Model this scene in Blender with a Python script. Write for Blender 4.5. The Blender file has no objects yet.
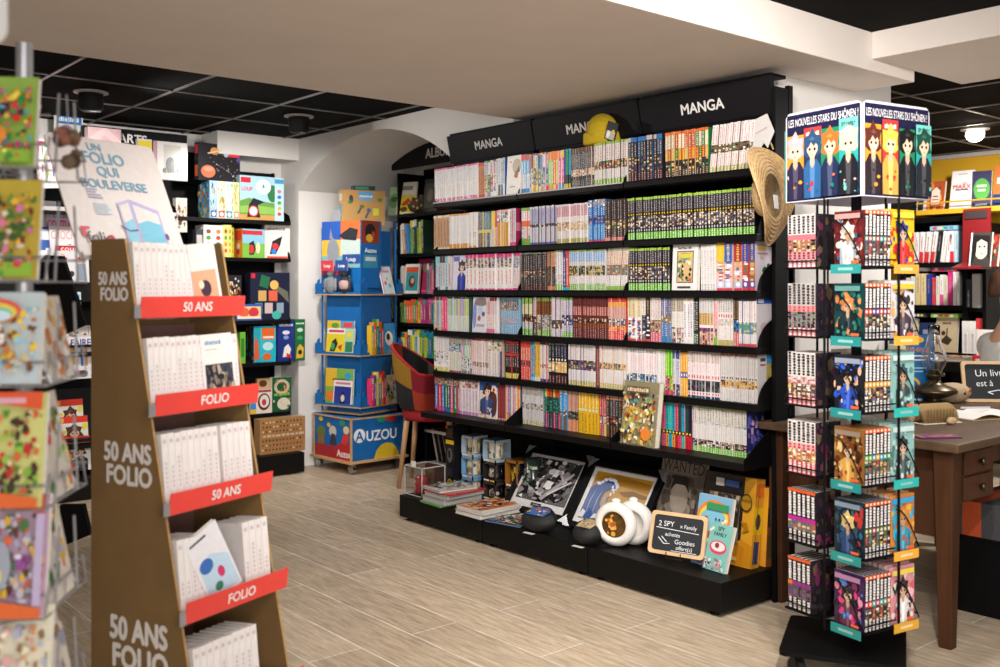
import bpy, math, random
from mathutils import Matrix, Vector
C = bpy.context.scene.collection
PI = math.pi
# ------------------------------------------------------------------ camera, light, exposure
# room axes: the manga wall runs along y and faces -x; the wall at the far end faces -y. Camera at eye height over the origin.
YAW = math.radians(40.2)
SN, CS = math.sin(YAW), math.cos(YAW)
EYE, F, HZ = 1.2, 1000.0, 288.0
cd = bpy.data.cameras.new('camera')
cam = bpy.data.objects.new('camera', cd); C.objects.link(cam)
cam.location = (0, 0, EYE); cam.rotation_euler = (PI/2, 0, -YAW)
cd.sensor_width = 36; cd.lens = 36.0; cd.shift_y = -(333.5-HZ)/1000.0
cd.clip_start = .05; cd.clip_end = 60
cd.dof.use_dof = True; cd.dof.focus_distance = 4.4; cd.dof.aperture_fstop = 3.4
sc = bpy.context.scene
sc.camera = cam
sc.view_settings.view_transform = 'Standard'; sc.view_settings.look = 'None'
sc.view_settings.gamma = 1; sc.view_settings.use_curve_mapping = False
sc.view_settings.exposure = 0.36
w = bpy.data.worlds.new('world'); sc.world = w; w.use_nodes = True
w.node_tree.nodes['Background'].inputs[0].default_value = (1.0, .97, .93, 1)
w.node_tree.nodes['Background'].inputs[1].default_value = .45      # ambient frontal fill, let in by the side left open behind the camera

def area(name, loc, size, power, rot=(0, 0, 0), col=(1, .96, .915), sy=None):
    l = bpy.data.lights.new(name, 'AREA'); l.energy = power; l.color = col
    l.shape = 'RECTANGLE'; l.size = size; l.size_y = sy or size
    o = bpy.data.objects.new(name, l); C.objects.link(o); o.location = loc; o.rotation_euler = rot
    return o
def spot(name, loc, power, tgt, ang=95, blend=.8, rad=.05, col=(1, .955, .9)):
    l = bpy.data.lights.new(name, 'SPOT'); l.energy = power; l.color = col
    l.spot_size = math.radians(ang); l.spot_blend = blend; l.shadow_soft_size = rad
    o = bpy.data.objects.new(name, l); C.objects.link(o); o.location = loc
    o.rotation_euler = (Vector(tgt)-Vector(loc)).to_track_quat('-Z', 'Y').to_euler()
    return o
area('ceiling_panel_light', (.5, -1.0, 2.16), 1.8, 50)
area('rear_fill_light', (-.6, -3.3, 1.35), 3.2, 115, (math.radians(88), 0, math.radians(-16)), (1, .97, .94), 2.0)  # added fill light behind the camera, standing in for an unseen window
spot('shop_spot_light', (1.4, 1.2, 2.16), 120, (3.2, 3.6, 1.0), 100)
spot('shop_spot_light', (.7, .2, 2.16), 130, (3.1, 2.9, 1.0), 80)
spot('shop_spot_light', (2.0, .9, 2.16), 68, (3.0, 1.9, .6), 110)
spot('shop_spot_light', (1.7, 1.9, 2.16), 48, (1.9, 3.5, 0), 140)
spot('aisle_spot_light', (1.70, 5.24, 2.085), 58, (3.2, 3.85, 1.35), 100)
spot('aisle_spot_light', (1.70, 5.20, 2.085), 46, (1.9, 6.2, 1.2), 140)
spot('aisle_spot_light', (2.855, 5.15, 2.085), 46, (2.9, 6.2, .9), 130)
spot('aisle_spot_light', (2.855, 5.19, 2.085), 24, (3.6, 5.4, .6), 120)
spot('back_room_light', (6.2, 2.7, 2.1), 110, (6.9, 3.2, .8), 150, rad=.07)
spot('back_room_light', (5.0, 1.7, 2.1), 95, (4.4, 1.9, .5), 140, rad=.07)

# ------------------------------------------------------------------ measuring: pixel of the photograph <-> point on a real plane
def to_cam(x, y): return (CS*x-SN*y, SN*x+CS*y)
def world(X, Y): return (CS*X+SN*Y, -SN*X+CS*Y)
def y_at(px, x):                                # y where the view column px meets the plane x = const
    r = (px-500)/F; return (CS*x-r*SN*x)/(SN+r*CS)
def x_at(px, y):
    r = (px-500)/F; return (SN*y+r*CS*y)/(CS-r*SN)
def z_at(py, x, y): return EYE-(py-HZ)*to_cam(x, y)[1]/F
def on_z(px, py, z=0.0):                        # point at height z seen at (px, py)
    Y = (EYE-z)*F/(py-HZ); return world((px-500)*Y/F, Y)
def at_d(px, py, Y):
    x, y = world((px-500)*Y/F, Y); return (x, y, EYE-(py-HZ)*Y/F)

# ------------------------------------------------------------------ materials
def lin(h):
    if not isinstance(h, str): return tuple(h)[:3]
    h = h.lstrip('#')
    if len(h) == 3: h = ''.join(c*2 for c in h)
    o = []
    for i in (0, 2, 4):
        c = int(h[i:i+2], 16)/255
        o.append(c/12.92 if c <= .04045 else ((c+.055)/1.055)**2.4)
    return tuple(o)
def mat(name, col=None, rough=.5, metal=0, noise=0, nscale=30, bump=0, bscale=200, attr=False, trans=0, emit=None, estr=0, spec=.5, coat=0, alpha=1, stretch=None):
    m = bpy.data.materials.new(name); m.use_nodes = True
    nt = m.node_tree; b = nt.nodes['Principled BSDF']
    b.inputs['Roughness'].default_value = rough; b.inputs['Metallic'].default_value = metal
    b.inputs['Specular IOR Level'].default_value = spec
    b.inputs['Coat Weight'].default_value = coat
    b.inputs['Transmission Weight'].default_value = trans
    b.inputs['Alpha'].default_value = alpha
    if emit: b.inputs['Emission Color'].default_value = (*lin(emit), 1); b.inputs['Emission Strength'].default_value = estr
    src = None
    if attr:
        a = nt.nodes.new('ShaderNodeAttribute'); a.attribute_name = 'Col'; src = a.outputs['Color']
    else:
        rgb = nt.nodes.new('ShaderNodeRGB'); rgb.outputs[0].default_value = (*lin(col), 1); src = rgb.outputs[0]
    tc = nt.nodes.new('ShaderNodeTexCoord'); vec = tc.outputs['Object']
    if stretch:
        mp = nt.nodes.new('ShaderNodeMapping'); mp.inputs['Scale'].default_value = stretch
        nt.links.new(vec, mp.inputs[0]); vec = mp.outputs[0]
    if noise:
        n = nt.nodes.new('ShaderNodeTexNoise'); n.inputs['Scale'].default_value = nscale; n.inputs['Detail'].default_value = 5
        nt.links.new(vec, n.inputs['Vector'])
        mr = nt.nodes.new('ShaderNodeMapRange'); mr.inputs['To Min'].default_value = 1-noise; mr.inputs['To Max'].default_value = 1+noise
        mr.inputs['From Min'].default_value = .25; mr.inputs['From Max'].default_value = .75
        nt.links.new(n.outputs['Fac'], mr.inputs['Value'])
        mx = nt.nodes.new('ShaderNodeVectorMath'); mx.operation = 'SCALE'
        nt.links.new(src, mx.inputs[0]); nt.links.new(mr.outputs[0], mx.inputs['Scale']); src = mx.outputs[0]
    nt.links.new(src, b.inputs['Base Color'])
    if bump:
        n2 = nt.nodes.new('ShaderNodeTexNoise'); n2.inputs['Scale'].default_value = bscale; n2.inputs['Detail'].default_value = 4
        nt.links.new(vec, n2.inputs['Vector'])
        bp = nt.nodes.new('ShaderNodeBump'); bp.inputs['Strength'].default_value = bump; bp.inputs['Distance'].default_value = .004
        nt.links.new(n2.outputs['Fac'], bp.inputs['Height']); nt.links.new(bp.outputs[0], b.inputs['Normal'])
    return m
M = {}
M['print'] = mat('printed_paper', rough=.45, attr=True, noise=.05, nscale=60, spec=.4)
M['matte'] = mat('matte_print', rough=.8, attr=True, noise=.05, nscale=60, spec=.1)
M['gloss'] = mat('glossy_print', rough=.22, attr=True, noise=.04, nscale=40)
M['cloth'] = mat('woven_cloth', rough=.9, attr=True, noise=.25, nscale=180, bump=.6, bscale=500, spec=.2)
M['black'] = mat('black_powder_coat', '#040405', rough=.6, spec=.16, noise=.15, nscale=8, bump=.08, bscale=900)
M['blacktop'] = mat('black_laminate', '#050405', rough=.5, spec=.22, noise=.2, nscale=5, bump=.05, bscale=600)
M['sign'] = mat('dark_violet_sign_board', '#0d0a10', rough=.6, spec=.2, noise=.08, nscale=4)
M['letter'] = mat('white_sign_lettering', '#d9d5d2', rough=.6, noise=.03)
M['plaster'] = mat('painted_plaster', '#dedad6', rough=.85, noise=.03, nscale=3, bump=.12, bscale=260)
M['soffit'] = mat('beige_painted_soffit', '#e9dfd7', rough=.9, noise=.03, nscale=5, bump=.25, bscale=180)
M['yellow'] = mat('ochre_painted_wall', '#c99a16', rough=.8, noise=.05, nscale=3, bump=.1)
M['tile'] = mat('black_mineral_ceiling_tile', '#030303', rough=.9, spec=.1, noise=.2, nscale=400, bump=.3, bscale=700)
M['tbar'] = mat('grey_ceiling_rail', '#6f6b69', rough=.35, metal=.4, noise=.05)
M['kraft'] = mat('brown_kraft_board', '#7c5e36', rough=.75, noise=.12, nscale=9, bump=.1, bscale=300)
M['kraftin'] = mat('raw_cardboard_edge', '#a88350', rough=.85, noise=.15, nscale=120)
M['red'] = mat('red_card', '#e5443c', rough=.5, noise=.04, nscale=20)
M['wood'] = mat('dark_stained_wood', '#452a1a', rough=.55, spec=.15, noise=.4, nscale=14, bump=.2, bscale=60, stretch=(1, 1, .12))
M['woodtop'] = mat('worn_wooden_top', '#54402f', rough=.5, spec=.2, noise=.35, nscale=12, bump=.15, bscale=50, stretch=(.12, 1, 1))
M['oak'] = mat('pale_oak', '#a9815a', rough=.5, noise=.2, nscale=20, stretch=(1, 1, .15))
M['ply'] = mat('plywood_edge', '#c59a68', rough=.6, noise=.15, nscale=60)
M['steel'] = mat('bright_steel', '#b9b9bb', rough=.25, metal=1, noise=.05)
M['wire'] = mat('grey_coated_wire', '#a9a9ad', rough=.35, metal=.6, noise=.05)
M['clear'] = mat('clear_plastic', '#ffffff', rough=.12, trans=1, noise=.01, alpha=.22, spec=.35)
M['glazing'] = mat('picture_glazing', '#ffffff', rough=.35, trans=1, noise=.01, alpha=.04, spec=.05)
M['glass'] = mat('clear_glass', '#ffffff', rough=.02, trans=1, noise=.01)
M['ceramic'] = mat('white_glazed_ceramic', '#e6e0da', rough=.12, noise=.02, coat=.5)
M['straw'] = mat('woven_straw', '#c9a777', rough=.8, noise=.35, nscale=90, bump=.8, bscale=160)
M['strawdark'] = mat('straw_lining', '#6d4f26', rough=.9, noise=.35, nscale=120, bump=.6, bscale=200)
M['rubber'] = mat('black_rubber', '#0c0c0c', rough=.7, noise=.1)
M['slate'] = mat('black_slate', '#22242a', rough=.8, noise=.25, nscale=12)
M['frame'] = mat('pale_wooden_frame', '#cfae85', rough=.5, noise=.12, nscale=20)
M['chalk'] = mat('white_chalk', '#e2e2e2', rough=.95, noise=.2, nscale=200)
M['skin'] = mat('skin', '#d8a98b', rough=.5, noise=.05, nscale=20)
M['hair'] = mat('brown_hair', '#4a2d1c', rough=.5, noise=.4, nscale=60, stretch=(1, 1, .1))
M['shirt'] = mat('white_cotton', '#dcdad8', rough=.9, noise=.05, nscale=40, bump=.2)
M['trouser'] = mat('dark_denim', '#1c2230', rough=.9, noise=.2, nscale=200)
M['bluewood'] = mat('blue_painted_board', '#1163a8', rough=.5, noise=.06, nscale=20)
M['yellowfelt'] = mat('yellow_plush', '#b59a12', rough=.95, noise=.12, nscale=60, bump=.5, bscale=400)
M['whitegrey'] = mat('light_grey_metal', '#b7b3b1', rough=.5, noise=.04)
M['lampglow'] = mat('lit_lamp', '#fff4e0', emit='#fff0da', estr=14)
M['brass'] = mat('aged_brass', '#4a3f30', rough=.35, metal=.8, noise=.3, nscale=20)

# floor: long wood-look planks along y
def floor_mat():
    m = bpy.data.materials.new('pale_plank_floor'); m.use_nodes = True; nt = m.node_tree; b = nt.nodes['Principled BSDF']
    tc = nt.nodes.new('ShaderNodeTexCoord')
    mp = nt.nodes.new('ShaderNodeMapping'); mp.inputs['Rotation'].default_value = (0, 0, PI/2)
    nt.links.new(tc.outputs['Object'], mp.inputs[0])
    br = nt.nodes.new('ShaderNodeTexBrick'); br.inputs['Scale'].default_value = 1
    br.inputs['Brick Width'].default_value = 1.2; br.inputs['Row Height'].default_value = .2
    br.inputs['Mortar Size'].default_value = .003; br.offset = .37
    br.inputs['Color1'].default_value = (*lin('#c9b59c'), 1); br.inputs['Color2'].default_value = (*lin('#b6a38b'), 1)
    br.inputs['Mortar'].default_value = (*lin('#ddd3c2'), 1)
    nt.links.new(mp.outputs[0], br.inputs['Vector'])
    m2 = nt.nodes.new('ShaderNodeMapping'); m2.inputs['Scale'].default_value = (11, 1.1, 1)
    nt.links.new(tc.outputs['Object'], m2.inputs[0])
    n = nt.nodes.new('ShaderNodeTexNoise'); n.inputs['Scale'].default_value = 6; n.inputs['Detail'].default_value = 8; n.inputs['Roughness'].default_value = .7
    nt.links.new(m2.outputs[0], n.inputs['Vector'])
    mr = nt.nodes.new('ShaderNodeMapRange'); mr.inputs['From Min'].default_value = .3; mr.inputs['From Max'].default_value = .7
    mr.inputs['To Min'].default_value = .55; mr.inputs['To Max'].default_value = 1.2
    nt.links.new(n.outputs['Fac'], mr.inputs['Value'])
    vm = nt.nodes.new('ShaderNodeVectorMath'); vm.operation = 'SCALE'
    nt.links.new(br.outputs['Color'], vm.inputs[0]); nt.links.new(mr.outputs[0], vm.inputs['Scale'])
    nt.links.new(vm.outputs[0], b.inputs['Base Color'])
    b.inputs['Roughness'].default_value = .42; b.inputs['Specular IOR Level'].default_value = .35
    bp = nt.nodes.new('ShaderNodeBump'); bp.inputs['Strength'].default_value = .12; bp.inputs['Distance'].default_value = .004
    nt.links.new(n.outputs['Fac'], bp.inputs['Height']); nt.links.new(bp.outputs[0], b.inputs['Normal'])
    return m
M['floor'] = floor_mat()

# ------------------------------------------------------------------ mesh builder
TXT = {}
def text_mesh(s, bold=.0):
    k = (s, bold)
    if k in TXT: return TXT[k]
    cu = bpy.data.curves.new('lettering', 'FONT'); cu.body = s; cu.size = 1; cu.offset = bold; cu.resolution_u = 3
    o = bpy.data.objects.new('lettering', cu); C.objects.link(o)
    dg = bpy.context.evaluated_depsgraph_get(); dg.update()
    me = o.evaluated_get(dg).to_mesh()
    vs = [(v.co.x, v.co.y) for v in me.vertices]; fs = [tuple(p.vertices) for p in me.polygons]
    o.evaluated_get(dg).to_mesh_clear()
    bpy.data.objects.remove(o); bpy.data.curves.remove(cu)
    if not vs: vs = [(0, 0)]
    x0 = min(v[0] for v in vs); x1 = max(v[0] for v in vs); y0 = min(v[1] for v in vs); y1 = max(v[1] for v in vs)
    TXT[k] = (vs, fs, x0, x1, y0, y1)
    return TXT[k]

class G:
    def __init__(s): s.v = []; s.f = []; s.c = []; s.m = []; s.M = None
    def add(s, vs, fs, col='#888', mi=0):
        k = len(s.v)
        if s.M is not None: vs = [tuple(s.M @ Vector(p)) for p in vs]
        s.v += [tuple(p) for p in vs]; c = lin(col)
        for f in fs: s.f.append(tuple(k+i for i in f)); s.c.append(c); s.m.append(mi)
    def box(s, x0, y0, z0, x1, y1, z1, col='#888', mi=0, top=None, front=None):
        v = [(x0, y0, z0), (x1, y0, z0), (x1, y1, z0), (x0, y1, z0), (x0, y0, z1), (x1, y0, z1), (x1, y1, z1), (x0, y1, z1)]
        fs = [(0, 3, 2, 1), (4, 5, 6, 7), (0, 1, 5, 4), (1, 2, 6, 5), (2, 3, 7, 6), (3, 0, 4, 7)]
        s.add(v, fs, col, mi)
        if top: s.c[-5] = lin(top)
        if front: s.c[-4] = lin(front)
        return s
    def prism(s, prof, a0, a1, axis='x', col='#888', mi=0):       # profile polygon (p, q) pushed along an axis
        n = len(prof)
        def P(a, p, q): return {'x': (a, p, q), 'y': (p, a, q), 'z': (p, q, a)}[axis]
        vs = [P(a0, *p) for p in prof]+[P(a1, *p) for p in prof]
        fs = [tuple(range(n)), tuple(range(2*n-1, n-1, -1))]+[(i, n+i, n+(i+1) % n, (i+1) % n) for i in range(n)]
        s.add(vs, fs, col, mi); return s
    def tube(s, pts, r, n=8, col='#888', mi=0, closed=False):
        pts = [Vector(p) for p in pts]; N = len(pts); rs = r if isinstance(r, (list, tuple)) else [r]*N
        rings = []; up = Vector((0, 0, 1)); prev = None
        for i, p in enumerate(pts):
            d = (pts[(i+1) % N]-pts[i-1]) if closed else (pts[min(i+1, N-1)]-pts[max(i-1, 0)])
            d.normalize()
            if prev is None:
                a = d.cross(up)
                if a.length < 1e-3: a = d.cross(Vector((1, 0, 0)))
            else: a = prev-d*prev.dot(d)
            a.normalize(); prev = a; b = d.cross(a)
            rings.append([p+rs[i]*(math.cos(2*PI*k/n)*a+math.sin(2*PI*k/n)*b) for k in range(n)])
        vs = [q for g in rings for q in g]; fs = []
        for i in range(N if closed else N-1):
            j = (i+1) % N
            for k in range(n): fs.append((i*n+k, i*n+(k+1) % n, j*n+(k+1) % n, j*n+k))
        if not closed: fs += [tuple(range(n-1, -1, -1)), tuple((N-1)*n+k for k in range(n))]
        s.add(vs, fs, col, mi); return s
    def lathe(s, prof, n=24, c=(0, 0, 0), col='#888', mi=0, sx=1, sy=1):
        vs = []; fs = []; m = len(prof)
        for k in range(n):
            a = 2*PI*k/n
            for r, z in prof: vs.append((c[0]+sx*r*math.cos(a), c[1]+sy*r*math.sin(a), c[2]+z))
        for k in range(n):
            j = (k+1) % n
            for i in range(m-1): fs.append((k*m+i, j*m+i, j*m+i+1, k*m+i+1))
        if prof[0][0] > 1e-5: fs.append(tuple(k*m for k in range(n-1, -1, -1)))
        if prof[-1][0] > 1e-5: fs.append(tuple(k*m+m-1 for k in range(n)))
        s.add(vs, fs, col, mi); return s
    def ball(s, c, rx, ry=None, rz=None, n=14, col='#888', mi=0):
        ry = ry or rx; rz = rz or rx
        prof = [(max(1e-6, math.cos(t)), math.sin(t)) for t in [(-PI/2+PI*i/(n//2)) for i in range(n//2+1)]]
        k0 = len(s.v); s.lathe([(r, z) for r, z in prof], n, (0, 0, 0), col, mi)
        inv = s.M.inverted() if s.M is not None else None
        for i in range(k0, len(s.v)):
            p = Vector(s.v[i])
            if inv is not None: p = inv @ p
            p = Vector((c[0]+p.x*rx, c[1]+p.y*ry, c[2]+p.z*rz))
            s.v[i] = tuple(s.M @ p) if s.M is not None else tuple(p)
        return s
    def grid(s, P, nu, nv, col='#888', mi=0, wrap=False):          # surface through P(i, j)
        vs = [P(i, j) for i in range(nu+1) for j in range(nv+1)]
        fs = [(i*(nv+1)+j, (i+1)*(nv+1)+j, (i+1)*(nv+1)+j+1, i*(nv+1)+j+1) for i in range(nu) for j in range(nv)]
        s.add(vs, fs, col, mi); return s
    # ---- flat print on a panel: origin o, right r, up u, outward nrm (vectors), size w x h; shapes in 0..1
    def sheet(s, o, r, u, w, h, shapes, lay0=1, eps=.00012, mi=0):
        o = Vector(o); r = Vector(r).normalized(); u = Vector(u).normalized(); nn = r.cross(u)   # r x u points out for a right-handed panel
        cl = lambda t: min(1, max(0, t))
        L = lay0
        for sh in shapes:
            k = sh[0]; off = nn*(eps*L); L += 1
            if k == 't':
                _, st, cu_, cv, hh, col = sh[:6]; bold = sh[6] if len(sh) > 6 else .015; wmax = sh[7] if len(sh) > 7 else .96
                rot = sh[8] if len(sh) > 8 else 0
                vs, fs, x0, x1, y0, y1 = text_mesh(st, 0)
                sc_ = hh*h/.72
                sx_ = sc_
                if (x1-x0)*sx_ > wmax*w: sx_ = wmax*w/max(1e-6, x1-x0)
                if len(sh) > 9 and sh[9]: sx_ = wmax*w/max(1e-6, x1-x0)
                cr, sr = math.cos(rot), math.sin(rot); out = []
                for x, y in vs:
                    X = (x-(x0+x1)/2)*sx_; Y = (y-.36)*sc_
                    out.append(o+off+r*(cu_*w+X*cr-Y*sr)+u*(cv*h+X*sr+Y*cr))
                s.add(out, fs, col, mi)
                if bold > .004:                       # heavier strokes: the same letters again, a hair to each side
                    bb = bold*sc_*.8
                    for q_, (ax, ay) in enumerate(((bb, 0), (-bb, 0), (0, bb), (0, -bb), (bb*.5, bb*.5), (-bb*.5, -bb*.5))): s.add([p_+r*ax+u*ay+nn*(eps*(.9+.9*q_)) for p_ in out], fs, col, mi)
                continue
            if k == 'k':                              # lettering too small to read: a line of plain marks
                _, cu_, cv, hh, col, wm = sh; x = cu_-wm/2; i_ = 0
                while x < cu_+wm/2-.01:
                    l_ = wm*[.07, .1, .05, .12, .08][i_ % 5]; x1 = min(x+l_, cu_+wm/2)
                    s.add([o+off+r*(a*w)+u*(b*h) for a, b in ((x, cv-hh*.4), (x1, cv-hh*.4), (x1, cv+hh*(.4 if i_ % 3 else .25)), (x, cv+hh*(.4 if i_ % 3 else .25)))], [(0, 1, 2, 3)], col, mi)
                    x = x1+wm*.03; i_ += 1
                continue
            if k == 'r': pts = [(sh[1], sh[2]), (sh[3], sh[2]), (sh[3], sh[4]), (sh[1], sh[4])]; col = sh[5]
            elif k == 'e':
                n = sh[6] if len(sh) > 6 else 14
                pts = [(sh[1]+sh[3]*math.cos(2*PI*i/n), sh[2]+sh[4]*math.sin(2*PI*i/n)) for i in range(n)]; col = sh[5]
            else: pts = sh[1]; col = sh[2]
            pts = [(cl(a), cl(b)) for a, b in pts]
            s.add([o+off+r*(a*w)+u*(b*h) for a, b in pts], [tuple(range(len(pts)))], col, mi)
        return s
    def build(s, name, mats, parent=None, smooth=False, bevel=0, loc=None, rz=None, seg=2):
        if not isinstance(mats, (list, tuple)): mats = [mats]
        me = bpy.data.meshes.new(name); me.from_pydata(s.v, [], s.f)
        for m_ in mats: me.materials.append(M[m_] if isinstance(m_, str) else m_)
        me.polygons.foreach_set('material_index', s.m)
        if any((M[m_] if isinstance(m_, str) else m_) in (M['print'], M['gloss'], M['cloth'], M['matte']) for m_ in mats):
            ca = me.color_attributes.new('Col', 'FLOAT_COLOR', 'CORNER'); buf = []
            for f, c in zip(s.f, s.c): buf += [c[0], c[1], c[2], 1.0]*len(f)
            ca.data.foreach_set('color', buf)
        if smooth: me.polygons.foreach_set('use_smooth', [True]*len(s.f))
        me.update()
        o = bpy.data.objects.new(name, me); C.objects.link(o)
        if parent is not None: o.parent = parent
        if loc is not None: o.location = loc
        if rz is not None: o.rotation_euler = (0, 0, rz)
        if bevel:
            b = o.modifiers.new('bevel', 'BEVEL'); b.width = bevel; b.segments = seg; b.limit_method = 'ANGLE'; b.angle_limit = .6
        if smooth and bevel == 0:
            pass
        return o
def tag(o, label, cat, group=None, kind=None):
    o['label'] = label; o['category'] = cat
    if group: o['group'] = group
    if kind: o['kind'] = kind
    return o
def thing(name, label, cat, loc=(0, 0, 0), rz=0, group=None):
    o = bpy.data.objects.new(name, None); C.objects.link(o); o.empty_display_size = .05
    o.location = loc; o.rotation_euler = (0, 0, rz)
    return tag(o, label, cat, group)
def struct(name, g, m, parent=None, **k):
    o = g.build(name, m, parent, **k)
    if parent is None: o['kind'] = 'structure'
    return o
FX = -PI/2      # turn for things that face -x (the manga wall); 0 faces -y (the far wall)
# ------------------------------------------------------------------ the room
g = G(); g.box(-3, -3.5, -.1, 8.2, 7.2, 0); struct('floor', g, 'floor')
ZC, ZS = 2.2, 2.05
# suspended black ceiling with its rails
g = G(); g.box(-3, 3.75, ZC, 3.35, 6.6, ZC+.05)
g.box(-3, -3.5, ZC, 3.7, 2.1, ZC+.05); g.box(4.3, -3.5, ZC, 8.2, 7.2, ZC+.05)
ceil = struct('ceiling', g, 'tile')
g = G()
for k in range(-8, 12):
    x = 1.414+.5915*k
    if -3 < x < 3.3: g.box(x-.008, 3.8, ZC-.006, x+.008, 6.3, ZC+.001)
    if 4.35 < x < 8.1: g.box(x-.008, -3.5, ZC-.006, x+.008, 7.1, ZC+.001)
    y = 4.93+.585*k
    if 3.8 < y < 6.3: g.box(-3, y-.008, ZC-.006, 3.29, y+.008, ZC+.001)
    if -3.4 < y < 7.1: g.box(4.35, y-.008, ZC-.006, 8.1, y+.008, ZC+.001)
g.build('ceiling_rail', 'tbar', ceil)
# dropped beams
g = G(); g.box(-3, 2.05, ZS, 3.976, 3.8, ZC+.04); struct('ceiling_beam_1', g, 'soffit', bevel=.004)
g = G(); g.box(3.635, -3.5, ZS+.045, 4.39, 2.05, ZC+.04); struct('ceiling_beam_2', g, 'soffit', bevel=.004)
# far wall, with the bulkhead over the games shelf
g = G(); g.box(-3, 6.25, 0, 3.3, 6.4, ZC+.05); g.box(2.724, 6.0, 2.055, 3.3, 6.25, ZC)
struct('wall_north', g, 'plaster')
# pier between the two rooms, the wall behind the manga shelving, and the vaulted niche
g = G()
g.box(3.42, 2.33, 0, 4.3, 4.3, ZC+.05)
g.box(3.3, 6.0, 0, 4.3, 6.6, ZC+.05)
g.box(4.1, 4.3, 0, 4.3, 6.0, ZC+.05)
g.box(3.3, 3.8, 2.03, 3.42, 4.3, ZC)
yc, R, zt = 5.12, 1.45, 2.15
N = 24; ys = [4.3+1.7*i/N for i in range(N+1)]; za = [zt-R+math.sqrt(R*R-(y-yc)**2) for y in ys]
va = [(3.3, y, z) for y, z in zip(ys, za)]+[(4.1, y, z) for y, z in zip(ys, za)]+[(3.3, y, ZC+.05) for y in ys]
fa = []
for i in range(N):
    fa.append((i, i+1, N+1+i+1, N+1+i)); fa.append((i+1, i, 2*(N+1)+i, 2*(N+1)+i+1))
g.add(va, fa)
struct('wall_east', g, 'plaster')
# back room: ochre wall, its white trim, and the side walls
g = G(); g.box(7.45, -3.5, 0, 7.6, 3.15, ZC+.05, mi=1); g.box(7.45, 3.15, 0, 7.6, 7.2, ZC+.05)
g.box(7.449, 2.2, 1.5, 7.4495, 3.15, ZC, mi=0)
struct('wall_back', g, ['yellow', 'plaster'])
g = G(); g.box(7.42, -3.5, ZC-.03, 7.455, 7.2, ZC); struct('trim_1', g, 'whitegrey')
g = G(); g.box(4.3, 6.9, 0, 8.2, 7.1, ZC+.05); struct('wall_back_side', g, 'plaster')
g = G(); g.box(-3.1, 2.0, 0, -2.95, 6.4, ZC+.05); struct('wall_west', g, 'plaster')
# ceiling spots: swivelling black heads in white rings
def ceiling_spot(px, py, label, lit=False):
    Y = (ZC-EYE)*F/(HZ-py); x, y = world((px-500)*Y/F, Y)
    t = thing('ceiling_spotlight', label, 'spotlight', (x, y, ZC), 0, 'ceiling spotlights')
    G().lathe([(.045, 0), (.085, 0), (.085, -.006), (.045, -.012)], 28).build('trim_ring', 'letter' if lit else 'whitegrey', t, smooth=False)
    g = G()
    if lit:
        g.M = Matrix.Translation((0, 0, -.03)) @ Vector((-.75, -.45, -.6)).to_track_quat('Z', 'Y').to_matrix().to_4x4()
        g.lathe([(.001, .012), (.05, .01), (.05, .0), (.001, -.002)], 24); g.build('lamp_face', 'lampglow', t)
        g = G(); g.M = Matrix.Translation((0, 0, -.03)) @ Vector((-.75, -.45, -.6)).to_track_quat('Z', 'Y').to_matrix().to_4x4(); g.lathe([(.001, -.03), (.045, -.03), (.057, -.005), (.057, .006), (.051, .006), (.051, -.004), (.001, -.004)], 24); g.build('lamp_head', 'letter', t)
    else:
        g.lathe([(.0, -.001), (.058, -.001), (.062, -.03), (.058, -.085), (.045, -.1), (.0, -.1)], 24); g.build('lamp_head', 'rubber', t, smooth=True)
ceiling_spot(91, 92, 'black swivel ceiling spot above the magazine shelves')
ceiling_spot(299, 116, 'black swivel ceiling spot in front of the white arch')
ceiling_spot(975, 129, 'lit round white ceiling spot over the back room bookcase', True)
# ------------------------------------------------------------------ books
rng = random.Random(7)
INK = '#4a4648'
def jit(c, a=.06):
    c = lin(c); k = 1+rng.uniform(-a, a); return tuple(min(1, max(0, v*k)) for v in c)
PALS = {}
PHOTO = ['#20222c', '#d7b48c', '#8a4b2e', '#e8d9c2', '#3a5c8c', '#b8382e', '#e2b23a', '#4b7a4f', '#5b3a6a', '#111']
def spine_shapes(bands, w, h):
    """bands: (z0, z1, colour[, kind, ink]) from the foot up; kind 't' lettering-like marks, 'p' a strip of a picture"""
    out = []
    for b in bands:
        z0, z1, col = b[:3]; kind = b[3] if len(b) > 3 else None; ink = b[4] if len(b) > 4 else INK
        if isinstance(col, list): col = rng.choice(col)
        out.append(('r', .0, z0, 1, z1, jit(col, .05)))
        if kind == 'T':
            z = z0+(z1-z0)*.05
            while z < z1-(z1-z0)*.08:
                l = rng.uniform(.03, .05); a = rng.uniform(.16, .24); out.append(('r', a, z, 1-a, min(z+l, z1), ink)); z += l+rng.uniform(.008, .014)
        if kind == 't':
            z = z0+(z1-z0)*.06
            while z < z1-(z1-z0)*.1:
                l = rng.uniform(.012, .034); a = rng.uniform(.3, .4)
                out.append(('r', a, z, 1-a, min(z+l, z1), ink)); z += l+rng.uniform(.01, .026)
        elif kind == 'p':
            pal = ink if isinstance(ink, list) else PHOTO
            pal = PALS.setdefault(id(b), rng.sample(pal, min(4, len(pal))))
            n = max(3, int((z1-z0)/.035))
            for i in range(n):
                a = rng.uniform(0, .4); b_ = rng.uniform(.6, 1); s0 = z0+(z1-z0)*i/n; c_ = jit(rng.choice(pal), .25); g_ = sum(c_)/3
                out.append(('r', a, s0, b_, s0+(z1-z0)/n*rng.uniform(.7, 1.1), tuple(g_+.72*(v-g_) for v in c_)))
        elif kind == 'n':
            out.append(('e', .5, (z0+z1)/2, .28, (z1-z0)*.32, ink, 8))
    return out
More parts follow.
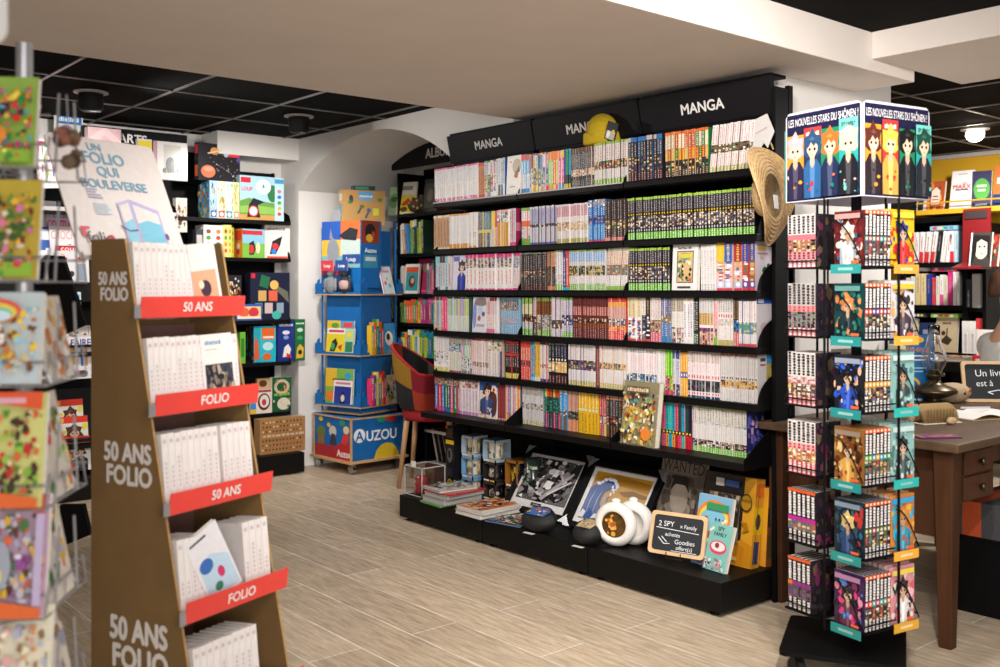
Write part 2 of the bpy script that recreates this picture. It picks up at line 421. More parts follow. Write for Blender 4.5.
def book_g(w, h, d, bands=None, cover='#ddd', shapes=None, back=None, paper='#d9d2c4', left=None, right=None, curve=True):
    """a closed book standing up: spine on local -Y, thickness along X, depth along +Y; origin at the middle of the foot of the spine"""
    g = G(); x = w/2; t = min(.0012, w*.12)
    g.box(-x, 0, 0, x, .0015, h, cover)
    g.box(-x, .0015, 0, -x+t, d, h, back or cover); g.box(x-t, .0015, 0, x, d, h, cover)
    g.box(-x+t, .0015, .002, x-t, d-.002, h-.002, paper)
    sp = shapes if shapes is not None else spine_shapes(bands or [(0, 1, cover)], w, h)
    g.sheet((-x, 0, 0), (1, 0, 0), (0, 0, 1), w, h, sp)
    if left: g.sheet((-x, d, 0), (0, -1, 0), (0, 0, 1), d, h, left)       # cover seen from the reader's left
    if right: g.sheet((x, 0, 0), (0, 1, 0), (0, 0, 1), d, h, right)
    return g
def face_g(w, h, t, shapes, edge='#ddd', paper='#d9d2c4', lean=0):
    """a book or card standing with its front cover on local -Y; leaning back by lean"""
    g = G(); g.M = Matrix.Rotation(-lean, 4, 'X') if lean else None
    b = min(.0015, t*.2)
    g.box(-w/2, 0, 0, w/2, b, h, edge); g.box(-w/2, t-b, 0, w/2, t, h, edge); g.box(-w/2, b, 0, -w/2+b, t-b, h, edge)
    g.box(-w/2+b, b, .0015, w/2-.002, t-b, h-.0015, paper)
    g.sheet((-w/2, 0, 0), (1, 0, 0), (0, 0, 1), w, h, shapes)
    return g
def boxed(w, h, d, front, col='#ccc', side=None, right=None, top=None, lean=0):
    """a carton: printed front on -Y, printed left side and right side"""
    g = G(); g.M = Matrix.Rotation(-lean, 4, 'X') if lean else None
    g.box(-w/2, 0, 0, w/2, d, h, col, top=top)
    g.sheet((-w/2, 0, 0), (1, 0, 0), (0, 0, 1), w, h, front)
    if side: g.sheet((-w/2, d, 0), (0, -1, 0), (0, 0, 1), d, h, side)
    if right: g.sheet((w/2, 0, 0), (0, 1, 0), (0, 0, 1), d, h, right)
    return g
def blobs(n, pal, u0=0, v0=0, u1=1, v1=1, s=.2):
    out = []; n = int(n*2.2); s = s*.62
    for i in range(n):
        a = rng.uniform(u0, u1); b = rng.uniform(v0, v1); r = rng.uniform(.35, 1)*s
        if rng.random() < .5: out.append(('e', a, b, r*rng.uniform(.5, 1), r*rng.uniform(.4, .9), jit(rng.choice(pal), .2), 9))
        else:
            n_ = rng.choice([3, 4, 5]); p0 = rng.uniform(0, 6)
            out.append(('p', [(a+r*math.cos(p0+2*PI*k/n_)*rng.uniform(.5, 1.2), b+r*math.sin(p0+2*PI*k/n_)*rng.uniform(.5, 1.2)) for k in range(n_)], jit(rng.choice(pal), .2)))
        o = out[-1]                                   # keep inside the wanted window
        if o[0] == 'p': out[-1] = ('p', [(min(u1, max(u0, p)), min(v1, max(v0, q))) for p, q in o[1]], o[2])
        else: out[-1] = ('e', o[1], o[2], min(o[3], o[1]-u0+.001, u1-o[1]+.001), min(o[4], o[2]-v0+.001, v1-o[2]+.001), o[5], 9)
    return out
def person_art(cu, v0, s, hair='#3a2a22', skin='#e8c3a4', cloth='#2a2d3c', asp=1.0):
    """a plain generic figure: body with sleeves, neck, face, eyes and a ragged head of hair; asp = width/height of the panel"""
    a = s/asp; dk = jit(cloth, .0); dk = tuple(v*.6 for v in dk); lt = tuple(min(1, v*1.5+.04) for v in lin(cloth))
    sk2 = tuple(v*.75 for v in lin(skin)); hr2 = tuple(min(1, v*1.6+.02) for v in lin(hair))
    def hairfan(n, r0, r1, a0, a1):
        pts = []
        for i in range(n):
            t = a0+(a1-a0)*i/(n-1); r = (r1 if i % 2 else r0)*rng.uniform(.9, 1.1)
            pts.append((cu+r*a*math.cos(t), v0+(.7+r*1.25*math.sin(t))*s))
        return pts
    w1 = rng.uniform(.19, .25)
    return [('p', hairfan(11, .14, .2, -.9, PI+.9), hair),
            ('p', [(cu-w1*a, v0), (cu-w1*a*1.02, v0+.4*s), (cu-.08*a, v0+.52*s), (cu+.08*a, v0+.52*s), (cu+w1*a*1.02, v0+.4*s), (cu+w1*a, v0)], cloth),
            ('p', [(cu-w1*a, v0), (cu-w1*a*1.02, v0+.4*s), (cu-w1*a*.75, v0+.34*s), (cu-w1*a*.6, v0)], dk), ('p', [(cu+w1*a*.62, v0), (cu+w1*a*.7, v0+.36*s), (cu+w1*a, v0+.38*s), (cu+w1*a, v0)], dk),
            ('p', [(cu-.03*a, v0), (cu-.05*a, v0+.5*s), (cu+.05*a, v0+.5*s), (cu+.03*a, v0)], lt),
            ('p', [(cu-.04*a, v0+.46*s), (cu-.04*a, v0+.6*s), (cu+.04*a, v0+.6*s), (cu+.04*a, v0+.46*s), (cu, v0+.4*s)], sk2),
            ('p', [(cu-.1*a, v0+.74*s), (cu-.095*a, v0+.64*s), (cu-.03*a, v0+.545*s), (cu+.03*a, v0+.545*s), (cu+.095*a, v0+.64*s), (cu+.1*a, v0+.74*s), (cu, v0+.82*s)], skin),
            ('e', cu-.045*a, v0+.665*s, .022*a, .022*s, '#1c1820', 8), ('e', cu+.045*a, v0+.665*s, .022*a, .022*s, '#1c1820', 8), ('r', cu-.02*a, v0+.585*s, cu+.02*a, v0+.593*s, '#8a4a44'),
            ('p', [(cu-.13*a, v0+.66*s), (cu-.1*a, v0+.8*s), (cu, v0+.88*s), (cu+.1*a, v0+.8*s), (cu+.13*a, v0+.66*s), (cu+.07*a, v0+.74*s), (cu+.03*a, v0+.7*s), (cu-.02*a, v0+.76*s), (cu-.06*a, v0+.7*s)], hair),
            ('p', [(cu-.06*a, v0+.8*s), (cu, v0+.84*s), (cu+.05*a, v0+.8*s), (cu, v0+.78*s)], hr2)]
WORD = ['first', 'second', 'third', 'fourth', 'fifth', 'sixth']
# ------------------------------------------------------------------ manga shelving: three black bays side by side
SX, BX = 3.17, 3.405               # front of the shelves, face of the back panel
YL, YR = 4.30, 2.25
BAY = [(4.30, 3.622), (3.618, 2.932), (2.928, 2.25)]
ROWZ = [1.655, 1.405, 1.19, .975, .76, .547]
def bracket_prof(z, dx, hh, quarter):
    if quarter:
        return [(BX, z), (SX+.005, z)]+[(SX+.005+(BX-SX-.005)*(1-math.cos(t)), z+hh*math.sin(t)) for t in [PI/2*i/10 for i in range(1, 11)]]
    return [(BX, z), (SX+.005, z), (SX+.012, z+.02), (SX+.055, z+.07), (BX, z+hh)]
for bi, (ya, yb) in enumerate(BAY):
    lab = ['black metal shelving bay farthest from the straw hat, its sign beside the white arch',
           'middle black metal shelving bay, its sign partly behind the yellow plush',
           'black metal shelving bay with the straw hat hanging at its end'][bi]
    t = thing('shelving_bay', lab, 'shelving', (SX, (ya+yb)/2, 0), FX, 'manga shelving bays')
    W = ya-yb; h2 = W/2
    # local frame: x right along the wall, y into the shelf (0 = shelf front)
    G().box(-h2, BX-SX, .0, h2, BX-SX+.012, 1.86).box(-h2, BX-SX-.004, 1.80, h2, BX-SX, 1.86).build('back_panel', 'black', t)
    g = G()
    for sx in ([-1, 1] if bi in (0, 2) else [1, -1]):
        g.box(sx*(h2-.001)-.018*(sx > 0), BX-SX-.028, .12, sx*(h2-.001)+.018*(sx < 0), BX-SX-.001, 1.99)
    g.build('slotted_upright', 'black', t)
    if bi == 2:
        G().box(h2+.001, .088, 0, h2+.019, .172, 1.97).build('end_panel', 'black', t, bevel=.002)
    for ri, z in enumerate(ROWZ):
        fr = -.085 if ri == 5 else -.004
        s_ = G().box(-h2+.001, fr, z-.028, h2-.001, BX-SX-.001, z).build('shelf', 'blacktop', t, bevel=.002)
        g = G()
        if ri == 5: prof = [(BX-SX-.002, z), (-.08, z), (-.08, z+.012), (.13, z+.145), (BX-SX-.002, z+.15)]
        elif bi == 2: prof = [(p-SX, q) for p, q in bracket_prof(z, 0, .13, True)]
        else: prof = [(p-SX, q) for p, q in bracket_prof(z, 0, .15, False)]
        g.prism(prof, h2-.004, h2-.001, 'x')
        if bi == 0: G().prism([(BX-SX-.002, z), (.0, z), (.03, z+.02), (.09, z+.08), (BX-SX-.002, z+.1)], -h2+.001, -h2+.004, 'x').build('shelf_bracket', 'black', s_)
        g.build('shelf_bracket', 'black', s_)
        if ri < 5: G().box(-h2+.002, -.0055, z-.006, h2-.002, -.0035, z-.001).build('price_rail', 'whitegrey' if ri == 0 and bi < 2 else 'black', s_)
    # sloping header sign
    g = G(); g.prism([(.085, 2.015), (.115, 1.872), (.135, 1.872), (.105, 2.015)], -h2+.002, h2-.002, 'x')
    s_ = g.build('header_sign', 'sign', t, bevel=.002)
    d = Vector((0, -.03, .143)).normalized()
    G().sheet((-h2, .115, 1.872), (1, 0, 0), d, W, .146, [('t', 'MANGA', [.5, .5, .5][bi], .5, .3, '#ddd', .03, .50)], lay0=4, eps=.0003).build('sign_lettering', 'letter', s_)
    G().box(-h2+.01, .1, 2.015, h2-.01, .2, 2.028).box(-h2+.02, .12, 1.86, h2-.02, .22, 1.873).build('sign_rail', 'black', t)
    if bi < 2: G().box(-h2+.02, .2, 1.8, h2-.02, .215, 1.862).build('light_strip', 'whitegrey', t)
    # plinth drawn forward of the shelves
    G().box(-h2+.001, -.22, .018, h2-.001, .2, .128).build('plinth', 'blacktop', t, bevel=.003)
    for sx in (-1, 1): G().lathe([(.018, 0), (.018, .006), (.007, .007), (.007, .02)], 12, (sx*(h2-.05), -.19, 0)).build('plinth_foot', 'rubber', t)

# ---- the volumes, run by run: (row, pixel span along the shelf, count, height, bands, words for the label)
W_, WG = '#e9e4e2', '#d8d3d0'
GR, DK = '#6fae3c', '#141214'
BRIGHT = ['#c8202c', '#d94a8c', '#1f6fc0', '#1f8a4c', '#e08a2a', '#e8d34a', '#222', '#e5e0dc', '#2aa0b8', '#7a3a8a']
SOFT = ['#e9e4e2', '#d9b8c4', '#b8c8dc', '#dcd2a8', '#c0a890', '#8a8f9c', '#c8d8b8']
MIX = [(0, .14, SOFT+BRIGHT), (.14, .62, SOFT+BRIGHT, 'p', SOFT+BRIGHT), (.62, .95, SOFT+['#222', '#c8202c', '#1f6fc0'], 't', '#3a3538'), (.95, 1, BRIGHT)]
MIXB = [(0, .12, BRIGHT), (.12, .7, BRIGHT, 't', '#f2efe8'), (.7, 1, BRIGHT, 'p', PHOTO)]
GREENV = [(0, .17, GR, 't', '#e8f0dc'), (.17, .27, DK, 'n', '#b8b2b8'), (.27, .56, '#5a4436', 'p', PHOTO+['#d98a5a', '#e0b090']), (.56, .64, DK, 'n', '#c9a81c'), (.64, .94, '#3a353a', 't', '#b4acb0'), (.94, 1, '#9cc04a')]
RUNS = [
 (1, 435, 478, 18, .180, [(0, .11, '#d9558f', 'p', ['#d9558f', '#e884b0', '#f0dce4']), (.11, .5, W_, 't', '#c4bcc0'), (.5, .95, W_, 't', ['#b8c4d8', '#d8a8a8', '#c8c8a8'][0]), (.95, 1, '#d9558f')], 'white spine with magenta foot'),
 (1, 478, 485, 3, .178, [(0, .1, '#b8402c'), (.1, .9, '#c47a48', 't', '#7a2a18'), (.9, 1, '#c8382c')], 'rust-orange spine'),
 (1, 485, 496, 4, .182, MIX, 'patchwork-coloured spine next to rust-orange ones'),
 (1, 496, 505, 4, .186, [(0, .3, ['#3a4a3c', '#dcd8d0', '#2a5a9a']), (.3, 1, ['#d8dce0', '#2858a8', '#c8ccd0'], 't', '#444')], 'pale blue-grey spine beside the white cover'),
 (1, 521, 529, 3, .185, [(0, .12, '#2a78b8'), (.12, .5, W_, 't', '#2a78b8'), (.5, .85, '#7ab4dc', 't', '#fff'), (.85, 1, '#d84a2c')], 'white and sky-blue spine with orange head'),
 (1, 529, 548, 8, .182, MIX, 'mixed pastel spine in the middle bay'),
 (1, 548, 564, 6, .180, [(0, .14, BRIGHT), (.14, .8, ['#c9b41c', '#20a0a0', '#d4187c', '#e8622c', '#e4e0dc', '#8ab83c'], 't', '#fff'), (.8, 1, ['#e0c020', '#d4187c', '#e87a2c'])], 'vivid solid-coloured spine before black ones'),
 (1, 564, 571, 3, .180, [(0, .12, '#c9b41c'), (.12, .35, '#16202a'), (.35, 1, ['#18b0c8', '#2a9a58', '#2038a0'], 't', '#0a2030')], 'cyan and green spine'),
 (1, 571, 594, 10, .178, [(0, .2, DK, 't', '#aaa'), (.2, .28, DK), (.28, .46, '#c8b4a4', 'p', PHOTO), (.46, .9, '#2a2628', 't', '#c4c0c0'), (.9, 1, '#5a2a22')], 'black spine with grey lettering'),
 (1, 594, 627, 11, .186, [(0, .13, '#86a840', 't', '#f0f0e0'), (.13, .36, WG, 't', '#a89ca0'), (.36, .56, '#3a2c28', 'p', PHOTO), (.56, .94, '#d8cdc8', 't', '#8a3a54'), (.94, 1, '#8aa848')], 'plum-lettered white spine with green foot'),
 (1, 628, 663, 11, .186, [(0, .2, '#2a1c20', 't', '#d89a94'), (.2, .54, '#241c1c', 'p', PHOTO), (.54, .9, ['#1c1a20', '#1c1a20', '#28486c'], 't', '#b8b0b4'), (.9, 1, ['#b8a8a4', '#2a6ab0'])], 'black spine with rose foot lettering'),
 (1, 665, 709, 13, .184, [(0, .15, ['#4a3a2c', '#26202a', '#5a2a20'], 't', '#c8b49c'), (.15, .36, '#3a2430', 'p', PHOTO), (.36, .62, ['#c87a28', '#b8402a', '#1f6a3c', '#1c1a2c', '#c0a068'], 't', '#e8c83a'), (.62, .94, ['#c0a890', '#b04028', '#1f7a44', '#241a2c', '#e0c8a0'], 't', '#f0e4d8'), (.94, 1, '#d8642c')], 'orange-headed spine in changing colours'),
 (1, 709, 752, 12, .186, [(0, .12, '#a8a06c', 't', '#e8e4d8'), (.12, .4, '#dcd4d0', 't', '#c87a80'), (.4, .58, '#6a5640', 'p', PHOTO), (.58, 1, '#dcd6d4', 't', '#c07078')], 'leaning white spine with rose lettering', .1),
 (2, 434, 449, 5, .180, [(0, .05, '#e4d8c8'), (.05, .93, '#c09a78', 't', '#6a3a22'), (.93, 1, '#e4d4c0')], 'tan spine with brown lettering'),
 (2, 449, 470, 11, .180, [(0, .14, '#dfa04a', 't', '#c47a1c'), (.14, .95, '#e8e4e2', 't', '#cdd2da'), (.95, 1, '#dfa04a')], 'white spine with orange foot'),
 (2, 470, 477, 3, .181, [(0, .06, '#dfa04a'), (.06, .3, W_, 't', '#dca838'), (.3, .45, W_, 't', '#222'), (.45, 1, W_, 't', '#c8c4c4')], 'white spine with small black lettering'),
 (2, 478, 492, 8, .178, [(0, .4, ['#2a4a3c', '#443a6a', '#c8c4c0', '#6a2a4a', '#28304a'], 't', '#d8d4d0'), (.4, .5, '#d8c87a'), (.5, 1, ['#1f5a5a', '#3a3a7a', '#b84a70', '#202428', '#4a8ab0'], 't', '#e8e4e0')], 'dark jewel-toned spine'),
 (2, 492, 497, 2, .179, [(0, .55, ['#c8dce8', '#dca8c0'], 't', '#e84a8a'), (.55, 1, ['#e8d44a', '#d8408a'])], 'baby-blue and yellow spine'),
 (2, 497, 509, 6, .180, [(0, .66, '#dca63a', 't', '#a8701c'), (.66, .93, '#e8e2dc', 'p', ['#1a1a1a', '#e8e2dc', '#333']), (.93, 1, '#e0a8a0')], 'golden yellow spine with black and white head'),
 (2, 509, 516, 3, .182, [(0, .1, '#d84a7a'), (.1, 1, ['#dcd8d4', '#d8a8b8', '#a8c4a0'], 't', '#6a4a5a')], 'white and rose spine by the magenta cover'),
 (2, 521, 530, 3, .180, [(0, .17, '#5aa83c'), (.17, .5, '#d8d0cc', 'p', SOFT), (.5, .65, '#e0602c'), (.65, .92, W_, 't', '#c8506c'), (.92, 1, '#6ab04a')], 'white spine with orange and green patches'),
 (2, 530, 557, 12, .180, [(0, .06, '#5a5a9a'), (.06, .46, '#cfcad2', 't', '#b4aebc'), (.46, .54, '#4a4458', 'p', PHOTO), (.54, .95, '#b9b4cc', 't', '#55529a'), (.95, 1, '#d4d0d4')], 'lilac-grey spine'),
 (2, 557, 588, 14, .178, [(0, .12, '#a49a50'), (.12, .32, WG, 't', '#a8a4a4'), (.32, .54, '#b8a888', 'p', PHOTO+['#d8b83a', '#d87a3a']), (.54, .68, '#e0d8d6', 't', '#b8a4a8'), (.68, .96, '#c9a0a8', 't', '#a82c48'), (.96, 1, WG)], 'crimson-lettered white spine with olive foot'),
 (2, 588, 605, 7, .186, [(0, .05, '#c83a6a'), (.05, .42, '#4a90c4', 't', '#c8dcec'), (.42, .62, '#2c5a9c', 'p', ['#d88a6a', '#2c4a9c', '#1c2c6c']), (.62, .84, '#3a7ab8', 't', '#cfe0f0'), (.84, 1, '#a8b8c8', 'p', ['#d8a080', '#3a6ab0', '#eee'])], 'bright blue spine'),
 (2, 605, 626, 7, .180, [(0, .09, '#d88a84'), (.09, .3, '#1c1718', 't', '#c8bcb8'), (.3, .5, '#4a3428', 'p', PHOTO+['#d89a3a', '#e8c88a']), (.5, 1, '#201a1c', 't', '#a89ca0')], 'black spine with rose foot'),
 (2, 628, 755, 46, .178, GREENV, 'thin black spine with lime head and foot'),
 (3, 435, 451, 6, .178, [(0, .1, ['#3a9a9a', '#c8a0c0', '#d8d4d0']), (.1, .8, ['#b8d4dc', '#c8b8d8', '#e4dedc', '#d8c8cc'], 't', '#6a6478'), (.8, 1, ['#8ac4c8', '#d8d4d0', '#4a3a44'])], 'pale aqua and white spine'),
 (3, 466, 512, 12, .180, [(0, .04, '#e0357f'), (.04, .14, W_), (.14, .58, '#ece8e6', 't', ['#d8402c', '#2c58a8', '#e08a2a', '#2a9a5a', '#c83a7a'][0]), (.58, .62, W_), (.62, .9, '#d8cec8', 'p', PHOTO+['#3a4a9a', '#c83a3a', '#4a9a5a']), (.9, 1, '#e0357f')], 'wide white spine with hot pink head'),
 (3, 512, 518, 3, .180, [(0, .05, '#e0357f'), (.05, .6, W_, 't', '#c83a6a'), (.6, .92, '#5a6ab0', 'p', SOFT), (.92, 1, '#e0357f')], 'slanting white spine with hot pink head', .12),
 (3, 521, 547, 11, .178, [(0, .12, '#241c1c', 't', '#d88a80'), (.12, .34, '#1a1718', 't', '#a8a4a4'), (.34, .52, '#4a4038', 'p', PHOTO), (.52, .96, '#1c181a', 't', '#bcb4b4'), (.96, 1, '#8a8480')], 'black spine with grey lettering, right of the pink row'),
 (3, 547, 556, 4, .180, [(0, .1, '#c87a6a'), (.1, .6, ['#a8541c', '#2a2426', '#b8946a'], 'p', PHOTO), (.6, 1, ['#d8602c', '#3a3432', '#a88a64'], 't', '#d8ccc0')], 'brown and orange spine'),
 (3, 556, 562, 3, .184, [(0, .15, '#7ab04a'), (.15, .4, '#c8b8c0', 'p', SOFT), (.4, .95, '#dcd8d8', 't', '#6a6a74'), (.95, 1, '#8ab04a')], 'white spine with grey lettering'),
 (3, 562, 569, 2, .182, [(0, .07, '#20b4cc'), (.07, .9, ['#2c3484', '#cc4a2c'], 't', '#e4dcd8'), (.9, 1, ['#3a3a7a', '#c8402c'])], 'navy and orange-red spine'),
 (3, 569, 605, 15, .182, [(0, .16, '#7aa84a', 't', '#e4ecd8'), (.16, .36, '#d8d2d2', 't', '#a898a0'), (.36, .6, '#241f1c', 'p', PHOTO+['#5a7a5a', '#d8b848']), (.6, .7, '#d4ccca', 't', '#8a8484'), (.7, .95, '#a8c0dc', 't', '#2868b0'), (.95, 1, '#86a850')], 'blue-lettered spine with green foot'),
 (3, 605, 626, 7, .184, [(0, .1, '#8ab04a'), (.1, .35, '#dcd6d2', 't', '#a8a0a0'), (.35, .6, '#8a8484', 'p', PHOTO), (.6, .92, '#d8ccb8', 't', '#c83a2c'), (.92, 1, '#a8a890')], 'leaning white spine with red and yellow lettering', .1),
 (3, 628, 670, 17, .178, GREENV, 'thin black spine with lime foot, before the framed cover'),
 (3, 700, 716, 5, .184, [(0, .14, '#d4cecc', 't', '#8a8688'), (.14, .96, '#dcd6d4', 't', '#a8a2a4'), (.96, 1, '#b8b2b0')], 'plain white spine beside the framed cover'),
 (3, 716, 742, 3, .186, [(0, .05, '#c83a4a'), (.05, .2, '#b8b8d0', 'n', '#e8e8f0'), (.2, .6, '#d8b0a0', 'p', ['#b82c34', '#e8e4ec', '#3a58b0', '#d8a03a']), (.6, 1, ['#a02c34', '#3058a8', '#e0b020'], 't', '#e0c05a')], 'wide spine, one each in red, blue and yellow'),
 (3, 742, 755, 2, .187, [(0, .05, '#c83a4a'), (.05, .2, '#6a4a8a', 'n', '#e8e8f0'), (.2, .6, '#b8503a', 'p', ['#b82c34', '#e8e4ec', '#3a8a4a', '#d8a03a']), (.6, 1, '#2c4ca0', 't', '#d8a04a')], 'wide royal-blue spine beside the quarter-round bracket'),
 (4, 434, 442, 4, .178, [(0, .1, '#c89a6a'), (.1, .9, ['#c8a894', '#a8c0d8', '#d8c0a8'], 't', '#8a5a4a'), (.9, 1, '#8a3a34')], 'peach and powder-blue spine'),
 (4, 442, 447, 2, .178, [(0, 1, ['#a8d0b0', '#e8407a'], 't', '#f4f0ec')], 'mint and hot pink spine'),
 (4, 447, 469, 10, .178, [(0, .45, ['#d8d8d0', '#e0dcd4'], 't', '#b8b4b0'), (.45, .95, ['#c8d890', '#e4dc8a', '#c0a4d4', '#a8d8d8'], 't', '#8a8a84'), (.95, 1, '#444')], 'pastel yellow, mauve and aqua spine'),
 (4, 486, 497, 5, .178, [(0, .12, ['#d86a9a', '#dcd6d4']), (.12, .5, W_, 't', '#c85a6a'), (.5, .9, ['#e4a8a4', '#dcd6d8'], 't', '#c8484c'), (.9, 1, ['#7a2430', '#d8ccc8'])], 'white and salmon spine'),
 (4, 500, 519, 9, .178, [(0, .3, '#7aa0c0', 't', '#dce8f0'), (.3, .42, '#9ab0c4', 'p', ['#e0a848', '#e87aa0', '#7aa8d0']), (.42, .65, '#84a8c4', 't', '#c8d8e4'), (.65, .88, '#a8a098', 'p', PHOTO), (.88, 1, '#5a6a74')], 'steel-blue spine'),
 (4, 523, 533, 5, .178, [(0, .16, GR, 't', '#e8f0dc'), (.16, .36, WG, 't', '#888'), (.36, .56, '#2a2426', 'p', PHOTO), (.56, .84, '#d8d4b8', 't', '#d8b83a'), (.84, 1, '#8ab050')], 'white and yellow spine with green foot'),
 (4, 533, 537, 2, .180, [(0, .35, '#1c1a1c', 't', '#ddd'), (.35, .5, '#8a4a34', 'p', PHOTO), (.5, 1, '#d4c8cc', 't', '#a8546a')], 'black-footed white spine'),
 (4, 537, 552, 7, .180, [(0, .16, '#7ab048', 't', '#e8f0e0'), (.16, .55, '#b8b0ac', 'p', SOFT+['#8a7a9a', '#444']), (.55, .9, '#5a3420', 't', '#d07a3a'), (.9, 1, '#7a9a48')], 'orange-brown spine with green foot'),
 (4, 552, 562, 5, .182, [(0, .2, '#d4ccd4', 't', '#a898a8'), (.2, .42, '#5a4a50', 'p', PHOTO), (.42, 1, '#dcd2da', 't', '#b89ab0')], 'pale mauve-white spine'),
 (4, 562, 573, 5, .182, [(0, .14, '#7ab848', 't', '#e8f4dc'), (.14, .3, '#d0c8d0', 't', '#9a8aa0'), (.3, .56, '#4a4a7a', 'p', ['#2c58a8', '#e0b08a', '#1c1c3c', '#e8e0dc']), (.56, .92, '#d4ccd4', 't', '#9a88a8'), (.92, 1, '#8ab858')], 'mauve-white spine with green foot'),
 (4, 573, 609, 15, .182, [(0, .26, '#5a2c2c', 't', '#c49088'), (.26, .38, '#6a3828', 't', '#b87a4a'), (.38, .5, '#4a2020', 'p', PHOTO+['#e8e0dc']), (.5, .56, '#5a2424'), (.56, .78, '#a86058', 't', '#e4b4ac'), (.78, 1, '#5a2426', 't', '#7a4440')], 'brick-brown spine'),
 (4, 609, 626, 6, .182, [(0, .2, '#cc3a34', 't', '#e8c8c0'), (.2, .34, '#d8503a', 'p', ['#e8b83a', '#cc3a34']), (.34, .5, '#5a5a5a', 'p', PHOTO), (.5, .78, '#c8a49c', 't', '#c43a34'), (.78, .9, '#e0a84a', 't', '#cc3a2c'), (.9, 1, '#c83a34')], 'scarlet spine with orange band'),
 (4, 627, 641, 3, .184, [(0, .05, '#c84a4a'), (.05, .55, '#e0d8d4', 'p', ['#e8e4e4', '#c83a30', '#3a58b0', '#e0a04a', '#2c2c3c']), (.55, 1, '#d4c4a0', 't', '#a8842c')], 'wide white spine with red and blue figures'),
 (4, 641, 650, 2, .184, [(0, .05, '#c84a4a'), (.05, .6, '#3a3438', 'p', ['#e8e4e4', '#2a2430', '#3a3a6a', '#8a8488']), (.6, 1, ['#3a2c24', '#d8d0cc'], 't', '#a8946a')], 'wide white and charcoal spine'),
 (4, 650, 661, 4, .184, [(0, .22, '#c8546a', 't', '#e8dcdc'), (.22, .5, '#9a8a80', 'p', PHOTO), (.5, 1, '#d8d0cc', 't', '#b06a60')], 'white spine with raspberry foot'),
 (4, 661, 671, 4, .184, [(0, .12, ['#c8a82c', '#2c7ab8']), (.12, .45, '#3a6ab0', 't', '#c8d8ec'), (.45, .6, '#8a7a58', 'p', PHOTO), (.6, 1, ['#4a548c', '#d0ccd4'], 't', '#c8c4d4')], 'cobalt spine with yellow foot'),
 (4, 671, 684, 5, .184, [(0, .35, '#c8beb4', 'p', PHOTO+SOFT), (.35, .7, '#d8d2cc', 't', '#a89e94'), (.7, 1, '#b0a494', 't', '#6a5e54')], 'grey-beige spine'),
 (4, 684, 693, 3, .184, [(0, .1, '#d4cecc'), (.1, .95, '#dcd6d6', 't', '#4a4a84'), (.95, 1, '#c8a880')], 'white spine with indigo lettering'),
 (4, 693, 699, 2, .184, [(0, .25, '#20442c', 't', '#d8e0d4'), (.25, 1, '#181618', 't', '#c8c8c0')], 'black and bottle-green spine'),
 (4, 699, 713, 5, .184, [(0, .28, '#c07a5a', 'p', ['#d88a5a', '#3a6ab0', '#e8c8a0', '#2c2c3c']), (.28, .36, '#2c2c60', 't', '#c83a4a'), (.36, .42, '#d8d0d0'), (.42, .68, '#c49a4a', 't', '#3a4a8a'), (.68, 1, '#c4c0bc', 't', '#8a888c')], 'silver spine with gold middle'),
 (4, 713, 718, 2, .185, [(0, .16, GR), (.16, .36, '#d8c8b8', 'p', PHOTO), (.36, .95, '#d8b0b0', 't', '#c83a4a'), (.95, 1, GR)], 'rose-lettered spine with green head'),
 (4, 718, 733, 6, .184, [(0, .12, '#a89c60'), (.12, .42, '#d8d2d0', 't', '#a8a4a4'), (.42, .56, '#c8b8a8', 'p', SOFT+['#222']), (.56, .7, '#d8d0d0', 'n', '#b83a4a'), (.7, 1, '#c8c4c4', 't', '#4a4648')], 'white spine with black head lettering'),
 (4, 733, 739, 2, .184, [(0, .3, '#b8545a', 't', '#e8dcd8'), (.3, .55, '#2c6ab0', 'p', PHOTO), (.55, 1, '#2c241c', 't', '#b89a6a')], 'dark spine with blue middle'),
 (4, 739, 757, 5, .186, [(0, .06, '#c0404c'), (.06, .26, '#dcd4d2', 't', '#a89ca0'), (.26, .5, '#5a8aa8', 'p', ['#3a8ac0', '#e0c05a', '#4a9a4a', '#d8a07a']), (.5, .94, '#e0d8d8', 't', '#c88a94'), (.94, 1, '#5a5054')], 'rose and white spine beside the bracket'),
 (5, 434, 449, 6, .180, [(0, .12, '#d4c83a', 't', '#e8e4d8'), (.12, .2, W_), (.2, .6, '#dcd6d6', 'p', ['#dcd6d6', '#d0c8c8', '#5a5458', '#e4dede']), (.6, 1, '#e0dada', 't', '#b0a8ac')], 'white spine with yellow foot'),
 (5, 449, 461, 5, .178, [(0, .05, '#a83a2c'), (.05, .6, '#dcd6cc', 't', '#b8a058'), (.6, .85, '#a8b8c4', 'p', ['#222', '#4a8ac0', '#e8e4e0', '#b88a4a']), (.85, 1, '#b8a898', 't', '#5a4a40')], 'cream spine with blue and black head'),
 (5, 461, 472, 5, .178, [(0, .08, '#8a8484'), (.08, .5, '#d8d4d6', 'p', ['#d8d4d6', '#3a363a', '#c8c4c8']), (.5, .82, ['#d89ab8', '#9ab8d8', '#b8d8c0', '#e0a88a'], 't', '#f4f0f0'), (.82, 1, '#b0a8a4', 't', '#5a5250')], 'white spine with candy-coloured middle'),
 (5, 472, 489, 8, .182, [(0, .22, '#dcd4d2', 't', '#c87a7a'), (.22, .36, '#c8a8a0', 'p', PHOTO), (.36, .95, '#e0d8d6', 't', '#c86a64'), (.95, 1, '#c83a34')], 'white spine with a small red head'),
 (5, 489, 502, 5, .182, [(0, .7, ['#dcd6d8', '#dcd6d8', '#3a4484'], 't', '#b08a94'), (.7, .95, '#d0c0a8', 'p', SOFT+['#222', '#c8a03a']), (.95, 1, '#8a8484')], 'white spine with blue and yellow head'),
